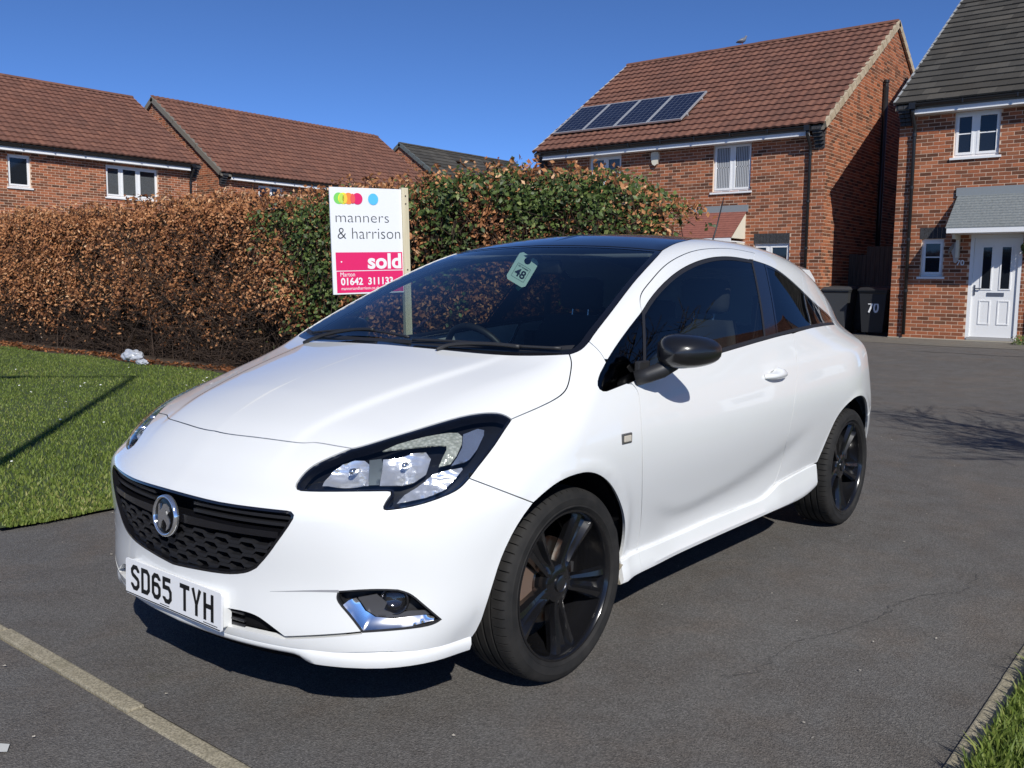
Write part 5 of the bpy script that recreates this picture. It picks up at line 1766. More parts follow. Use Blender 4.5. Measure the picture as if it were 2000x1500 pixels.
def on_skin(pts, direction, off=0.):
    """3d points near the skin, dropped onto it along -direction"""
    d = np.asarray(direction, float); d = d / np.linalg.norm(d)
    P = np.asarray(pts, float)
    H = body_hit(P + d * .9, -d, 0., 2.4, 30)
    return H + body_n(H) * off


car = thing('parked_car', 'white three-door hatchback with black roof and black alloy wheels on the driveway', 'car')

# ---------------------------------------------------------------- car: skin
GRI, _gf = get_outline('grille', -.001)


def hole_from(key, target_key, grow=.002):
    """outline of one panel, carried onto the plane of another"""
    q, fx = get_outline(key, -grow)
    d = OUTLINES[key]
    n, e1, e2 = basis(*d['dir'])
    H = body_hit(q[:, :1] * e1 + q[:, 1:] * e2 + n * 2.2, -n, .4, 4.4, 40)
    t, f1, f2 = basis(*OUTLINES[target_key]['dir'])
    return np.stack([H @ f1, H @ f2], 1), fx


P_bonnet = Panel('bonnet', grid=.013); bonnet = P_bonnet.make('bonnet', M_PAINT, car); P_bonnet.seal('bonnet_gap_shade', bonnet)
# grille and intake are cut from the bumper's own half outline: they touch its centre line
def bumper_outline():
    q, fx = get_outline('bumper', .0018)
    return q, fx


def _bumper_holes():
    return [hole_from(k, 'bumper', 0.) for k in ('grille', 'intake', 'fog')]


P_bumper = Panel('bumper', grid=.02, holes=_bumper_holes(), flange=.02)
front_bumper = P_bumper.make('front_bumper', M_PAINT, car); P_bumper.seal('bumper_gap_shade', front_bumper)
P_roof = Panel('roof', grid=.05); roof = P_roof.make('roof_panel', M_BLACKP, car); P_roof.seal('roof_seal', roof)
P_wind = Panel('windscreen', grid=.03, inset=.001, off=-.003, flange=0)
windscreen = P_wind.make('windscreen', M_GLASS, car)
P_tail = Panel('tailgate', grid=.04); tailgate = P_tail.make('tailgate', M_PAINT, car); P_tail.seal('tailgate_gap_shade', tailgate)
P_rb = Panel('rear_bumper', grid=.04); rear_bumper = P_rb.make('rear_bumper', M_PAINT, car)
P_side = {k: Panel(k) for k in ('wing', 'door', 'window_frame', 'side_frame')}
P_lamp = Panel('tail_lamp', off=.006, inset=0)
P_gl = {k: Panel(k, grid=.03, inset=.0012, off=-.0025, flange=0) for k in ('quarter_light', 'door_glass', 'pillar', 'rear_quarter_glass')}
side_parts = {}
for mir in (False, True):
    w_ = P_side['wing'].make('front_wing', M_PAINT, car, mir); P_side['wing'].seal('wing_gap_shade', w_, mir)
    d_ = P_side['door'].make('door', M_PAINT, car, mir); P_side['door'].seal('door_gap_shade', d_, mir)
    f_ = P_side['window_frame'].make('window_frame', M_PAINT, d_, mir); P_side['window_frame'].seal('frame_gap_shade', d_, mir)
    s_ = P_side['side_frame'].make('side_frame', M_PAINT, car, mir); P_side['side_frame'].seal('side_gap_shade', s_, mir)
    P_gl['door_glass'].make('door_glass', M_SIDEGLASS, d_, mir)
    P_gl['quarter_light'].make('quarter_light', M_PRIV, car, mir)
    P_gl['pillar'].make('pillar_trim', M_BLACKP, s_, mir)
    P_gl['rear_quarter_glass'].make('rear_quarter_glass', M_PRIV, s_, mir)
    P_lamp.make('tail_lamp', M_RED, car, mir)
    side_parts[mir] = (w_, d_, s_)
# the door frame runs on into the rear quarter
n_, e1_, e2_ = basis(*OUTLINES['window_frame']['dir'])
j0, j1 = FRAME_END
jv = np.array([.045, .006, .004])
jq = np.array([[np.dot(p, e1_), np.dot(p, e2_)] for p in (j0 * .9 + j1 * .1 + jv, j0 * .9 + j1 * .1 - jv * .9, j1 * .88 + j0 * .12 - jv * .9, j1 * .88 + j0 * .12 + jv)])
P_joint = Panel('window_frame', grid=.02, off=-.0008, flange=0, outline=densify(jq, .01), centre=0)
for mir in (False, True):
    P_joint.make('frame_joint', M_PAINT, side_parts[mir][2], mir)
# black border of the windscreen and the strip under the side glass
def ring(key, width, off, name, parent, mir=False, material=None):
    q, fx = get_outline(key, .001)
    inn = poly_offset(q, width, fx if OUTLINES[key]['centre'] else None)
    p = Panel(key, grid=.03, off=off, flange=0, holes=[(inn, fx)], inset=.001)
    return p.make(name, material or M_BLACKP, parent, mir)


ring('windscreen', .022, -.0018, 'windscreen_border', windscreen)
for mir in (False, True):
    ring('door_glass', .016, -.0012, 'glass_seal', side_parts[mir][1], mir, M_TRIM)
    ring('rear_quarter_glass', .014, -.0012, 'glass_seal', side_parts[mir][2], mir, M_BLACKP)


def strip(pts, dirn, half_h, off, depth, n=2):
    """ribbon laid on the skin along a line; half_h across, in the direction square to the line"""
    P = on_skin(pts, dirn, 0.); N = body_n(P)
    T = np.gradient(P, axis=0); T /= np.linalg.norm(T, axis=1, keepdims=True)
    B = np.cross(T, N); B /= np.linalg.norm(B, axis=1, keepdims=True)
    hh = np.broadcast_to(np.asarray(half_h, float), (len(P),))[:, None]
    ring_ = [P - B * hh + N * (off - depth), P - B * hh + N * off, P + B * hh + N * off, P + B * hh + N * (off - depth)]
    V = np.stack(ring_, 1).reshape(-1, 3); F = []
    for i in range(len(P) - 1):
        for k in range(4):
            a, b = i * 4 + k, i * 4 + (k + 1) % 4
            F.append((a, b, b + 4, a + 4))
    F += [(0, 1, 2, 3), tuple((len(P) - 1) * 4 + k for k in (3, 2, 1, 0))]
    return V, F


def from_panel(key, loop, direction=None):
    az, el = OUTLINES[key]['dir']
    n, e1, e2 = basis(az, el)
    q = np.asarray(loop, float)
    return q[:, :1] * e1 + q[:, 1:] * e2


for mir in (False, True):                                # black waist strip below the glass
    q = np.array([(-.455, .930), (-.75, .957), (-1.0, .978), (-1.3, 1.003), (-1.6, 1.027), (-1.9, 1.046), (-2.2, 1.058), (-2.47, 1.063)])
    t = Spl(np.arange(len(q)), q)(np.linspace(0, len(q) - 1, 50))
    V, F = strip([(x, .8, z + .006) for x, z in t], (0, 1, .2), .0075, .002, .012)
    if mir:
        V = V * [1, -1, 1]
    mb = MB(); mb.add(V, F); mb.build('waist_strip', M_TRIM, side_parts[mir][1])
# ---------------------------------------------------------------- car: lower edges
SKX = [-.335, -.36, -.40, -.48, -.64, -.81, -1.0, -1.2, -1.39, -1.50, -1.56, -1.62, -1.66, -1.72, -1.82, -1.93, -2.04, -2.09]
SKT = [.300, .302, .305, .306, .302, .300, .304, .305, .304, .306, .314, .332, .347, .356, .366, .375, .382, .383]
SKB = [.216, .217, .222, .226, .226, .226, .227, .228, .229, .230, .231, .232, .233, .234, .237, .244, .262, .275]


def skirt_mesh(xs, mir):
    t, b = Spl(SKX[::-1], SKT[::-1]), Spl(SKX[::-1], SKB[::-1])
    V, F = [], []
    xs = np.asarray(xs)
    Y = on_skin(np.stack([xs, np.full(len(xs), .8), np.maximum(t(xs), .285)], 1), (0, 1, 0))[:, 1]
    for x, yb in zip(xs, Y):
        zt, zb = float(t(x)), float(b(x))
        k = .5 + .5 * math.tanh((-.345 - x) / .02) if x > -.5 else 1.
        out = .028 + .006 * max(0, min(1, (-1.7 - x) / .3))
        h = zt - zb
        r = max(0, min(1, (-1.55 - x) / .35))
        sec = [(yb - .02, zt + .002), (yb + .012 - .005 * r, zt), (yb + .015 - .005 * r, zt - .003), (yb + .022 - .006 * r, zt - h * .45), (yb + .028 - .008 * r, zb + .022), (yb + .026 - .008 * r, zb + .008), (yb + .014, zb), (yb - .05, zb - .004)]
        V += [(x, -y if mir else y, z) for y, z in sec]
    m = 8
    for i in range(len(xs) - 1):
        for k in range(m - 1):
            F.append((i * m + k, i * m + k + 1, i * m + m + k + 1, i * m + m + k))
    F += [tuple(range(m)), tuple((len(xs) - 1) * m + k for k in reversed(range(m)))]
    return V, F


for mir in (False, True):
    mb = MB(); mb.add(*skirt_mesh(np.linspace(-.4665, -2.09, 60), mir))
    sk = mb.build('side_skirt', M_PAINT, car, sharp=24)
    mb = MB(); mb.add(*skirt_mesh(np.linspace(-.345, -.4655, 6), mir))
    mb.build('skirt_front_piece', M_PAINT, sk, sharp=24)
    s = -1 if mir else 1
    mb = MB(); mb.add([(-.343, s * .775, .296), (-.343, s * .812, .290), (-.328, s * .80, .262), (-.332, s * .812, .222), (-.330, s * .75, .214), (-.325, s * .76, .26)],
                      [(0, 1, 2, 5), (5, 2, 3, 4)])
    mb.build('dirty_end', M_DIRT, sk)

# front lip: hangs below the bumper towards the corners
def lip_mesh():
    ys = np.linspace(0, .60, 40)
    P = on_skin([(.8, y, .238) for y in ys], (1, 0, 0))
    P = np.concatenate([P, on_skin([(x, .7, .238) for x in np.linspace(P[-1][0] - .03, .398, 10)], (0, 1, 0))])
    T = np.gradient(P, axis=0); T /= np.linalg.norm(T, axis=1, keepdims=True)
    N = np.stack([T[:, 1], -T[:, 0], 0 * T[:, 0]], 1)
    N /= np.linalg.norm(N, axis=1, keepdims=True)
    N = np.where((N @ np.array([.7, .7, 0]))[:, None] < 0, -N, N)
    V, F = [], []
    for i, (p, n) in enumerate(zip(P, N)):
        drop = .5 + .5 * math.tanh((p[1] - .487) / .018)
        zb = .224 - .020 * drop
        ztop = .250
        q = lambda d, z: (p[0] + n[0] * d, p[1] + n[1] * d, z)
        V += [q(-.010, ztop + .012), q(.003 + .002 * drop, ztop), q(.003 + .004 * drop, (ztop + zb) / 2), q(-.004 + .004 * drop, zb + .005), q(-.016, zb), q(-.11, zb + .004)]
    m = 6
    for i in range(len(P) - 1):
        for k in range(m - 1):
            F.append((i * m + k, i * m + k + 1, i * m + m + k + 1, i * m + m + k))
    e = (len(P) - 1) * m
    F.append(tuple(e + k for k in range(m)))
    V = np.array(V)
    n0 = len(V)
    V2 = np.concatenate([V, V * [1, -1, 1]])
    F2 = F + [tuple(i + n0 for i in reversed(f)) for f in F]
    return V2, F2


mb = MB(); mb.add(*lip_mesh()); lip = mb.build('front_lip', M_PAINT, car, sharp=50, fix=False)
# dark undertray tucked in below the lip
P = on_skin([(.8, y, .238) for y in np.linspace(-.62, .62, 40)], (1, 0, 0)) - np.array([.045, 0, 0])
V = np.concatenate([P * [1, .95, 0] + [0, 0, .235], P * [1, .93, 0] + [-.02, 0, .185], P * [0, .93, 0] + [.35, 0, .19]])
n_ = len(P)
mb = MB(); mb.add(V, [(k * n_ + i, k * n_ + i + 1, (k + 1) * n_ + i + 1, (k + 1) * n_ + i) for k in range(2) for i in range(n_ - 1)]); mb.build('undertray', M_DARK, car, fix=False)

# underside, wheel housings
mb = MB()
mb.box((-2.85, -.60, .20), (.55, .60, .24)).box((-2.0, -.70, .215), (-.42, .70, .30))
mb.box((.30, -.42, .20), (.66, .42, .225))
mb.build('underbody', M_DARK, car)
for xa, nm in ((.0, 'front'), (-2.511, 'rear')):
    for s in (-1, 1):
        prof = []
        V, F = [], []
        A = np.radians(np.linspace(-18, 198, 28))
        xc = .02 if xa == 0 else -2.485
        for y in (.80, .50):
            for a in A:
                r = .378 if y > .6 else .37
                yo = y - (.075 if y > .6 and math.sin(a) < .3 else 0)
                V.append((xc + r * math.cos(a), s * yo, .31 + r * math.sin(a)))
        m = len(A)
        F = [(i, i + 1, i + 1 + m, i + m) for i in range(m - 1)]
        F.append(tuple(m + i for i in range(m)))
        mb = MB(); mb.add(V, F); mb.build('wheel_housing', M_DARK, car, smooth=False, fix=False)

# ---------------------------------------------------------------- car: wheels
def tyre_mesh():
    """axis +y outwards, centre of the rim face plane at y = 0"""
    R = .307
    prof = [(.232, -.012, 0), (.238, -.002, 0), (.247, .005, 0), (.2485, .0072, 0), (.2515, .0075, 0), (.253, .0062, 0), (.262, .0085, 0), (.276, .0088, 0), (.2775, .0075, 0), (.284, .006, 0), (.296, -.002, 0), (.3025, -.010, 1), (.3045, -.022, 1), (.3055, -.034, 1),
            (.3062, -.046, 0), (.3000, -.0475, 0), (.3000, -.0535, 0), (.3068, -.055, 0), (.307, -.078, 0), (.3000, -.0795, 0), (.3000, -.0875, 0), (.307, -.089, 0),
            (.307, -.112, 0), (.3000, -.1135, 0), (.3000, -.1215, 0), (.3068, -.123, 0), (.3062, -.146, 0), (.3000, -.1475, 0), (.3000, -.1535, 0), (.3055, -.155, 1), (.3045, -.172, 1), (.2985, -.186, 0), (.27, -.196, 0), (.238, -.188, 0), (.232, -.178, 0)]
    V, F = [], []
    NB = 68
    seg = []
    for k in range(NB):
        seg += [(k / NB, 0), ((k + .86) / NB, 0), ((k + .875) / NB, 1), ((k + .985) / NB, 1)]
    m = len(prof)
    for t, g in seg:
        a = 2 * math.pi * t
        for r, y, sh in prof:
            rr = r - (.006 if (g and sh) else 0)
            V.append((rr * math.cos(a), y, rr * math.sin(a)))
    n = len(seg)
    for k in range(n):
        k2 = (k + 1) % n
        for i in range(m - 1):
            F.append((k * m + i, k * m + i + 1, k2 * m + i + 1, k2 * m + i))
    return V, F


def spoke_mesh():
    """one spoke along +x, wheel axis +y"""
    rs = [.030, .055, .075, .10, .13, .16, .19, .212, .226]
    face = [-.030, -.031, -.032, -.030, -.026, -.021, -.016, -.012, -.014]
    hw = [.018, .024, .0275, .031, .036, .042, .049, .056, .064]
    ws = [-1, -.86, -.52, -.30, 0, .30, .52, .86, 1]
    V, F = [], []
    for r, y, h in zip(rs, face, hw):
        vd = .026 * max(0, min(1, (r - .06) / .05))
        prof = [-.020, -.003, 0, -vd * .7, -vd, -vd * .7, 0, -.003, -.020]
        for w, d in zip(ws, prof):
            V.append((r, y + d, w * h))
        V += [(r, y - .045, h * .8), (r, y - .045, -h * .8)]
    m = len(ws) + 2
    for i in range(len(rs) - 1):
        for k in range(m):
            k2 = (k + 1) % m
            F.append((i * m + k, i * m + m + k, i * m + m + k2, i * m + k2))
    F += [tuple(range(m)), tuple((len(rs) - 1) * m + k for k in range(m))]
    return V, F


def rim_mesh():
    mb = MB()
    mb.lathe([(.233, -.020), (.2395, -.004), (.2375, .001), (.231, .0005), (.226, -.006), (.2235, -.020), (.221, -.06), (.205, -.085), (.205, -.15), (.222, -.17), (.236, -.182)], (0, 0, 0), (0, 1, 0), 64)
    mb.lathe([(.0, -.027), (.030, -.027), (.047, -.029), (.060, -.034), (.066, -.046), (.066, -.085), (0, -.085)], (0, 0, 0), (0, 1, 0), 40)
    return mb


_ty = tyre_mesh(); _sp = spoke_mesh()
_tyre_me = mesh_data('tyre', *_ty, M_RUB)
_b = bmesh.new(); _b.from_mesh(_tyre_me); bmesh.ops.recalc_face_normals(_b, faces=_b.faces[:]); _b.to_mesh(_tyre_me); _b.free()
_tyre_me.shade_smooth(); _tyre_me.set_sharp_from_angle(angle=rad(35))
wheel_parts = None
for xa, s, steer in ((0., 1, -1.3), (-2.511, 1, 0), (0., -1, -1.3), (-2.511, -1, 0)):
    w = link('wheel', None, car, (xa, s * .822, .307), (0, 0, rad(steer) + (math.pi if s < 0 else 0)))
    if wheel_parts is None:
        ty = link('tyre', _tyre_me, w)
        rim = rim_mesh().build('rim', M_RIM, w, sharp=35)
        mb = MB(); mb.add(*_sp)
        sp0 = mb.build('spoke', M_RIM, w, sharp=30)
        spm = sp0.data
        sps = [sp0]
        for k in range(1, 5):
            sps.append(link('spoke', spm, w))
        mb = MB()
        for k in range(5):
            a = 2 * math.pi * (k + .5) / 5
            mb.lathe([(0, -.030), (.008, -.030), (.0095, -.035), (.0095, -.05)], (.046 * math.cos(a), 0, .046 * math.sin(a)), (0, 1, 0), 10)
        nuts = mb.build('wheel_bolts', M_BLACKP, w, sharp=40)
        mb = MB(); mb.lathe([(0, -.0215), (.020, -.0215), (.0225, -.0225), (.0245, -.0205), (.0265, -.021), (.027, -.028)], (0, 0, 0), (0, 1, 0), 32)
        cap = mb.build('hub_cap', mat('hub cap grey', (.16, .16, .17), .3, 1.), w, sharp=40)
        mb = MB(); mb.lathe([(.05, -.095), (.05, -.070), (.085, -.088), (.138, -.088), (.138, -.108), (.05, -.108)], (0, 0, 0), (0, 1, 0), 48)
        disc = mb.build('brake_disc', M_STEEL, w, sharp=40)
        wheel_parts = (ty, rim, sps, nuts, cap, disc)
        plist = [ty, rim] + sps + [nuts, cap, disc]
    else:
        plist = []
        sps = []
        for o in [wheel_parts[0], wheel_parts[1]] + wheel_parts[2] + list(wheel_parts[3:]):
            c = o.copy(); COL.objects.link(c); c.parent = w
            plist.append(c)
            if o.name.startswith('spoke'):
                sps.append(c)
    for k, o in enumerate(sps):
        o.rotation_euler = (0, -rad(121 + 72 * k + (3 if xa else 0)), 0)
    mb = MB()
    cx, sgn = (.115, 1)
    A = np.radians(np.linspace(-32, 32, 9))
    V, F = [], []
    for a in A:
        for r, y in ((.088, -.070), (.145, -.066), (.155, -.075), (.155, -.115), (.088, -.115)):
            V.append((r * math.cos(a), y, r * math.sin(a)))
    for i in range(len(A) - 1):
        for k in range(5):
            F.append((i * 5 + k, i * 5 + (k + 1) % 5, i * 5 + 5 + (k + 1) % 5, i * 5 + 5 + k))
    F += [tuple(range(5)), tuple((len(A) - 1) * 5 + k for k in range(5))]
    mb.add(V, F).build('brake_caliper', mat('rusty caliper', (.13, .085, .06), .8), w)

# ---------------------------------------------------------------- car: headlights
def inner_panel(key, off, bowl=0., grid=.012, facets=0):
    q = densify(np.array(OUTLINES[key]['outline'], float) * 1e-4, .011)
    c = q.mean(0); r = np.abs(q - c).max(0)
    def disp(H, P2):
        t = np.clip(1 - (((P2 - c) / r) ** 2).sum(1), 0, 1)
        d = -bowl * t
        if facets:
            d = d + .0025 * np.sin(P2[:, 0] * facets) * t
        return d
    return Panel(key, grid=grid, off=off, inset=0, flange=.004, outline=q, disp=disp, centre=0)


def _bulge(key, amt, w):
    q, _ = get_outline(key, 0)
    def f(H, P2):
        a = q; b = np.roll(q, -1, 0); d2 = np.full(len(P2), 1.)
        for p, r in zip(a, b):
            v = r - p; t = np.clip(((P2 - p) @ v) / max((v * v).sum(), 1e-12), 0, 1)
            d2 = np.minimum(d2, ((P2 - p - t[:, None] * v) ** 2).sum(1))
        return amt * (1 - np.exp(-np.sqrt(d2) / w))
    return f


P_lens = Panel('headlight', grid=.014, inset=.0012, off=-.001, flange=0, disp=_bulge('headlight', .010, .012))
P_back = Panel('headlight', grid=.02, inset=.0008, off=-.055, flange=0)
q0, _ = get_outline('headlight', .0012)
P_rimhl = Panel('headlight', grid=.02, inset=.0012, off=-.0022, flange=.03, holes=[(poly_offset(q0, .0055), np.zeros(len(q0), bool))])
M_BEZEL = mat('lamp bezel', (.010, .011, .014), .25, spec=.5)
def _drl(nt, b):
    k = NT(nt); v = k.new('TexVoronoi', Scale=95.); k.link(k.coord(), v.inputs['Vector'])
    k.link(k.bump(v.outputs['Distance'], .5, .008), b.inputs['Normal'])
    k.link(k.ramp(v.outputs['Distance'], [(.1, (.70, .71, .60)), (.7, (.42, .44, .36))]), b.inputs['Base Color'])


M_DRL = mat('ribbed lamp plastic', (.42, .44, .38), .16, .35, spec=.9, build=_drl)
M_GREYG = mat('grey lamp shield', (.22, .25, .25), .35, .6)
M_PLAINCHROME = mat('lamp chrome', (.62, .68, .78), .22, .85)
LI = {'lamp_inner': (-.016, .026, M_SILVER, 0), 'lamp_divider': (-.013, 0, M_GREYG, 0), 'lamp_outer': (-.016, .024, M_SILVER, 190.), 'lamp_daylight': (-.009, -.004, M_DRL, 0),
      'lamp_clear': (-.014, .006, M_PLAINCHROME, 0), 'lamp_turn': (-.014, .012, M_SILVER, 260.)}
PI = {k: inner_panel(k, v[0], v[1], facets=v[3]) for k, v in LI.items()}
for mir in (False, True):
    h = P_back.make('headlight', M_BEZEL, car, mir)
    P_rimhl.make('lamp_surround', M_BLACKP, h, mir)
    for k, p in PI.items():
        p.make({'lamp_inner': 'reflector', 'lamp_divider': 'bulb_shield', 'lamp_outer': 'reflector', 'lamp_daylight': 'daylight_strip', 'lamp_clear': 'side_reflector', 'lamp_turn': 'turn_signal'}[k], LI[k][2], h, mir)
    P_lens.make('lens', M_LENS, h, mir)
    # bulbs
    for bx, by, bz in ((.635, .545, .727), (.535, .645, .742)):
        mb = MB(); mb.lathe([(0, .022), (.006, .021), (.0085, .016), (.0085, -.02)], (bx - .01, (-1 if mir else 1) * by, bz), (.85, (-.4 if mir else .4), .1), 14)
        mb.build('bulb', M_CHROME, h, smooth=True)

# ---------------------------------------------------------------- car: grille, badge, plate
P_gback = Panel('grille', grid=.03, off=-.05, inset=-.004, flange=0)
grille = P_gback.make('grille', M_DARK, car)
gq, gfx = get_outline('grille', .0005)
P_grim = Panel('grille', grid=.03, off=.0005, inset=.0005, flange=.03, holes=[(poly_offset(gq, .007, gfx), gfx)])
P_grim.make('grille_surround', M_BLACKP, grille)


d = OUTLINES['grille']; n, e1, e2 = basis(*d['dir'])
q = densify(np.array(d['outline'], float) * 1e-4, .011, False); GH3 = body_hit(q[:, :1] * e1 + q[:, 1:] * e2 + n * 2.2, -n, .4, 4.4, 40)


def g_halfwidth(z):
    """how far the grille opening reaches to the side at height z"""
    best = 0; H = GH3
    for a, b in zip(H[:-1], H[1:]):
        if (a[2] - z) * (b[2] - z) <= 0 and a[2] != b[2]:
            t = (z - a[2]) / (b[2] - a[2]); best = max(best, a[1] + t * (b[1] - a[1]))
    return best


def g_bar(name, path, half, off, depth, material):
    ys = np.array([p[0] for p in path]); zs = np.array([p[1] for p in path])
    hh = np.array([p[2] for p in path]) if len(path[0]) > 2 else np.full(len(path), half)
    P = on_skin(np.stack([np.full(len(ys), .9), ys, zs], 1), (1, 0, 0)); N = body_n(P)
    up = np.array([0, 0, 1.])
    V = np.stack([P - up * hh[:, None] + N * (off - depth), P - up * hh[:, None] * .8 + N * off, P + up * hh[:, None] * .8 + N * off, P + up * hh[:, None] + N * (off - depth)], 1).reshape(-1, 3)
    F = []
    for i in range(len(P) - 1):
        for k in range(4):
            a, b = i * 4 + k, i * 4 + (k + 1) % 4
            F.append((a, b, b + 4, a + 4))
    F += [(0, 1, 2, 3), tuple((len(P) - 1) * 4 + k for k in (3, 2, 1, 0))]
    mb = MB(); mb.add(V, F); return mb.build(name, material, grille)


M_SLAT = mat('grille slat', (.016, .016, .018), .32)
for z0, sag in ((.607, .0), (.586, -.002)):                      # upper slats, either side of the badge
    w = g_halfwidth(z0) - .012
    for s in (-1, 1):
        g_bar('grille_slat', [(s * y, z0 + sag * 0 + .004 * (y / w)) for y in np.linspace(.105, w, 26)], .0055, -.014, .02, M_SLAT)
w = g_halfwidth(.557) - .010
g_bar('grille_bar', [(y, .556 + .006 * abs(y) / w, .017 - .006 * min(1, abs(y) / .3)) for y in np.linspace(-w, w, 70)], .015, -.003, .03, M_BLACKP)
for row, z0 in enumerate((.525, .5035, .482, .4605, .439, .4195)):   # stepped lower bars
    w = max(g_halfwidth(z0) - .008, .05)
    path = []
    pitch, amp = .098, .0052
    y = -w
    ph = 0 if row % 2 == 0 else pitch / 2
    while y <= w:
        t = ((y + ph) / pitch) % 1.0
        tr = .10
        if t < tr:
            v = -1 + 2 * t / tr
        elif t < .5:
            v = 1
        elif t < .5 + tr:
            v = 1 - 2 * (t - .5) / tr
        else:
            v = -1
        path.append((y, z0 + amp * v))
        y += .0049
    g_bar('grille_bar', path, .0062, -.010 - .004 * (row / 5), .03, M_SLAT)
# badge
bc = on_skin([(.9, 0, .556)], (1, 0, 0))[0]
badge = MB().lathe([(0, .010), (.050, .009), (.0525, .008)], (0, 0, 0), (0, 0, 1), 48).build('badge', mat('badge field', (.05, .052, .055), .18, 1.), car, smooth=True, loc=(bc[0] + .003, 0, bc[2]))
badge.rotation_euler = (0, rad(86), 0)
MB().lathe([(.0515, .000), (.0515, .010), (.0535, .0135), (.057, .0145), (.0605, .012), (.062, .004), (.062, 0)], (0, 0, 0), (0, 0, 1), 56).build('badge_ring', M_CHROME, badge, smooth=True)
_griffin = [(-.030, -.012), (-.030, .030), (-.024, .034), (-.022, .012), (-.012, .020), (-.004, .034), (.010, .037), (.022, .030), (.028, .016), (.024, .010), (.016, .020), (.008, .018), (.014, .006), (.026, -.004), (.032, -.018), (.026, -.034), (.014, -.042), (.018, -.026), (.010, -.016), (-.002, -.010), (-.010, -.020), (-.016, -.040), (-.026, -.034)]
# local x of the badge points down, so the device is drawn with its own upright axes
MB().prism([(p[0], p[1]) for p in _griffin], (0, 0, .0095), (0, 1, 0), (-1, 0, 0), (0, 0, 1), .003).build('badge_griffin', M_CHROME, badge)

# number plate
PLX = .8585
plate = link('number_plate', None, car, (PLX, 0, .321), (0, rad(-1.3), 0))


def rounded(w, h, r, n=5):
    out = []
    for cx, cy, a0 in ((w / 2 - r, h / 2 - r, 0), (-w / 2 + r, h / 2 - r, 90), (-w / 2 + r, -h / 2 + r, 180), (w / 2 - r, -h / 2 + r, 270)):
        for i in range(n + 1):
            a = rad(a0 + 90 * i / n); out.append((cx + r * math.cos(a), cy + r * math.sin(a)))
    return out


MB().prism(rounded(.52, .111, .008), (0, 0, 0), (0, 1, 0), (0, 0, 1), (1, 0, 0), .004).build('plate_board', M_PLATE, plate)
MB().prism(rounded(.50, .10, .006), (-.035, 0, 0), (0, 1, 0), (0, 0, 1), (1, 0, 0), .035).build('plate_holder', M_PAINT, plate)
MB().prism([(-.2585, -.0535), (.2525, -.0535), (.2525, -.0505), (-.2585, -.0505)], (.0042, 0, 0), (0, 1, 0), (0, 0, 1), (1, 0, 0), .0006).build('plate_line', M_INK, plate)


def stroke(path, w, closed=False):
    """thick line with mitred corners -> list of quads"""
    P = [Vector((x, y, 0)) for x, y in path]
    n = len(P); L, Rr = [], []
    for i in range(n):
        a = P[(i - 1) % n] if (closed or i > 0) else None
        b = P[(i + 1) % n] if (closed or i < n - 1) else None
        t1 = (P[i] - a).normalized() if a is not None else None
        t2 = (b - P[i]).normalized() if b is not None else None
        if t1 is None: t1 = t2
        if t2 is None: t2 = t1
        m = (Vector((-t1.y, t1.x, 0)) + Vector((-t2.y, t2.x, 0)))
        m = m.normalized() if m.length > 1e-6 else Vector((-t1.y, t1.x, 0))
        c = max(m.dot(Vector((-t1.y, t1.x, 0))), .5)
        L.append(P[i] + m * w / 2 / c); Rr.append(P[i] - m * w / 2 / c)
    out = []
    for i in range(n if closed else n - 1):
        j = (i + 1) % n
        out.append([L[i], L[j], Rr[j], Rr[i]])
    return out


GW, GH, GS = .050, .079, .0135           # glyph box and stroke of the plate lettering
def glyph(ch):
    x0, x1, y0, y1 = GS / 2, GW - GS / 2, GS / 2, GH - GS / 2
    c = .010; ym = GH * .53
    def rr(pts): return pts
    if ch == 'S': return [([(x1, y1 - .014), (x1, y1 - c), (x1 - c, y1), (x0 + c, y1), (x0, y1 - c), (x0, ym + .012), (x0 + .004, ym + .006), (x1 - .004, ym - .006), (x1, ym - .012), (x1, y0 + c), (x1 - c, y0), (x0 + c, y0), (x0, y0 + c), (x0, y0 + .014)], False)]
    if ch == 'D': return [([(x0, y0), (x0, y1), (x1 - c, y1), (x1, y1 - c), (x1, y0 + c), (x1 - c, y0)], True)]
    if ch == '6': return [([(x1, y1 - .012), (x1, y1 - c), (x1 - c, y1), (x0 + c, y1), (x0, y1 - c), (x0, y0 + c), (x0 + c, y0), (x1 - c, y0), (x1, y0 + c), (x1, ym - c * .6), (x1 - c, ym + .003), (x0, ym + .003)], False)]
    if ch == '5': return [([(x1, y1), (x0, y1), (x0, ym + .006), (x1 - c, ym + .006), (x1, ym - c * .5), (x1, y0 + c), (x1 - c, y0), (x0 + c, y0), (x0, y0 + c), (x0, y0 + .012)], False)]
    if ch == 'T': return [([(0, y1), (GW, y1)], False), ([(GW / 2, 0), (GW / 2, y1)], False)]
    if ch == 'Y': return [([(x0, GH), (GW / 2, ym - .012), (x1, GH)], False), ([(GW / 2, 0), (GW / 2, ym - .010)], False)]
    if ch == 'H': return [([(x0, 0), (x0, GH)], False), ([(x1, 0), (x1, GH)], False), ([(x0, ym), (x1, ym)], False)]


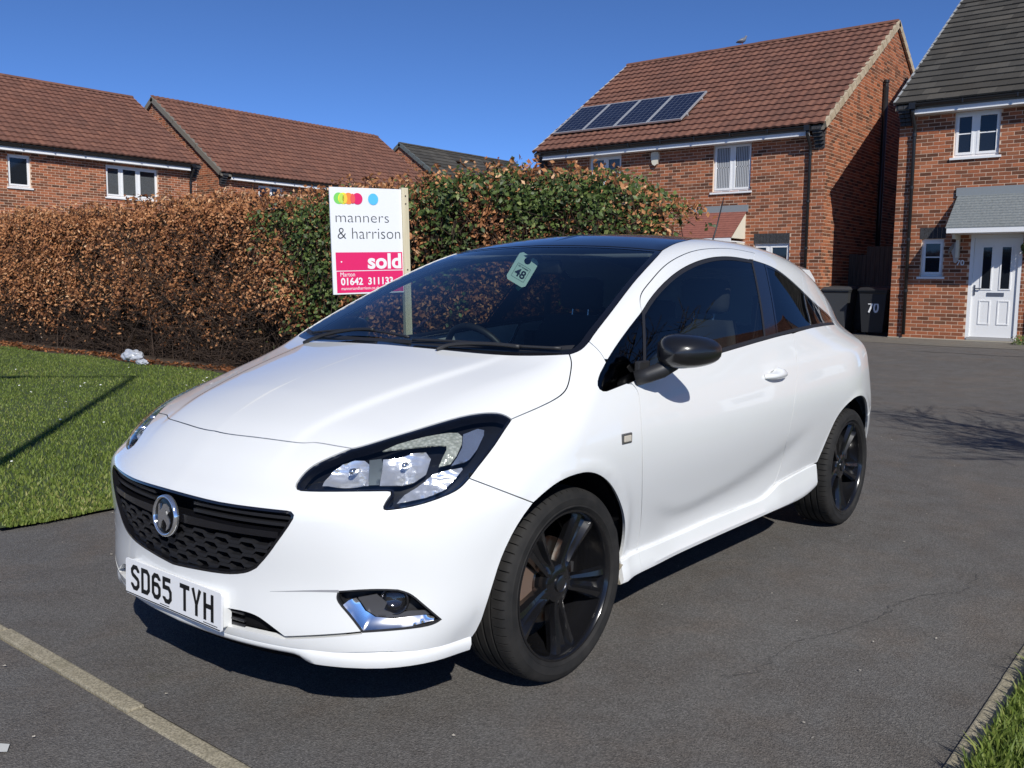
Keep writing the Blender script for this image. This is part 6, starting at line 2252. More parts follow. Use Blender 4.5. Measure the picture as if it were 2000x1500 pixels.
yy = -.2275
for ch in 'SD65 TYH':
    if ch == ' ':
        yy += .033; continue
    mb = MB()
    for path, cl in glyph(ch):
        for qd in stroke(path, GS, cl):
            mb.prism([(q.x, q.y) for q in qd], (.0042, yy, -.0375), (0, 1, 0), (0, 0, 1), (1, 0, 0), .0007)
    mb.build('plate_character', M_INK, plate)
    yy += GW + .011
for yc_, zc_, ww in ((-.035, -.0455, .05), (.205, -.0455, .07)):      # the maker's lines, too small to read
    mb = MB(); x = yc_ - ww / 2
    rnd = random.Random(5)
    while x < yc_ + ww / 2:
        l = rnd.uniform(.002, .005); mb.box((.0042, x, zc_ - .0012), (.0047, x + l, zc_ + .0012)); x += l + .0012
    mb.build('plate_small_print', M_INK, plate)
# lower intake
P_in = Panel('intake', grid=.03, off=-.03, inset=-.003, flange=0); intake = P_in.make('lower_intake', M_DARK, car)
for z0 in (.318, .296, .280):
    P = on_skin([(.9, y, z0 - .02 * max(0, abs(y) - .18)) for y in np.linspace(-.30, .30, 40)], (1, 0, 0), -.016)
    mb = MB(); mb.tube(P, .0045, 6); mb.build('intake_slat', M_SLAT, intake)

# fog lamps
P_fog = Panel('fog', grid=.02, off=-.045, inset=-.002, flange=0)
P_trim = Panel('fog_trim', grid=.008, off=-.002, inset=0, flange=.004, outline=densify(np.array(OUTLINES['fog_trim']['outline'], float) * 1e-4, .008), centre=0, disp=lambda H, P2: -_bulge('fog', .030, .030)(H, P2))
P_shr = inner_panel('fog_shroud', -.016, .004)
fq, _ = get_outline('fog', .0005)
P_frim = Panel('fog', grid=.02, off=-.001, inset=.0005, flange=.045, holes=[(poly_offset(fq, .0045), np.zeros(len(fq), bool))])
for mir in (False, True):
    s = -1 if mir else 1
    fg = P_fog.make('fog_lamp', M_TRIM, car, mir)
    P_frim.make('fog_surround', M_TRIM, fg, mir)
    P_trim.make('chrome_trim', M_TRIMCHROME, fg, mir)
    P_shr.make('fog_shroud', mat('shroud grey', (.06, .06, .065), .35), fg, mir)
    c = on_skin([(.64, .72, .392)], (.72, .69, 0), -.030)[0]
    mb = MB(); mb.lathe([(.0, -.012), (.020, -.010), (.030, .0), (.034, .010), (.038, .013), (.040, .006), (.040, -.03)], (c[0], s * c[1], c[2]), (.80, s * .60, 0), 36)
    mb.build('fog_reflector', mat('fog bowl', (.10, .10, .11), .12, .9), fg, smooth=True)
    mb = MB(); mb.lathe([(0, .016), (.016, .014), (.030, .008), (.034, .004)], (c[0], s * c[1], c[2]), (.80, s * .60, 0), 36)
    mb.build('fog_lens', M_LENS, fg, smooth=True)
    # grey strip painted as the shade in the crease beside the fog lamp
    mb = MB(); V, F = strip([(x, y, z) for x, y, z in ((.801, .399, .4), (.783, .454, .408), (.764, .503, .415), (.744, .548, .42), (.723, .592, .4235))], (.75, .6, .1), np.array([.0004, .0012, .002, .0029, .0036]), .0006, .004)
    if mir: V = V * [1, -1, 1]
    mb.add(V, F).build('bumper_crease_shade', mat('crease shade', (.30, .30, .31), .5), front_bumper)

# ---------------------------------------------------------------- car: mirrors, handles, small things
def mirror_shell(s, centre, fold):
    V, F = [], []
    nu, nv = 28, 16
    ez = .056
    def pt(u, v):
        # v runs from the rim (0) to the nose (1) pointing forwards
        a = 2 * math.pi * u
        ca, sa = math.cos(a), math.sin(a)
        e = .78
        yy = math.copysign(abs(ca) ** e, ca); zz = math.copysign(abs(sa) ** e, sa)
        prof = (1 - v ** 2.6) ** .5 if v < 1 else 0
        w = .098
        hh = ez * (1 - .16 * yy)                       # taller towards the door
        return (-.030 + .112 * v - .02 * yy * (1 - v) - .028 * (yy * prof + .2) ** 2, w * yy * prof, hh * zz * prof + (.004 if zz > 0 else 0) * prof)
    for j in range(nv + 1):
        for i in range(nu):
            V.append(pt(i / nu, j / nv))
    for j in range(nv):
        for i in range(nu):
            a, b = j * nu + i, j * nu + (i + 1) % nu
            F.append((a, b, b + nu, a + nu))
    F.append(tuple(reversed(range(nu))))
    R = Matrix.Rotation(rad(fold), 3, 'Z')
    out = []
    for v in V:
        p = R @ Vector(v)
        out.append((centre[0] + p.x, s * (centre[1] + p.y), centre[2] + p.z))
    return out, F


for s, c, fold in ((1, (-.475, .948, 1.020), 6), (-1, (-.60, .885, 1.015), -72)):
    mb = MB(); mb.add(*mirror_shell(s, c, fold))
    mr = mb.build('door_mirror', mat('black mirror cap', (.010, .010, .011), .28, coat=.35, coat_rough=.1), car, smooth=True)
    mb = MB(); mb.tube([(-.385, s * .815, .928), (-.405, s * .85, .940), (-.435, s * .885, .958), (-.47, s * .91, .985)] if s > 0 else [(-.42, s * .815, .93), (-.48, s * .84, .95), (-.55, s * .86, .985)], [.026, .026, .028, .03] if s > 0 else [.026, .027, .028], 12)
    mb.build('mirror_stalk', M_TRIM, mr, smooth=True)
    mb = MB(); mb.box((-.47, s * .80, .925), (-.40, s * .822, .985), .006); mb.build('mirror_base', M_TRIM, mr)
# side repeaters and door handles
for s in (1, -1):
    w_, d_, sf_ = side_parts[s < 0]
    c = on_skin([(-.258, .86, .745)], (0, 1, 0))[0]
    mb = MB(); mb.box((c[0] - .030, s * (c[1] - .004), c[2] - .0175), (c[0] + .030, s * (c[1] + .004), c[2] + .0175), .004)
    rp = mb.build('side_repeater', mat('repeater bezel', (.22, .21, .20), .3, .7), car)
    mb = MB(); mb.box((c[0] - .021, s * (c[1] + .003), c[2] - .0105), (c[0] + .021, s * (c[1] + .0065), c[2] + .0105), .003); mb.build('repeater_lens', M_AMBER, rp)
    # handle: bowl and bar
    c = on_skin([(-1.475, .85, .862)], (0, 1, 0))[0]
    n = 20
    V, F = [], []
    for i in range(n):
        a = 2 * math.pi * i / n
        for k, (rr, d) in enumerate(((1., .0012), (.8, -.004), (.45, -.012))):
            V.append((c[0] + .078 * rr * math.cos(a), s * (c[1] + d), c[2] + .036 * rr * math.sin(a) - .006))
    for i in range(n):
        j = (i + 1) % n
        F += [(i * 3, j * 3, j * 3 + 1, i * 3 + 1), (i * 3 + 1, j * 3 + 1, j * 3 + 2, i * 3 + 2)]
    F.append(tuple(i * 3 + 2 for i in range(n)))
    hd = link('door_handle', None, d_)
    mb = MB(); mb.add(V, F); mb.build('handle_bowl', M_PAINT, hd, smooth=True)
    xs = np.linspace(-.105, .105, 22); V, F = [], []
    for x in xs:
        t = x / .105; k = 1 - abs(t) ** 3
        out = .006 + .030 * k; hz = .0135 * (1 - .35 * t * t); top = .020 * math.exp(-((t + .25) / .35) ** 2)
        sec = [(-.002, -hz), (out * .7, -hz), (out, -hz * .3), (out, hz * .5), (out * .75, hz + top * .6), (-.002, hz + top)]
        V += [(c[0] + x, s * (c[1] + a), c[2] + b + .003) for a, b in sec]
    for i in range(len(xs) - 1):
        for k in range(5):
            F.append((i * 6 + k, i * 6 + k + 1, i * 6 + 7 + k, i * 6 + 6 + k))
    F += [tuple(range(6)), tuple((len(xs) - 1) * 6 + k for k in reversed(range(6)))]
    mb = MB(); mb.add(V, F); mb.build('handle_bar', M_PAINT, hd, smooth=True)
# wipers, cowl, aerial
yy = np.linspace(-.69, .69, 60)
cx_ = Spl([0, .2, .35, .5, .62, .69], [-.006, -.012, -.036, -.072, -.112, -.150])(np.abs(yy))
V = np.stack([on_skin([(x + .004, y, 1.2) for y, x in zip(yy, cx_)], (0, 0, 1), -.012), on_skin([(x - .055, y, 1.2) for y, x in zip(yy, cx_)], (0, 0, 1), .001)], 1).reshape(-1, 3)
F = [(i * 2, i * 2 + 1, i * 2 + 3, i * 2 + 2) for i in range(len(yy) - 1)]
mb = MB(); mb.add(V, F); cowl = mb.build('cowl_panel', M_TRIM, car, fix=False)
def wiper(path, offs, rr):
    P = on_skin([(x, y, 1.2) for x, y in path], (0, 0, 1)) + np.array([[0, 0, o] for o in offs])
    t = Spl(np.arange(len(P)), P)(np.linspace(0, len(P) - 1, 24))
    return t
for arm, blade in (([(.0, .255), (-.03, .30), (-.07, .42), (-.10, .54)], [(-.04, .10), (-.07, .30), (-.10, .48), (-.155, .67)]), ([(-.03, -.50), (-.05, -.42), (-.085, -.28), (-.09, -.16)], [(-.12, -.56), (-.11, -.36), (-.095, -.16), (-.06, .06)])):
    t = wiper(arm, [.004, .018, .022, .020], 0)
    wp = MB().tube(t, .0075, 6).build('wiper_arm', M_TRIM, car, smooth=True)
    t = wiper(blade, [.012, .013, .013, .012], 0)
    MB().tube(t, .0055, 6).build('wiper_blade', M_TRIM, wp, smooth=True)
ab = on_skin([(-2.47, 0, 1.4)], (0, 0, 1))[0]
MB().lathe([(0, .03), (.012, .028), (.022, .012), (.030, 0), (.030, -.02)], tuple(ab), (-.5, 0, 1), 20).build('aerial_base', M_TRIM, car, smooth=True)
MB().tube([(ab[0], 0, ab[2] + .01), (ab[0] - .09, 0, ab[2] + .17), (ab[0] - .165, 0, ab[2] + .34)], [.006, .0042, .003], 8).build('aerial_mast', M_TRIM, car, smooth=True)
# roof spoiler
sy = np.linspace(-.52, .52, 40); V, F = [], []
for y, p0 in zip(sy, on_skin([(-2.56, y * .97, 1.4) for y in sy], (0, 0, 1))):
    t = abs(y) / .52; e = 1 - t ** 6
    xr = -2.80 + .05 * t * t + .02 * (1 - e)
    zz = p0[2]
    V += [(p0[0] + .02, y, zz + .003), (p0[0] - .08, y, zz + .000), (xr + .02, y, zz - .045 + .004), (xr, y, zz - .058), (xr + .012, y, zz - .085), (p0[0] - .05, y, zz - .075)]
m = 6
for i in range(len(sy) - 1):
    for k in range(m):
        F.append((i * m + k, i * m + (k + 1) % m, i * m + m + (k + 1) % m, i * m + m + k))
F += [tuple(range(m)), tuple((len(sy) - 1) * m + k for k in range(m))]
mb = MB(); mb.add(V, F); mb.build('roof_spoiler', M_PAINT, car, sharp=45)
# rear window: dark glass lying on the tailgate
Vw = []
for z in np.linspace(1.06, 1.29, 10):
    w = .47 + (.08) * (1.29 - z) / .23
    Vw.append(on_skin([(-3.0, y, z) for y in np.linspace(-w, w, 16)], (-1, 0, .3), .003))
Vw = np.concatenate(Vw)
F = [(j * 16 + i, j * 16 + i + 1, j * 16 + 17 + i, j * 16 + 16 + i) for j in range(9) for i in range(15)]
mb = MB(); mb.add(Vw, F); mb.build('rear_window', M_BLACKP, tailgate, smooth=True, fix=False)

# ---------------------------------------------------------------- car: cabin
mb = MB()
mb.box((-2.75, -.70, .26), (.0, .70, .31))
cab = mb.build('cabin_floor', M_SEAT, car)
for s in (-1, 1):
    mb = MB(); mb.box((-1.75, s * .735, .31), (-.36, s * .765, .90), .01); mb.build('door_card', M_DASH, car)
    mb = MB(); mb.box((-2.72, s * .69, .31), (-1.75, s * .75, .98), .01); mb.build('side_trim', M_DASH, car)
# dashboard: swept section
yy = np.linspace(-.71, .71, 24); V, F = [], []
for y in yy:
    c = .10 * (1 - (y / .75) ** 2)
    hump = .045 * math.exp(-((y + .36) / .17) ** 4)
    sec = [(-.17 + c * .9, .985 + .02 * (1 - (y / .72) ** 2)), (-.35 + c * .3, .985), (-.55, .975 + hump), (-.68, .955 + hump), (-.735, .90 + hump * .6), (-.70, .78), (-.60, .55), (-.3, .5)]
    V += [(x, y, z - .012) for x, z in sec]
m = 8
for i in range(len(yy) - 1):
    for k in range(m - 1):
        F.append((i * m + k, i * m + k + 1, i * m + m + k + 1, i * m + m + k))
mb = MB(); mb.add(V, F); mb.build('dashboard', M_DASH, car, smooth=True, fix=False)
# steering wheel
sw = link('steering_wheel', None, car, (-.93, -.36, .885), (0, rad(-62), 0))
mb = MB()
mb.tube([(.182 * math.cos(a), .182 * math.sin(a), 0) for a in np.linspace(0, 2 * math.pi, 41)], .016, 10, cap=False)
mb.build('rim_grip', M_TRIM, sw, smooth=True)
mb = MB(); mb.box((-.06, -.07, -.03), (.06, .07, .0), .012).box((-.02, -.17, -.02), (.02, .17, -.005), .004).box((-.17, -.02, -.02), (0, .02, -.005), .004)
mb.build('wheel_boss', M_TRIM, sw)
mb = MB(); mb.tube([(0, 0, -.02), (0, 0, -.25)], .03, 10); mb.build('steering_column', M_TRIM, sw)


def seat_back(x0, y0, w, z0, z1, lean, thick):
    V, F = [], []
    nz, ny = 10, 10
    for j in range(nz + 1):
        t = j / nz; z = z0 + (z1 - z0) * t; x = x0 - lean * t
        ww = w * (1 - .18 * t * t - .25 * max(0, t - .85) / .15 * .6)
        for i in range(ny + 1):
            u = -1 + 2 * i / ny
            V.append((x + .035 * u * u - .01 * (1 - u * u) * math.sin(t * 3), y0 + u * ww, z))
    k0 = len(V)
    for j in range(nz + 1):
        t = j / nz; z = z0 + (z1 - z0) * t; x = x0 - lean * t - thick * (1 - .5 * t)
        ww = w * (1 - .18 * t * t - .25 * max(0, t - .85) / .15 * .6)
        for i in range(ny + 1):
            u = -1 + 2 * i / ny
            V.append((x + .02 * u * u, y0 + u * ww, z))
    q = ny + 1
    for j in range(nz):
        for i in range(ny):
            a = j * q + i
            F.append((a, a + 1, a + 1 + q, a + q)); F.append((k0 + a, k0 + a + q, k0 + a + q + 1, k0 + a + 1))
        F.append((j * q, j * q + q, k0 + j * q + q, k0 + j * q)); F.append((j * q + ny, k0 + j * q + ny, k0 + j * q + ny + q, j * q + ny + q))
    for i in range(ny):
        F.append((nz * q + i, nz * q + i + 1, k0 + nz * q + i + 1, k0 + nz * q + i))
    return V, F


for y0 in (-.36, .36):
    st = link('front_seat', None, car)
    mb = MB(); mb.box((-1.62, y0 - .25, .33), (-1.08, y0 + .25, .52), .05); mb.build('seat_cushion', M_SEAT, st, smooth=True)
    mb = MB(); mb.add(*seat_back(-1.50, y0, .245, .48, 1.08, .20, .13)); mb.build('seat_back', M_SEAT, st, smooth=True)
    mb = MB(); mb.box((-1.80, y0 - .12, 1.11), (-1.70, y0 + .12, 1.275), .04); mb.build('headrest', M_SEAT, st, smooth=True)
    for dy in (-.05, .05):
        mb = MB(); mb.tube([(-1.735, y0 + dy, 1.04), (-1.75, y0 + dy, 1.14)], .006, 6); mb.build('headrest_post', M_CHROME, st)
bench = link('rear_seat', None, car)
mb = MB(); mb.box((-2.42, -.62, .36), (-1.95, .62, .55), .05); mb.build('bench_cushion', M_SEAT, bench, smooth=True)
mb = MB(); mb.add(*seat_back(-2.36, 0, .62, .5, 1.02, .16, .12)); mb.build('bench_back', M_SEAT, bench, smooth=True)
for y0 in (-.38, .38):
    mb = MB(); mb.box((-2.60, y0 - .12, 1.02), (-2.52, y0 + .12, 1.15), .03); mb.build('headrest', M_SEAT, bench, smooth=True)
P_lin = Panel('roof', grid=.08, off=-.035, inset=-.03, flange=0); P_lin.make('headlining', M_LINER, car)
mb = MB(); mb.box((-2.70, -.68, .98), (-2.50, .68, 1.0)); mb.build('parcel_shelf', M_SEAT, car)
# sun visors, interior mirror
im = link('interior_mirror', None, car, (-.97, -.03, 1.315), (0, rad(8), rad(-10)))
mb = MB(); mb.box((-.014, -.115, -.032), (.014, .115, .032), .012); mb.build('mirror_case', M_TRIM, im, smooth=True)
mb = MB(); mb.tube([(.0, 0, .02), (.02, 0, .05), (.02, 0, .085)], .009, 8); mb.build('mirror_arm', M_TRIM, im)
for s in (-1, 1):
    mb = MB(); mb.box((-1.06, s * .36 - .17, 1.352), (-.93, s * .36 + .17, 1.368), .006); vz = mb.build('sun_visor', mat('visor grey', (.22, .22, .22), .9), car)
    vz.rotation_euler = (0, 0, 0)
# seat belts
for s in (-1, 1):
    mb = MB(); mb.box((-1.80, s * .60, .75), (-1.76, s * .615, 1.20)); mb.build('seat_belt', M_SEAT, car)
# ---------------------------------------------------------------- estate agent's board
M_BOARD = mat('board white', (.78, .79, .80), .45)
M_PINK = mat('print pink', (.72, .018, .13), .45)
M_POSTW = mat('cream timber', (.62, .55, .38), .7, build=lambda nt, b: NT(nt).link(NT(nt).ramp(NT(nt).noise(NT(nt).coord((30., 30., 2.)), 1., 5.), [(.35, (.55, .48, .32)), (.7, (.68, .61, .44))]), b.inputs['Base Color']))
M_TXT = mat('print grey', (.035, .04, .045), .5)
M_WTXT = mat('print white', (.80, .80, .80), .5)
SW_, SH_ = .605, .798
p0 = Vector((-2.233, -2.993, 0)); p1 = Vector((-2.823, -2.828, 0))
ex = (p1 - p0).normalized(); ez = ex.cross(Vector((0, 0, 1)))
if ez.dot(Vector((1, 1, 0))) < 0:
    ez = -ez
ang_s = math.atan2(ex.y, ex.x)
sign = thing('estate_agent_board', 'white and pink sold board on a cream post in front of the hedge', 'sign', (p0.x, p0.y, 0))
sign.rotation_euler = (rad(0), 0, ang_s)
ZT = 1.936
tilt = rad(-2.0)
bd = link('board', mesh_data('board', *(lambda m: (m.v, m.f))(MB().box((0, -.006, -SH_), (SW_, .006, 0), .0015)), M_BOARD), sign, (0, 0, ZT), (0, tilt, 0))
# print faces the camera: local -y or +y
fy = -1 if (Matrix.Rotation(ang_s, 3, 'Z') @ Vector((0, -1, 0))).dot(Vector((1, 1, 0))) > 0 else 1
FY = fy * .0064


def flat(name, poly, material, layer=0):
    m = MB(); m.add([(x, FY + fy * .0006 * layer, z) for x, z in poly], [tuple(range(len(poly)))])
    o = m.build(name, material, bd, fix=False)
    return o


def rect(x0, x1, z0, z1): return [(x0, z0), (x1, z0), (x1, z1), (x0, z1)]
def disc(cx, cz, r, n=28): return [(cx + r * math.cos(2 * math.pi * i / n), cz + r * 1.0 * math.sin(2 * math.pi * i / n)) for i in range(n)]


sx, sz = SW_ / 735., SH_ / 1050.
def bx_(px): return (px - 115) * sx
def bz_(py): return -(py - 130) * sz
flat('pink_panel', rect(bx_(152), bx_(838), bz_(1165), bz_(952)), M_PINK, 1)
flat('pink_panel', rect(bx_(150), bx_(836), bz_(944), bz_(765)), M_PINK, 1)
r_ = .043
for i, (cx, col) in enumerate(((205, (.20, .62, .12)), (248, (.80, .80, .05)), (300, (.85, .25, .05)), (388, (.70, .015, .13)), (548, (.10, .50, .85)))):
    flat('logo_disc', disc(bx_(cx), bz_(238), r_), mat('logo %d' % i, col, .5), 1 + i)
for (cx, col) in ((262, (.82, .58, .06)), (230, (.50, .72, .10)), (340, (.78, .10, .09))):
    # overlaps
    poly = [(bx_(cx) + .020 * math.cos(a), bz_(238) + .037 * math.sin(a)) for a in np.linspace(0, 2 * math.pi, 20, endpoint=False)]
    flat('logo_overlap', poly, mat('overlap %d' % cx, col, .5), 7)


def lettering(body, x0, x1, zb, size, material, bold=0., align='fit', name='lettering', layer=2):
    me = text_mesh(body, size, bold, .0002)
    xs_ = [v.co.x for v in me.vertices]
    w = max(xs_) - min(xs_); k = (x1 - x0) / w
    for v in me.vertices:
        xx = (v.co.x - min(xs_)) * k
        v.co = Vector((x0 + xx, v.co.z * fy + FY + fy * .0006 * layer, zb + v.co.y))
    if fy > 0:
        pass
    me.materials.clear(); me.materials.append(material)
    return link(name, me, bd)


lettering('manners', bx_(165), bx_(705), bz_(470), .112, M_TXT, -.0018)
lettering('& harrison', bx_(178), bx_(820), bz_(632), .124, M_TXT, -.0018)
lettering('sold', bx_(470), bx_(822), bz_(925), .158, M_WTXT, .0048)
lettering('Marton', bx_(190), bx_(335), bz_(1003), .046, M_WTXT)
lettering('01642  311133', bx_(192), bx_(728), bz_(1087), .075, M_WTXT, .0020)
lettering('mannersandharrison.co.uk', bx_(195), bx_(580), bz_(1137), .034, M_WTXT)
flat('fixing_screw', disc(bx_(205), bz_(858), .006, 10), M_WTXT, 3)
MB().box((SW_ - .005, fy * .008 - .022, -1.99), (SW_ + .052, fy * .008 + .022, .012), .002).build('post', M_POSTW, sign, loc=(0, fy * -.010, ZT), rot=(0, tilt, 0))
for zz in (-.05, -.11, -.62):
    MB().lathe([(0, .004), (.005, .003), (.006, 0)], (SW_ + .024, fy * .034 - fy * .010, zz), (0, fy, 0), 10).build('nail', M_STEEL, sign, loc=(0, 0, ZT), rot=(0, tilt, 0))

# ---------------------------------------------------------------- key tag hanging from the car's mirror
M_MINT = mat('mint card', (.60, .80, .70), .6)
tagc = thing('key_tag', 'pale mint key number tag, 48, hanging behind the windscreen', 'tag', (-.905, -.092, 1.302))
tg_r = Matrix((Vector((.63, -.776, 0)), Vector((.776, .63, 0)), Vector((0, 0, 1)))).transposed().to_4x4()
tagc.rotation_euler = (tg_r.to_3x3() @ Matrix.Rotation(rad(-30), 3, 'Y')).to_euler()
TW, TH = .096, .136
out_ = rounded(TW, TH, .012)
hole_ = disc(0, TH / 2 - .018, .013, 16)
prof = [(x, z) for x, z in out_]
# slot: cut from the top edge down to the hole
slot = [(TW / 2, -TH / 2 + .012), (TW / 2, TH / 2 - .012), (TW / 2 - .012, TH / 2), (.006, TH / 2), (.009, TH / 2 - .012)] + [(.015 * math.cos(a), TH / 2 - .024 + .015 * math.sin(a)) for a in np.radians(np.linspace(40, -220, 18))] + [(-.009, TH / 2 - .012), (-.012, TH / 2), (-TW / 2 + .012, TH / 2), (-TW / 2, TH / 2 - .012), (-TW / 2, -TH / 2 + .012), (-TW / 2 + .012, -TH / 2), (TW / 2 - .012, -TH / 2)]
MB().prism(slot, (0, 0, 0), (1, 0, 0), (0, 0, 1), (0, 1, 0), .0012).build('card', M_MINT, tagc)
def tag_txt(body, size, x, z, bold, mt):
    me = text_mesh(body, size, bold, .0002, 'CENTER')
    for v in me.vertices:
        v.co = Vector((x - v.co.x, .0018 + v.co.z, z + v.co.y)) if False else Vector((v.co.x + x, .0018 - v.co.z, z + v.co.y))
    me.materials.clear(); me.materials.append(mt)
    return link('printing', me, tagc)
# the card is read from its +y side, so x is turned round
def tagm(me_o):
    for v in me_o.data.vertices:
        v.co.x = -v.co.x
    me_o.data.flip_normals()
    return me_o
tagm(tag_txt('48', .050, .0, -.036, .0012, M_INK))
tagm(tag_txt('KEY NUMBER', .0085, .0, .006, .0002, M_INK))
for a in ([(-.031, -.046), (.031, -.046)], [(.031, -.046), (.031, .018)], [(.031, .018), (-.031, .018)], [(-.031, .018), (-.031, -.046)]):
    mb = MB()
    for qd in stroke(a, .0014):
        mb.prism([(q.x, q.y) for q in qd], (0, .0014, 0), (1, 0, 0), (0, 0, 1), (0, 1, 0), .0004)
    mb.build('printed_line', M_INK, tagc)
mb = MB(); mb.prism([(0, .02), (.016, .006), (.012, -.018), (-.004, -.024), (-.014, -.004)], (0, 0, 0), (1, 0, 0), (0, 0, 1), (0, 1, 0), .006)
fr_ = mb.build('air_freshener', mat('freshener green', (.03, .30, .14), .4), loc=(-.93, -.125, 1.232)); fr_.rotation_euler = tagc.rotation_euler
tag(fr_, 'small green air freshener below the key tag', 'air freshener')

# ---------------------------------------------------------------- solar panels
sdB = HB.D * math.cos(math.atan(HB.slope)) + Vector((0, 0, 1)) * math.sin(math.atan(HB.slope))
nnB = Vector((0, 0, 1)) * math.cos(math.atan(HB.slope)) - HB.D * math.sin(math.atan(HB.slope))
def _cells(nt, b):
    k = NT(nt); t = k.new('TexCoord')
    br = k.new('TexBrick', offset=0., squash=1., Scale=1.)
    br.inputs['Mortar Size'].default_value = .004; br.inputs['Brick Width'].default_value = .158; br.inputs['Row Height'].default_value = .158
    br.inputs['Color1'].default_value = (.010, .013, .030, 1); br.inputs['Color2'].default_value = (.013, .017, .038, 1); br.inputs['Mortar'].default_value = (.16, .18, .22, 1)
    k.link(t.outputs['Object'], br.inputs['Vector']); k.link(br.outputs['Color'], b.inputs['Base Color'])
M_CELL = mat('solar cells', (.01, .013, .03), .12, spec=.6, build=_cells)
M_ALU = mat('aluminium frame', (.62, .63, .64), .4, .6)
names4 = ('leftmost solar panel, at the edge of the roof', 'second solar panel from the left of the four', 'third solar panel from the left of the four', 'rightmost solar panel of the four, its frame end showing')
PW, PH = .985, 1.62
for i in range(4):
    base = HB.P(.165 + i * (PW + .02), -HB.over, HB.ez) + sdB * .83 + nnB * .085
    R = Matrix((HB.U, sdB, nnB)).transposed()
    t = thing('solar_panel', names4[i], 'solar panel', tuple(base), group='solar panels on the clay roof')
    t.rotation_euler = R.to_euler()
    fw = .035
    MB().box((0, 0, 0), (PW, fw, .045)).box((0, PH - fw, .0), (PW, PH, .045)).box((0, fw, .0), (fw, PH - fw, .0449)).box((PW - fw, fw, 0), (PW, PH - fw, .0449)).build('frame', M_ALU, t)
    MB().box((fw - .004, fw - .004, .02), (PW - fw + .004, PH - fw + .004, .040)).build('cells', M_CELL, t)
    for f in (.22, .78):
        MB().box((-.01, PH * f - .02, -.06), (PW + .02, PH * f + .02, -.002)).build('rail', M_ALU, t)

# ---------------------------------------------------------------- pigeon on the ridge
bp = HB.P(yB(-9.64), 4.47, 8.02 + .065)
pig = thing('pigeon', 'grey pigeon perched on the ridge of the clay roof', 'bird', tuple(bp))
bm_ = [(-.19, .0, .085, .012), (-.13, 0, .09, .030), (-.06, 0, .10, .058), (.0, 0, .115, .070), (.05, 0, .135, .062), (.085, 0, .165, .040), (.10, 0, .195, .030), (.112, 0, .215, .030), (.13, 0, .215, .018), (.15, 0, .208, .004)]
MB().tube([(0, x, z) for x, _, z, r in bm_], [r for *_, r in bm_], 12).build('body', mat('pigeon grey', (.16, .17, .20), .7), pig, smooth=True)
for s_ in (-1, 1):
    MB().tube([(s_ * .022, .0, .06), (s_ * .022, .01, 0)], .006, 6).build('leg', mat('bird leg', (.35, .10, .08), .7), pig)
    MB().tube([(s_ * .050, .05, .125), (s_ * .062, -.02, .115), (s_ * .050, -.11, .10), (s_ * .02, -.17, .09)], [.018, .032, .024, .006], 8).build('wing', mat('pigeon wing', (.23, .24, .26), .7), pig, smooth=True)

# ---------------------------------------------------------------- gate and bins in the gap
M_GATE = mat('dark fence board', (.10, .075, .055), .9, build=lambda nt, b: NT(nt).link(NT(nt).ramp(NT(nt).noise(NT(nt).world((30., 30., 2.)), 1., 5.), [(.3, (.06, .045, .034)), (.7, (.13, .10, .075))]), b.inputs['Base Color']))
gate = thing('timber_gate', 'tall close-boarded timber gate in the shaded gap between the houses', 'gate', (-20.2, -4.49, .2))
rr = random.Random(2)
for i in range(17):
    yv = -.86 + i * .103
    MB().box((0, yv, .02), (.02, yv + .097, 2.0 + rr.uniform(-.01, .01) - (.18 if i < 4 else 0))).build('board', M_GATE, gate)
for zz in (.35, 1.0, 1.6):
    MB().box((-.05, -.86, zz), (-.001, .89, zz + .09)).build('rail', M_GATE, gate)
M_BIN = mat('bin plastic', (.020, .021, .023), .45)
M_BIN2 = mat('bin grey plastic', (.045, .047, .050), .5)


def wheelie(loc, material, label, number=None, rot=0.):
    t = thing('wheelie_bin', label, 'bin', loc, group='bins between the houses', rot=(0, 0, rad(rot)))
    # body tapers towards the ground; front faces +x
    V = []
    for z_, a, b in ((.06, .23, .22), (.12, .235, .225), (.90, .285, .285), (.93, .305, .30), (.96, .305, .30)):
        V += [(a, -b, z_), (a, b, z_), (-a * .95, b, z_), (-a * .95, -b, z_)]
    F = [(0, 1, 2, 3)]
    for i in range(4):
        for k in range(4):
            F.append((i * 4 + k, i * 4 + (k + 1) % 4, i * 4 + 4 + (k + 1) % 4, i * 4 + 4 + k))
    m = MB(); m.add(V, F); m.build('body', material, t)
    V = []
    for z_, a, b in ((.955, .33, .315), (.985, .335, .32), (1.03, .27, .28), (1.045, .18, .22)):
        V += [(a, -b, z_), (a, b, z_), (-a, b, z_ + .02), (-a, -b, z_ + .02)]
    F = [(0, 1, 2, 3), (12, 13, 14, 15)] + [(i * 4 + k, i * 4 + (k + 1) % 4, i * 4 + 4 + (k + 1) % 4, i * 4 + 4 + k) for i in range(3) for k in range(4)]
    m = MB(); m.add(V, F); m.build('lid', material, t)
    m = MB(); m.tube([(-.33, -.25, 1.0), (-.38, -.25, 1.0), (-.38, .25, 1.0), (-.33, .25, 1.0)], .016, 8); m.build('handle', material, t)
    for s_ in (-1, 1):
        m = MB(); m.lathe([(0, -.02), (.09, -.02), (.10, -.01), (.10, .01), (.09, .02), (0, .02)], (-.20, s_ * .24, .10), (0, 1, 0), 20); m.build('wheel', M_RUB, t)
    if number:
        me = text_mesh(number, .30, .008, .001, 'CENTER', .8)
        me.materials.append(mat('number white'))
        o = link('bin_number', me, t, (.285, .02, .50)); o.rotation_euler = (rad(90 - 4.5), 0, rad(90))
    return t


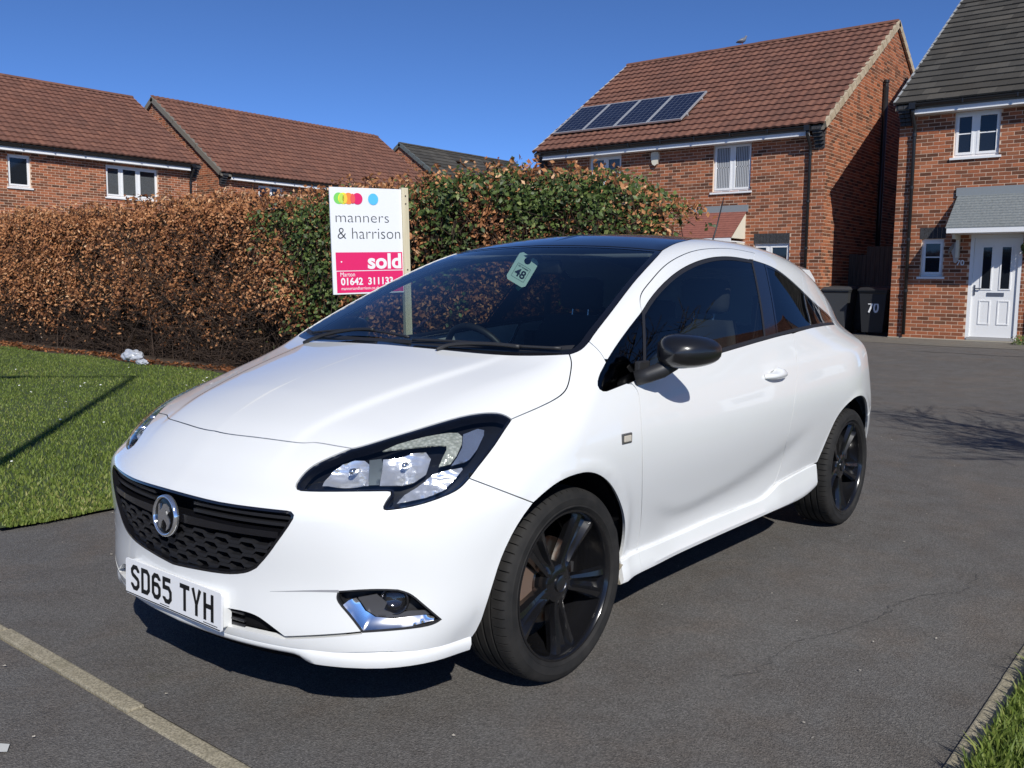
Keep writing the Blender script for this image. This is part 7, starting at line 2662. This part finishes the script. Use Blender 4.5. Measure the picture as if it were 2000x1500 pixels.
GZ = float(ground_z(-18.3))
wheelie((-18.75, -5.02, GZ), M_BIN2, 'dark grey wheeled bin half hidden behind the car, nearest the brick gable')
wheelie((-18.45, -4.10, GZ), M_BIN, 'black wheeled bin with a white 70, against the corner of the right-hand house', '70')
wheelie((-19.35, -4.58, GZ), M_BIN, 'black wheeled bin set back in the shade between the other two')

# ---------------------------------------------------------------- by the front door
top = thing('topiary_ball', 'round green topiary ball hanging to the right of the white front door', 'plant', tuple(HA.P(yA(-1.06), -.16, 2.02)))
rs2 = np.random.RandomState(4)
n_ = 900; d_ = rs2.normal(size=(n_, 3)); d_ /= np.linalg.norm(d_, axis=1, keepdims=True)
leaf_mesh('foliage', d_ * rs2.uniform(.11, .15, (n_, 1)), d_ + rs2.normal(0, .4, (n_, 3)), rs2.uniform(.03, .05, n_), rs2.uniform(0, .7, n_), M_GREEN, top, 3)
MB().tube([(0, 0, .14), (0, 0, .28)], .004, 6).build('hanging_wire', M_BLKPIPE, top)
orn = thing('wall_ornament', 'pale horse-head ornament hung on the brick beside the front door', 'ornament', tuple(HA.P(yA(-2.42), -.012, 1.96)))
hp = [(0, .18), (.06, .21), (.09, .15), (.12, .06), (.13, -.06), (.10, -.16), (.05, -.22), (.0, -.20), (-.02, -.10), (-.06, .0), (-.10, .05), (-.13, .02), (-.12, .08), (-.05, .15)]
MB().prism([(a * .8, b) for a, b in hp], (0, 0, 0), (0, 1, 0), (0, 0, 1), (1, 0, 0), .03).build('ornament_body', mat('ornament stone', (.45, .42, .38), .8), orn)
MB().tube([(.02, -.02, .18), (.02, -.04, .10), (.03, -.09, .02), (.03, -.10, -.05)], [.02, .03, .03, .01], 8).build('mane', mat('ornament mane', (.25, .21, .17), .9), orn, smooth=True)
mb_ = thing('meter_box', 'white meter box low on the wall at the right edge', 'meter box', tuple(HA.P(yA(-.93), -.001, .30)))
MB().box((0, 0, 0), (.14, .42, .62), .01).build('box', M_UPVC, mb_); MB().box((.02, .02, .60), (.16, .40, .68), .01).build('hood', mat('meter grey', (.30, .33, .33), .6), mb_)
low = thing('low_shrub', 'small green plants at the foot of the wall by the front door', 'plant', (-17.2, -.9, .2))
n_ = 700; q_ = np.stack([rs2.normal(0, .16, n_), rs2.uniform(-.25, .9, n_), rs2.uniform(.0, .16, n_)], 1)
leaf_mesh('leaves', q_, rs2.normal(0, 1, (n_, 3)) + np.array([.4, 0, 1]), rs2.uniform(.03, .07, n_), rs2.uniform(.2, 1, n_), M_GREEN, low, 8)

# ---------------------------------------------------------------- what throws the shadows from outside the picture
lp = thing('street_lamp', 'grey street lamp beside the road, its shadow falling on the lawn', 'street lamp', (2.71, -.05, 0))
M_LAMPP = mat('galvanised steel', (.35, .36, .37), .5, .7)
MB().tube([(0, 0, 0), (0, 0, 1.2), (0, 0, 1.25), (0, 0, 8.0)], [.085, .085, .055, .045], 12).build('pole', M_LAMPP, lp, smooth=True)
MB().tube([(0, 0, 7.95), (.55, -.42, 8.0), (1.0, -.76, 8.02)], .035, 8).build('arm', M_LAMPP, lp, smooth=True)
MB().tube([(.95, -.72, 8.02), (1.1, -.83, 8.02), (1.45, -1.1, 8.0)], [.05, .11, .06], 10).build('lantern', M_LAMPP, lp, smooth=True)
tree = thing('bare_tree', 'leafless young tree right of the drive, throwing twig shadows on the tarmac', 'tree', (-4.5, 4.35, 0))
M_BARK = mat('bark', (.10, .075, .055), .9)
tr_r = random.Random(12)
SEG_S, SEG_E, SEG_R = [], [], []
def grow(p, d, l, r, lev):
    q = p
    n = 3
    for i in range(n):
        d = (d + Vector((tr_r.gauss(0, .10), tr_r.gauss(0, .10), tr_r.gauss(.02, .06)))).normalized()
        e = q + d * (l / n)
        SEG_S.append(tuple(q)); SEG_E.append(tuple(e)); SEG_R.append(r * (1 - .25 * i / n))
        if lev > 0 and (i > 0 or lev < 4):
            for _ in range(2 if lev > 1 else 2):
                a = (d + Vector((tr_r.gauss(0, .75), tr_r.gauss(0, .75), tr_r.gauss(.15, .35)))).normalized()
                grow(e, a, l * tr_r.uniform(.5, .78), r * .55, lev - 1)
        q = e
MB().tube([(0, 0, 0), (.02, 0, .8), (0, .03, 1.5)], [.07, .06, .05], 10).build('trunk', M_BARK, tree, smooth=True)
for k in range(9):
    a = k * 2.4 + .3
    grow(Vector((0, .03, .8 + .12 * k)), Vector((math.cos(a) * .75, math.sin(a) * .75, .75)).normalized(), 1.2, .034, 3)
S = np.array(SEG_S); E2 = np.array(SEG_E)
twig_mesh('branches', S, E2, np.maximum(np.array(SEG_R), .0065), M_BARK, tree)
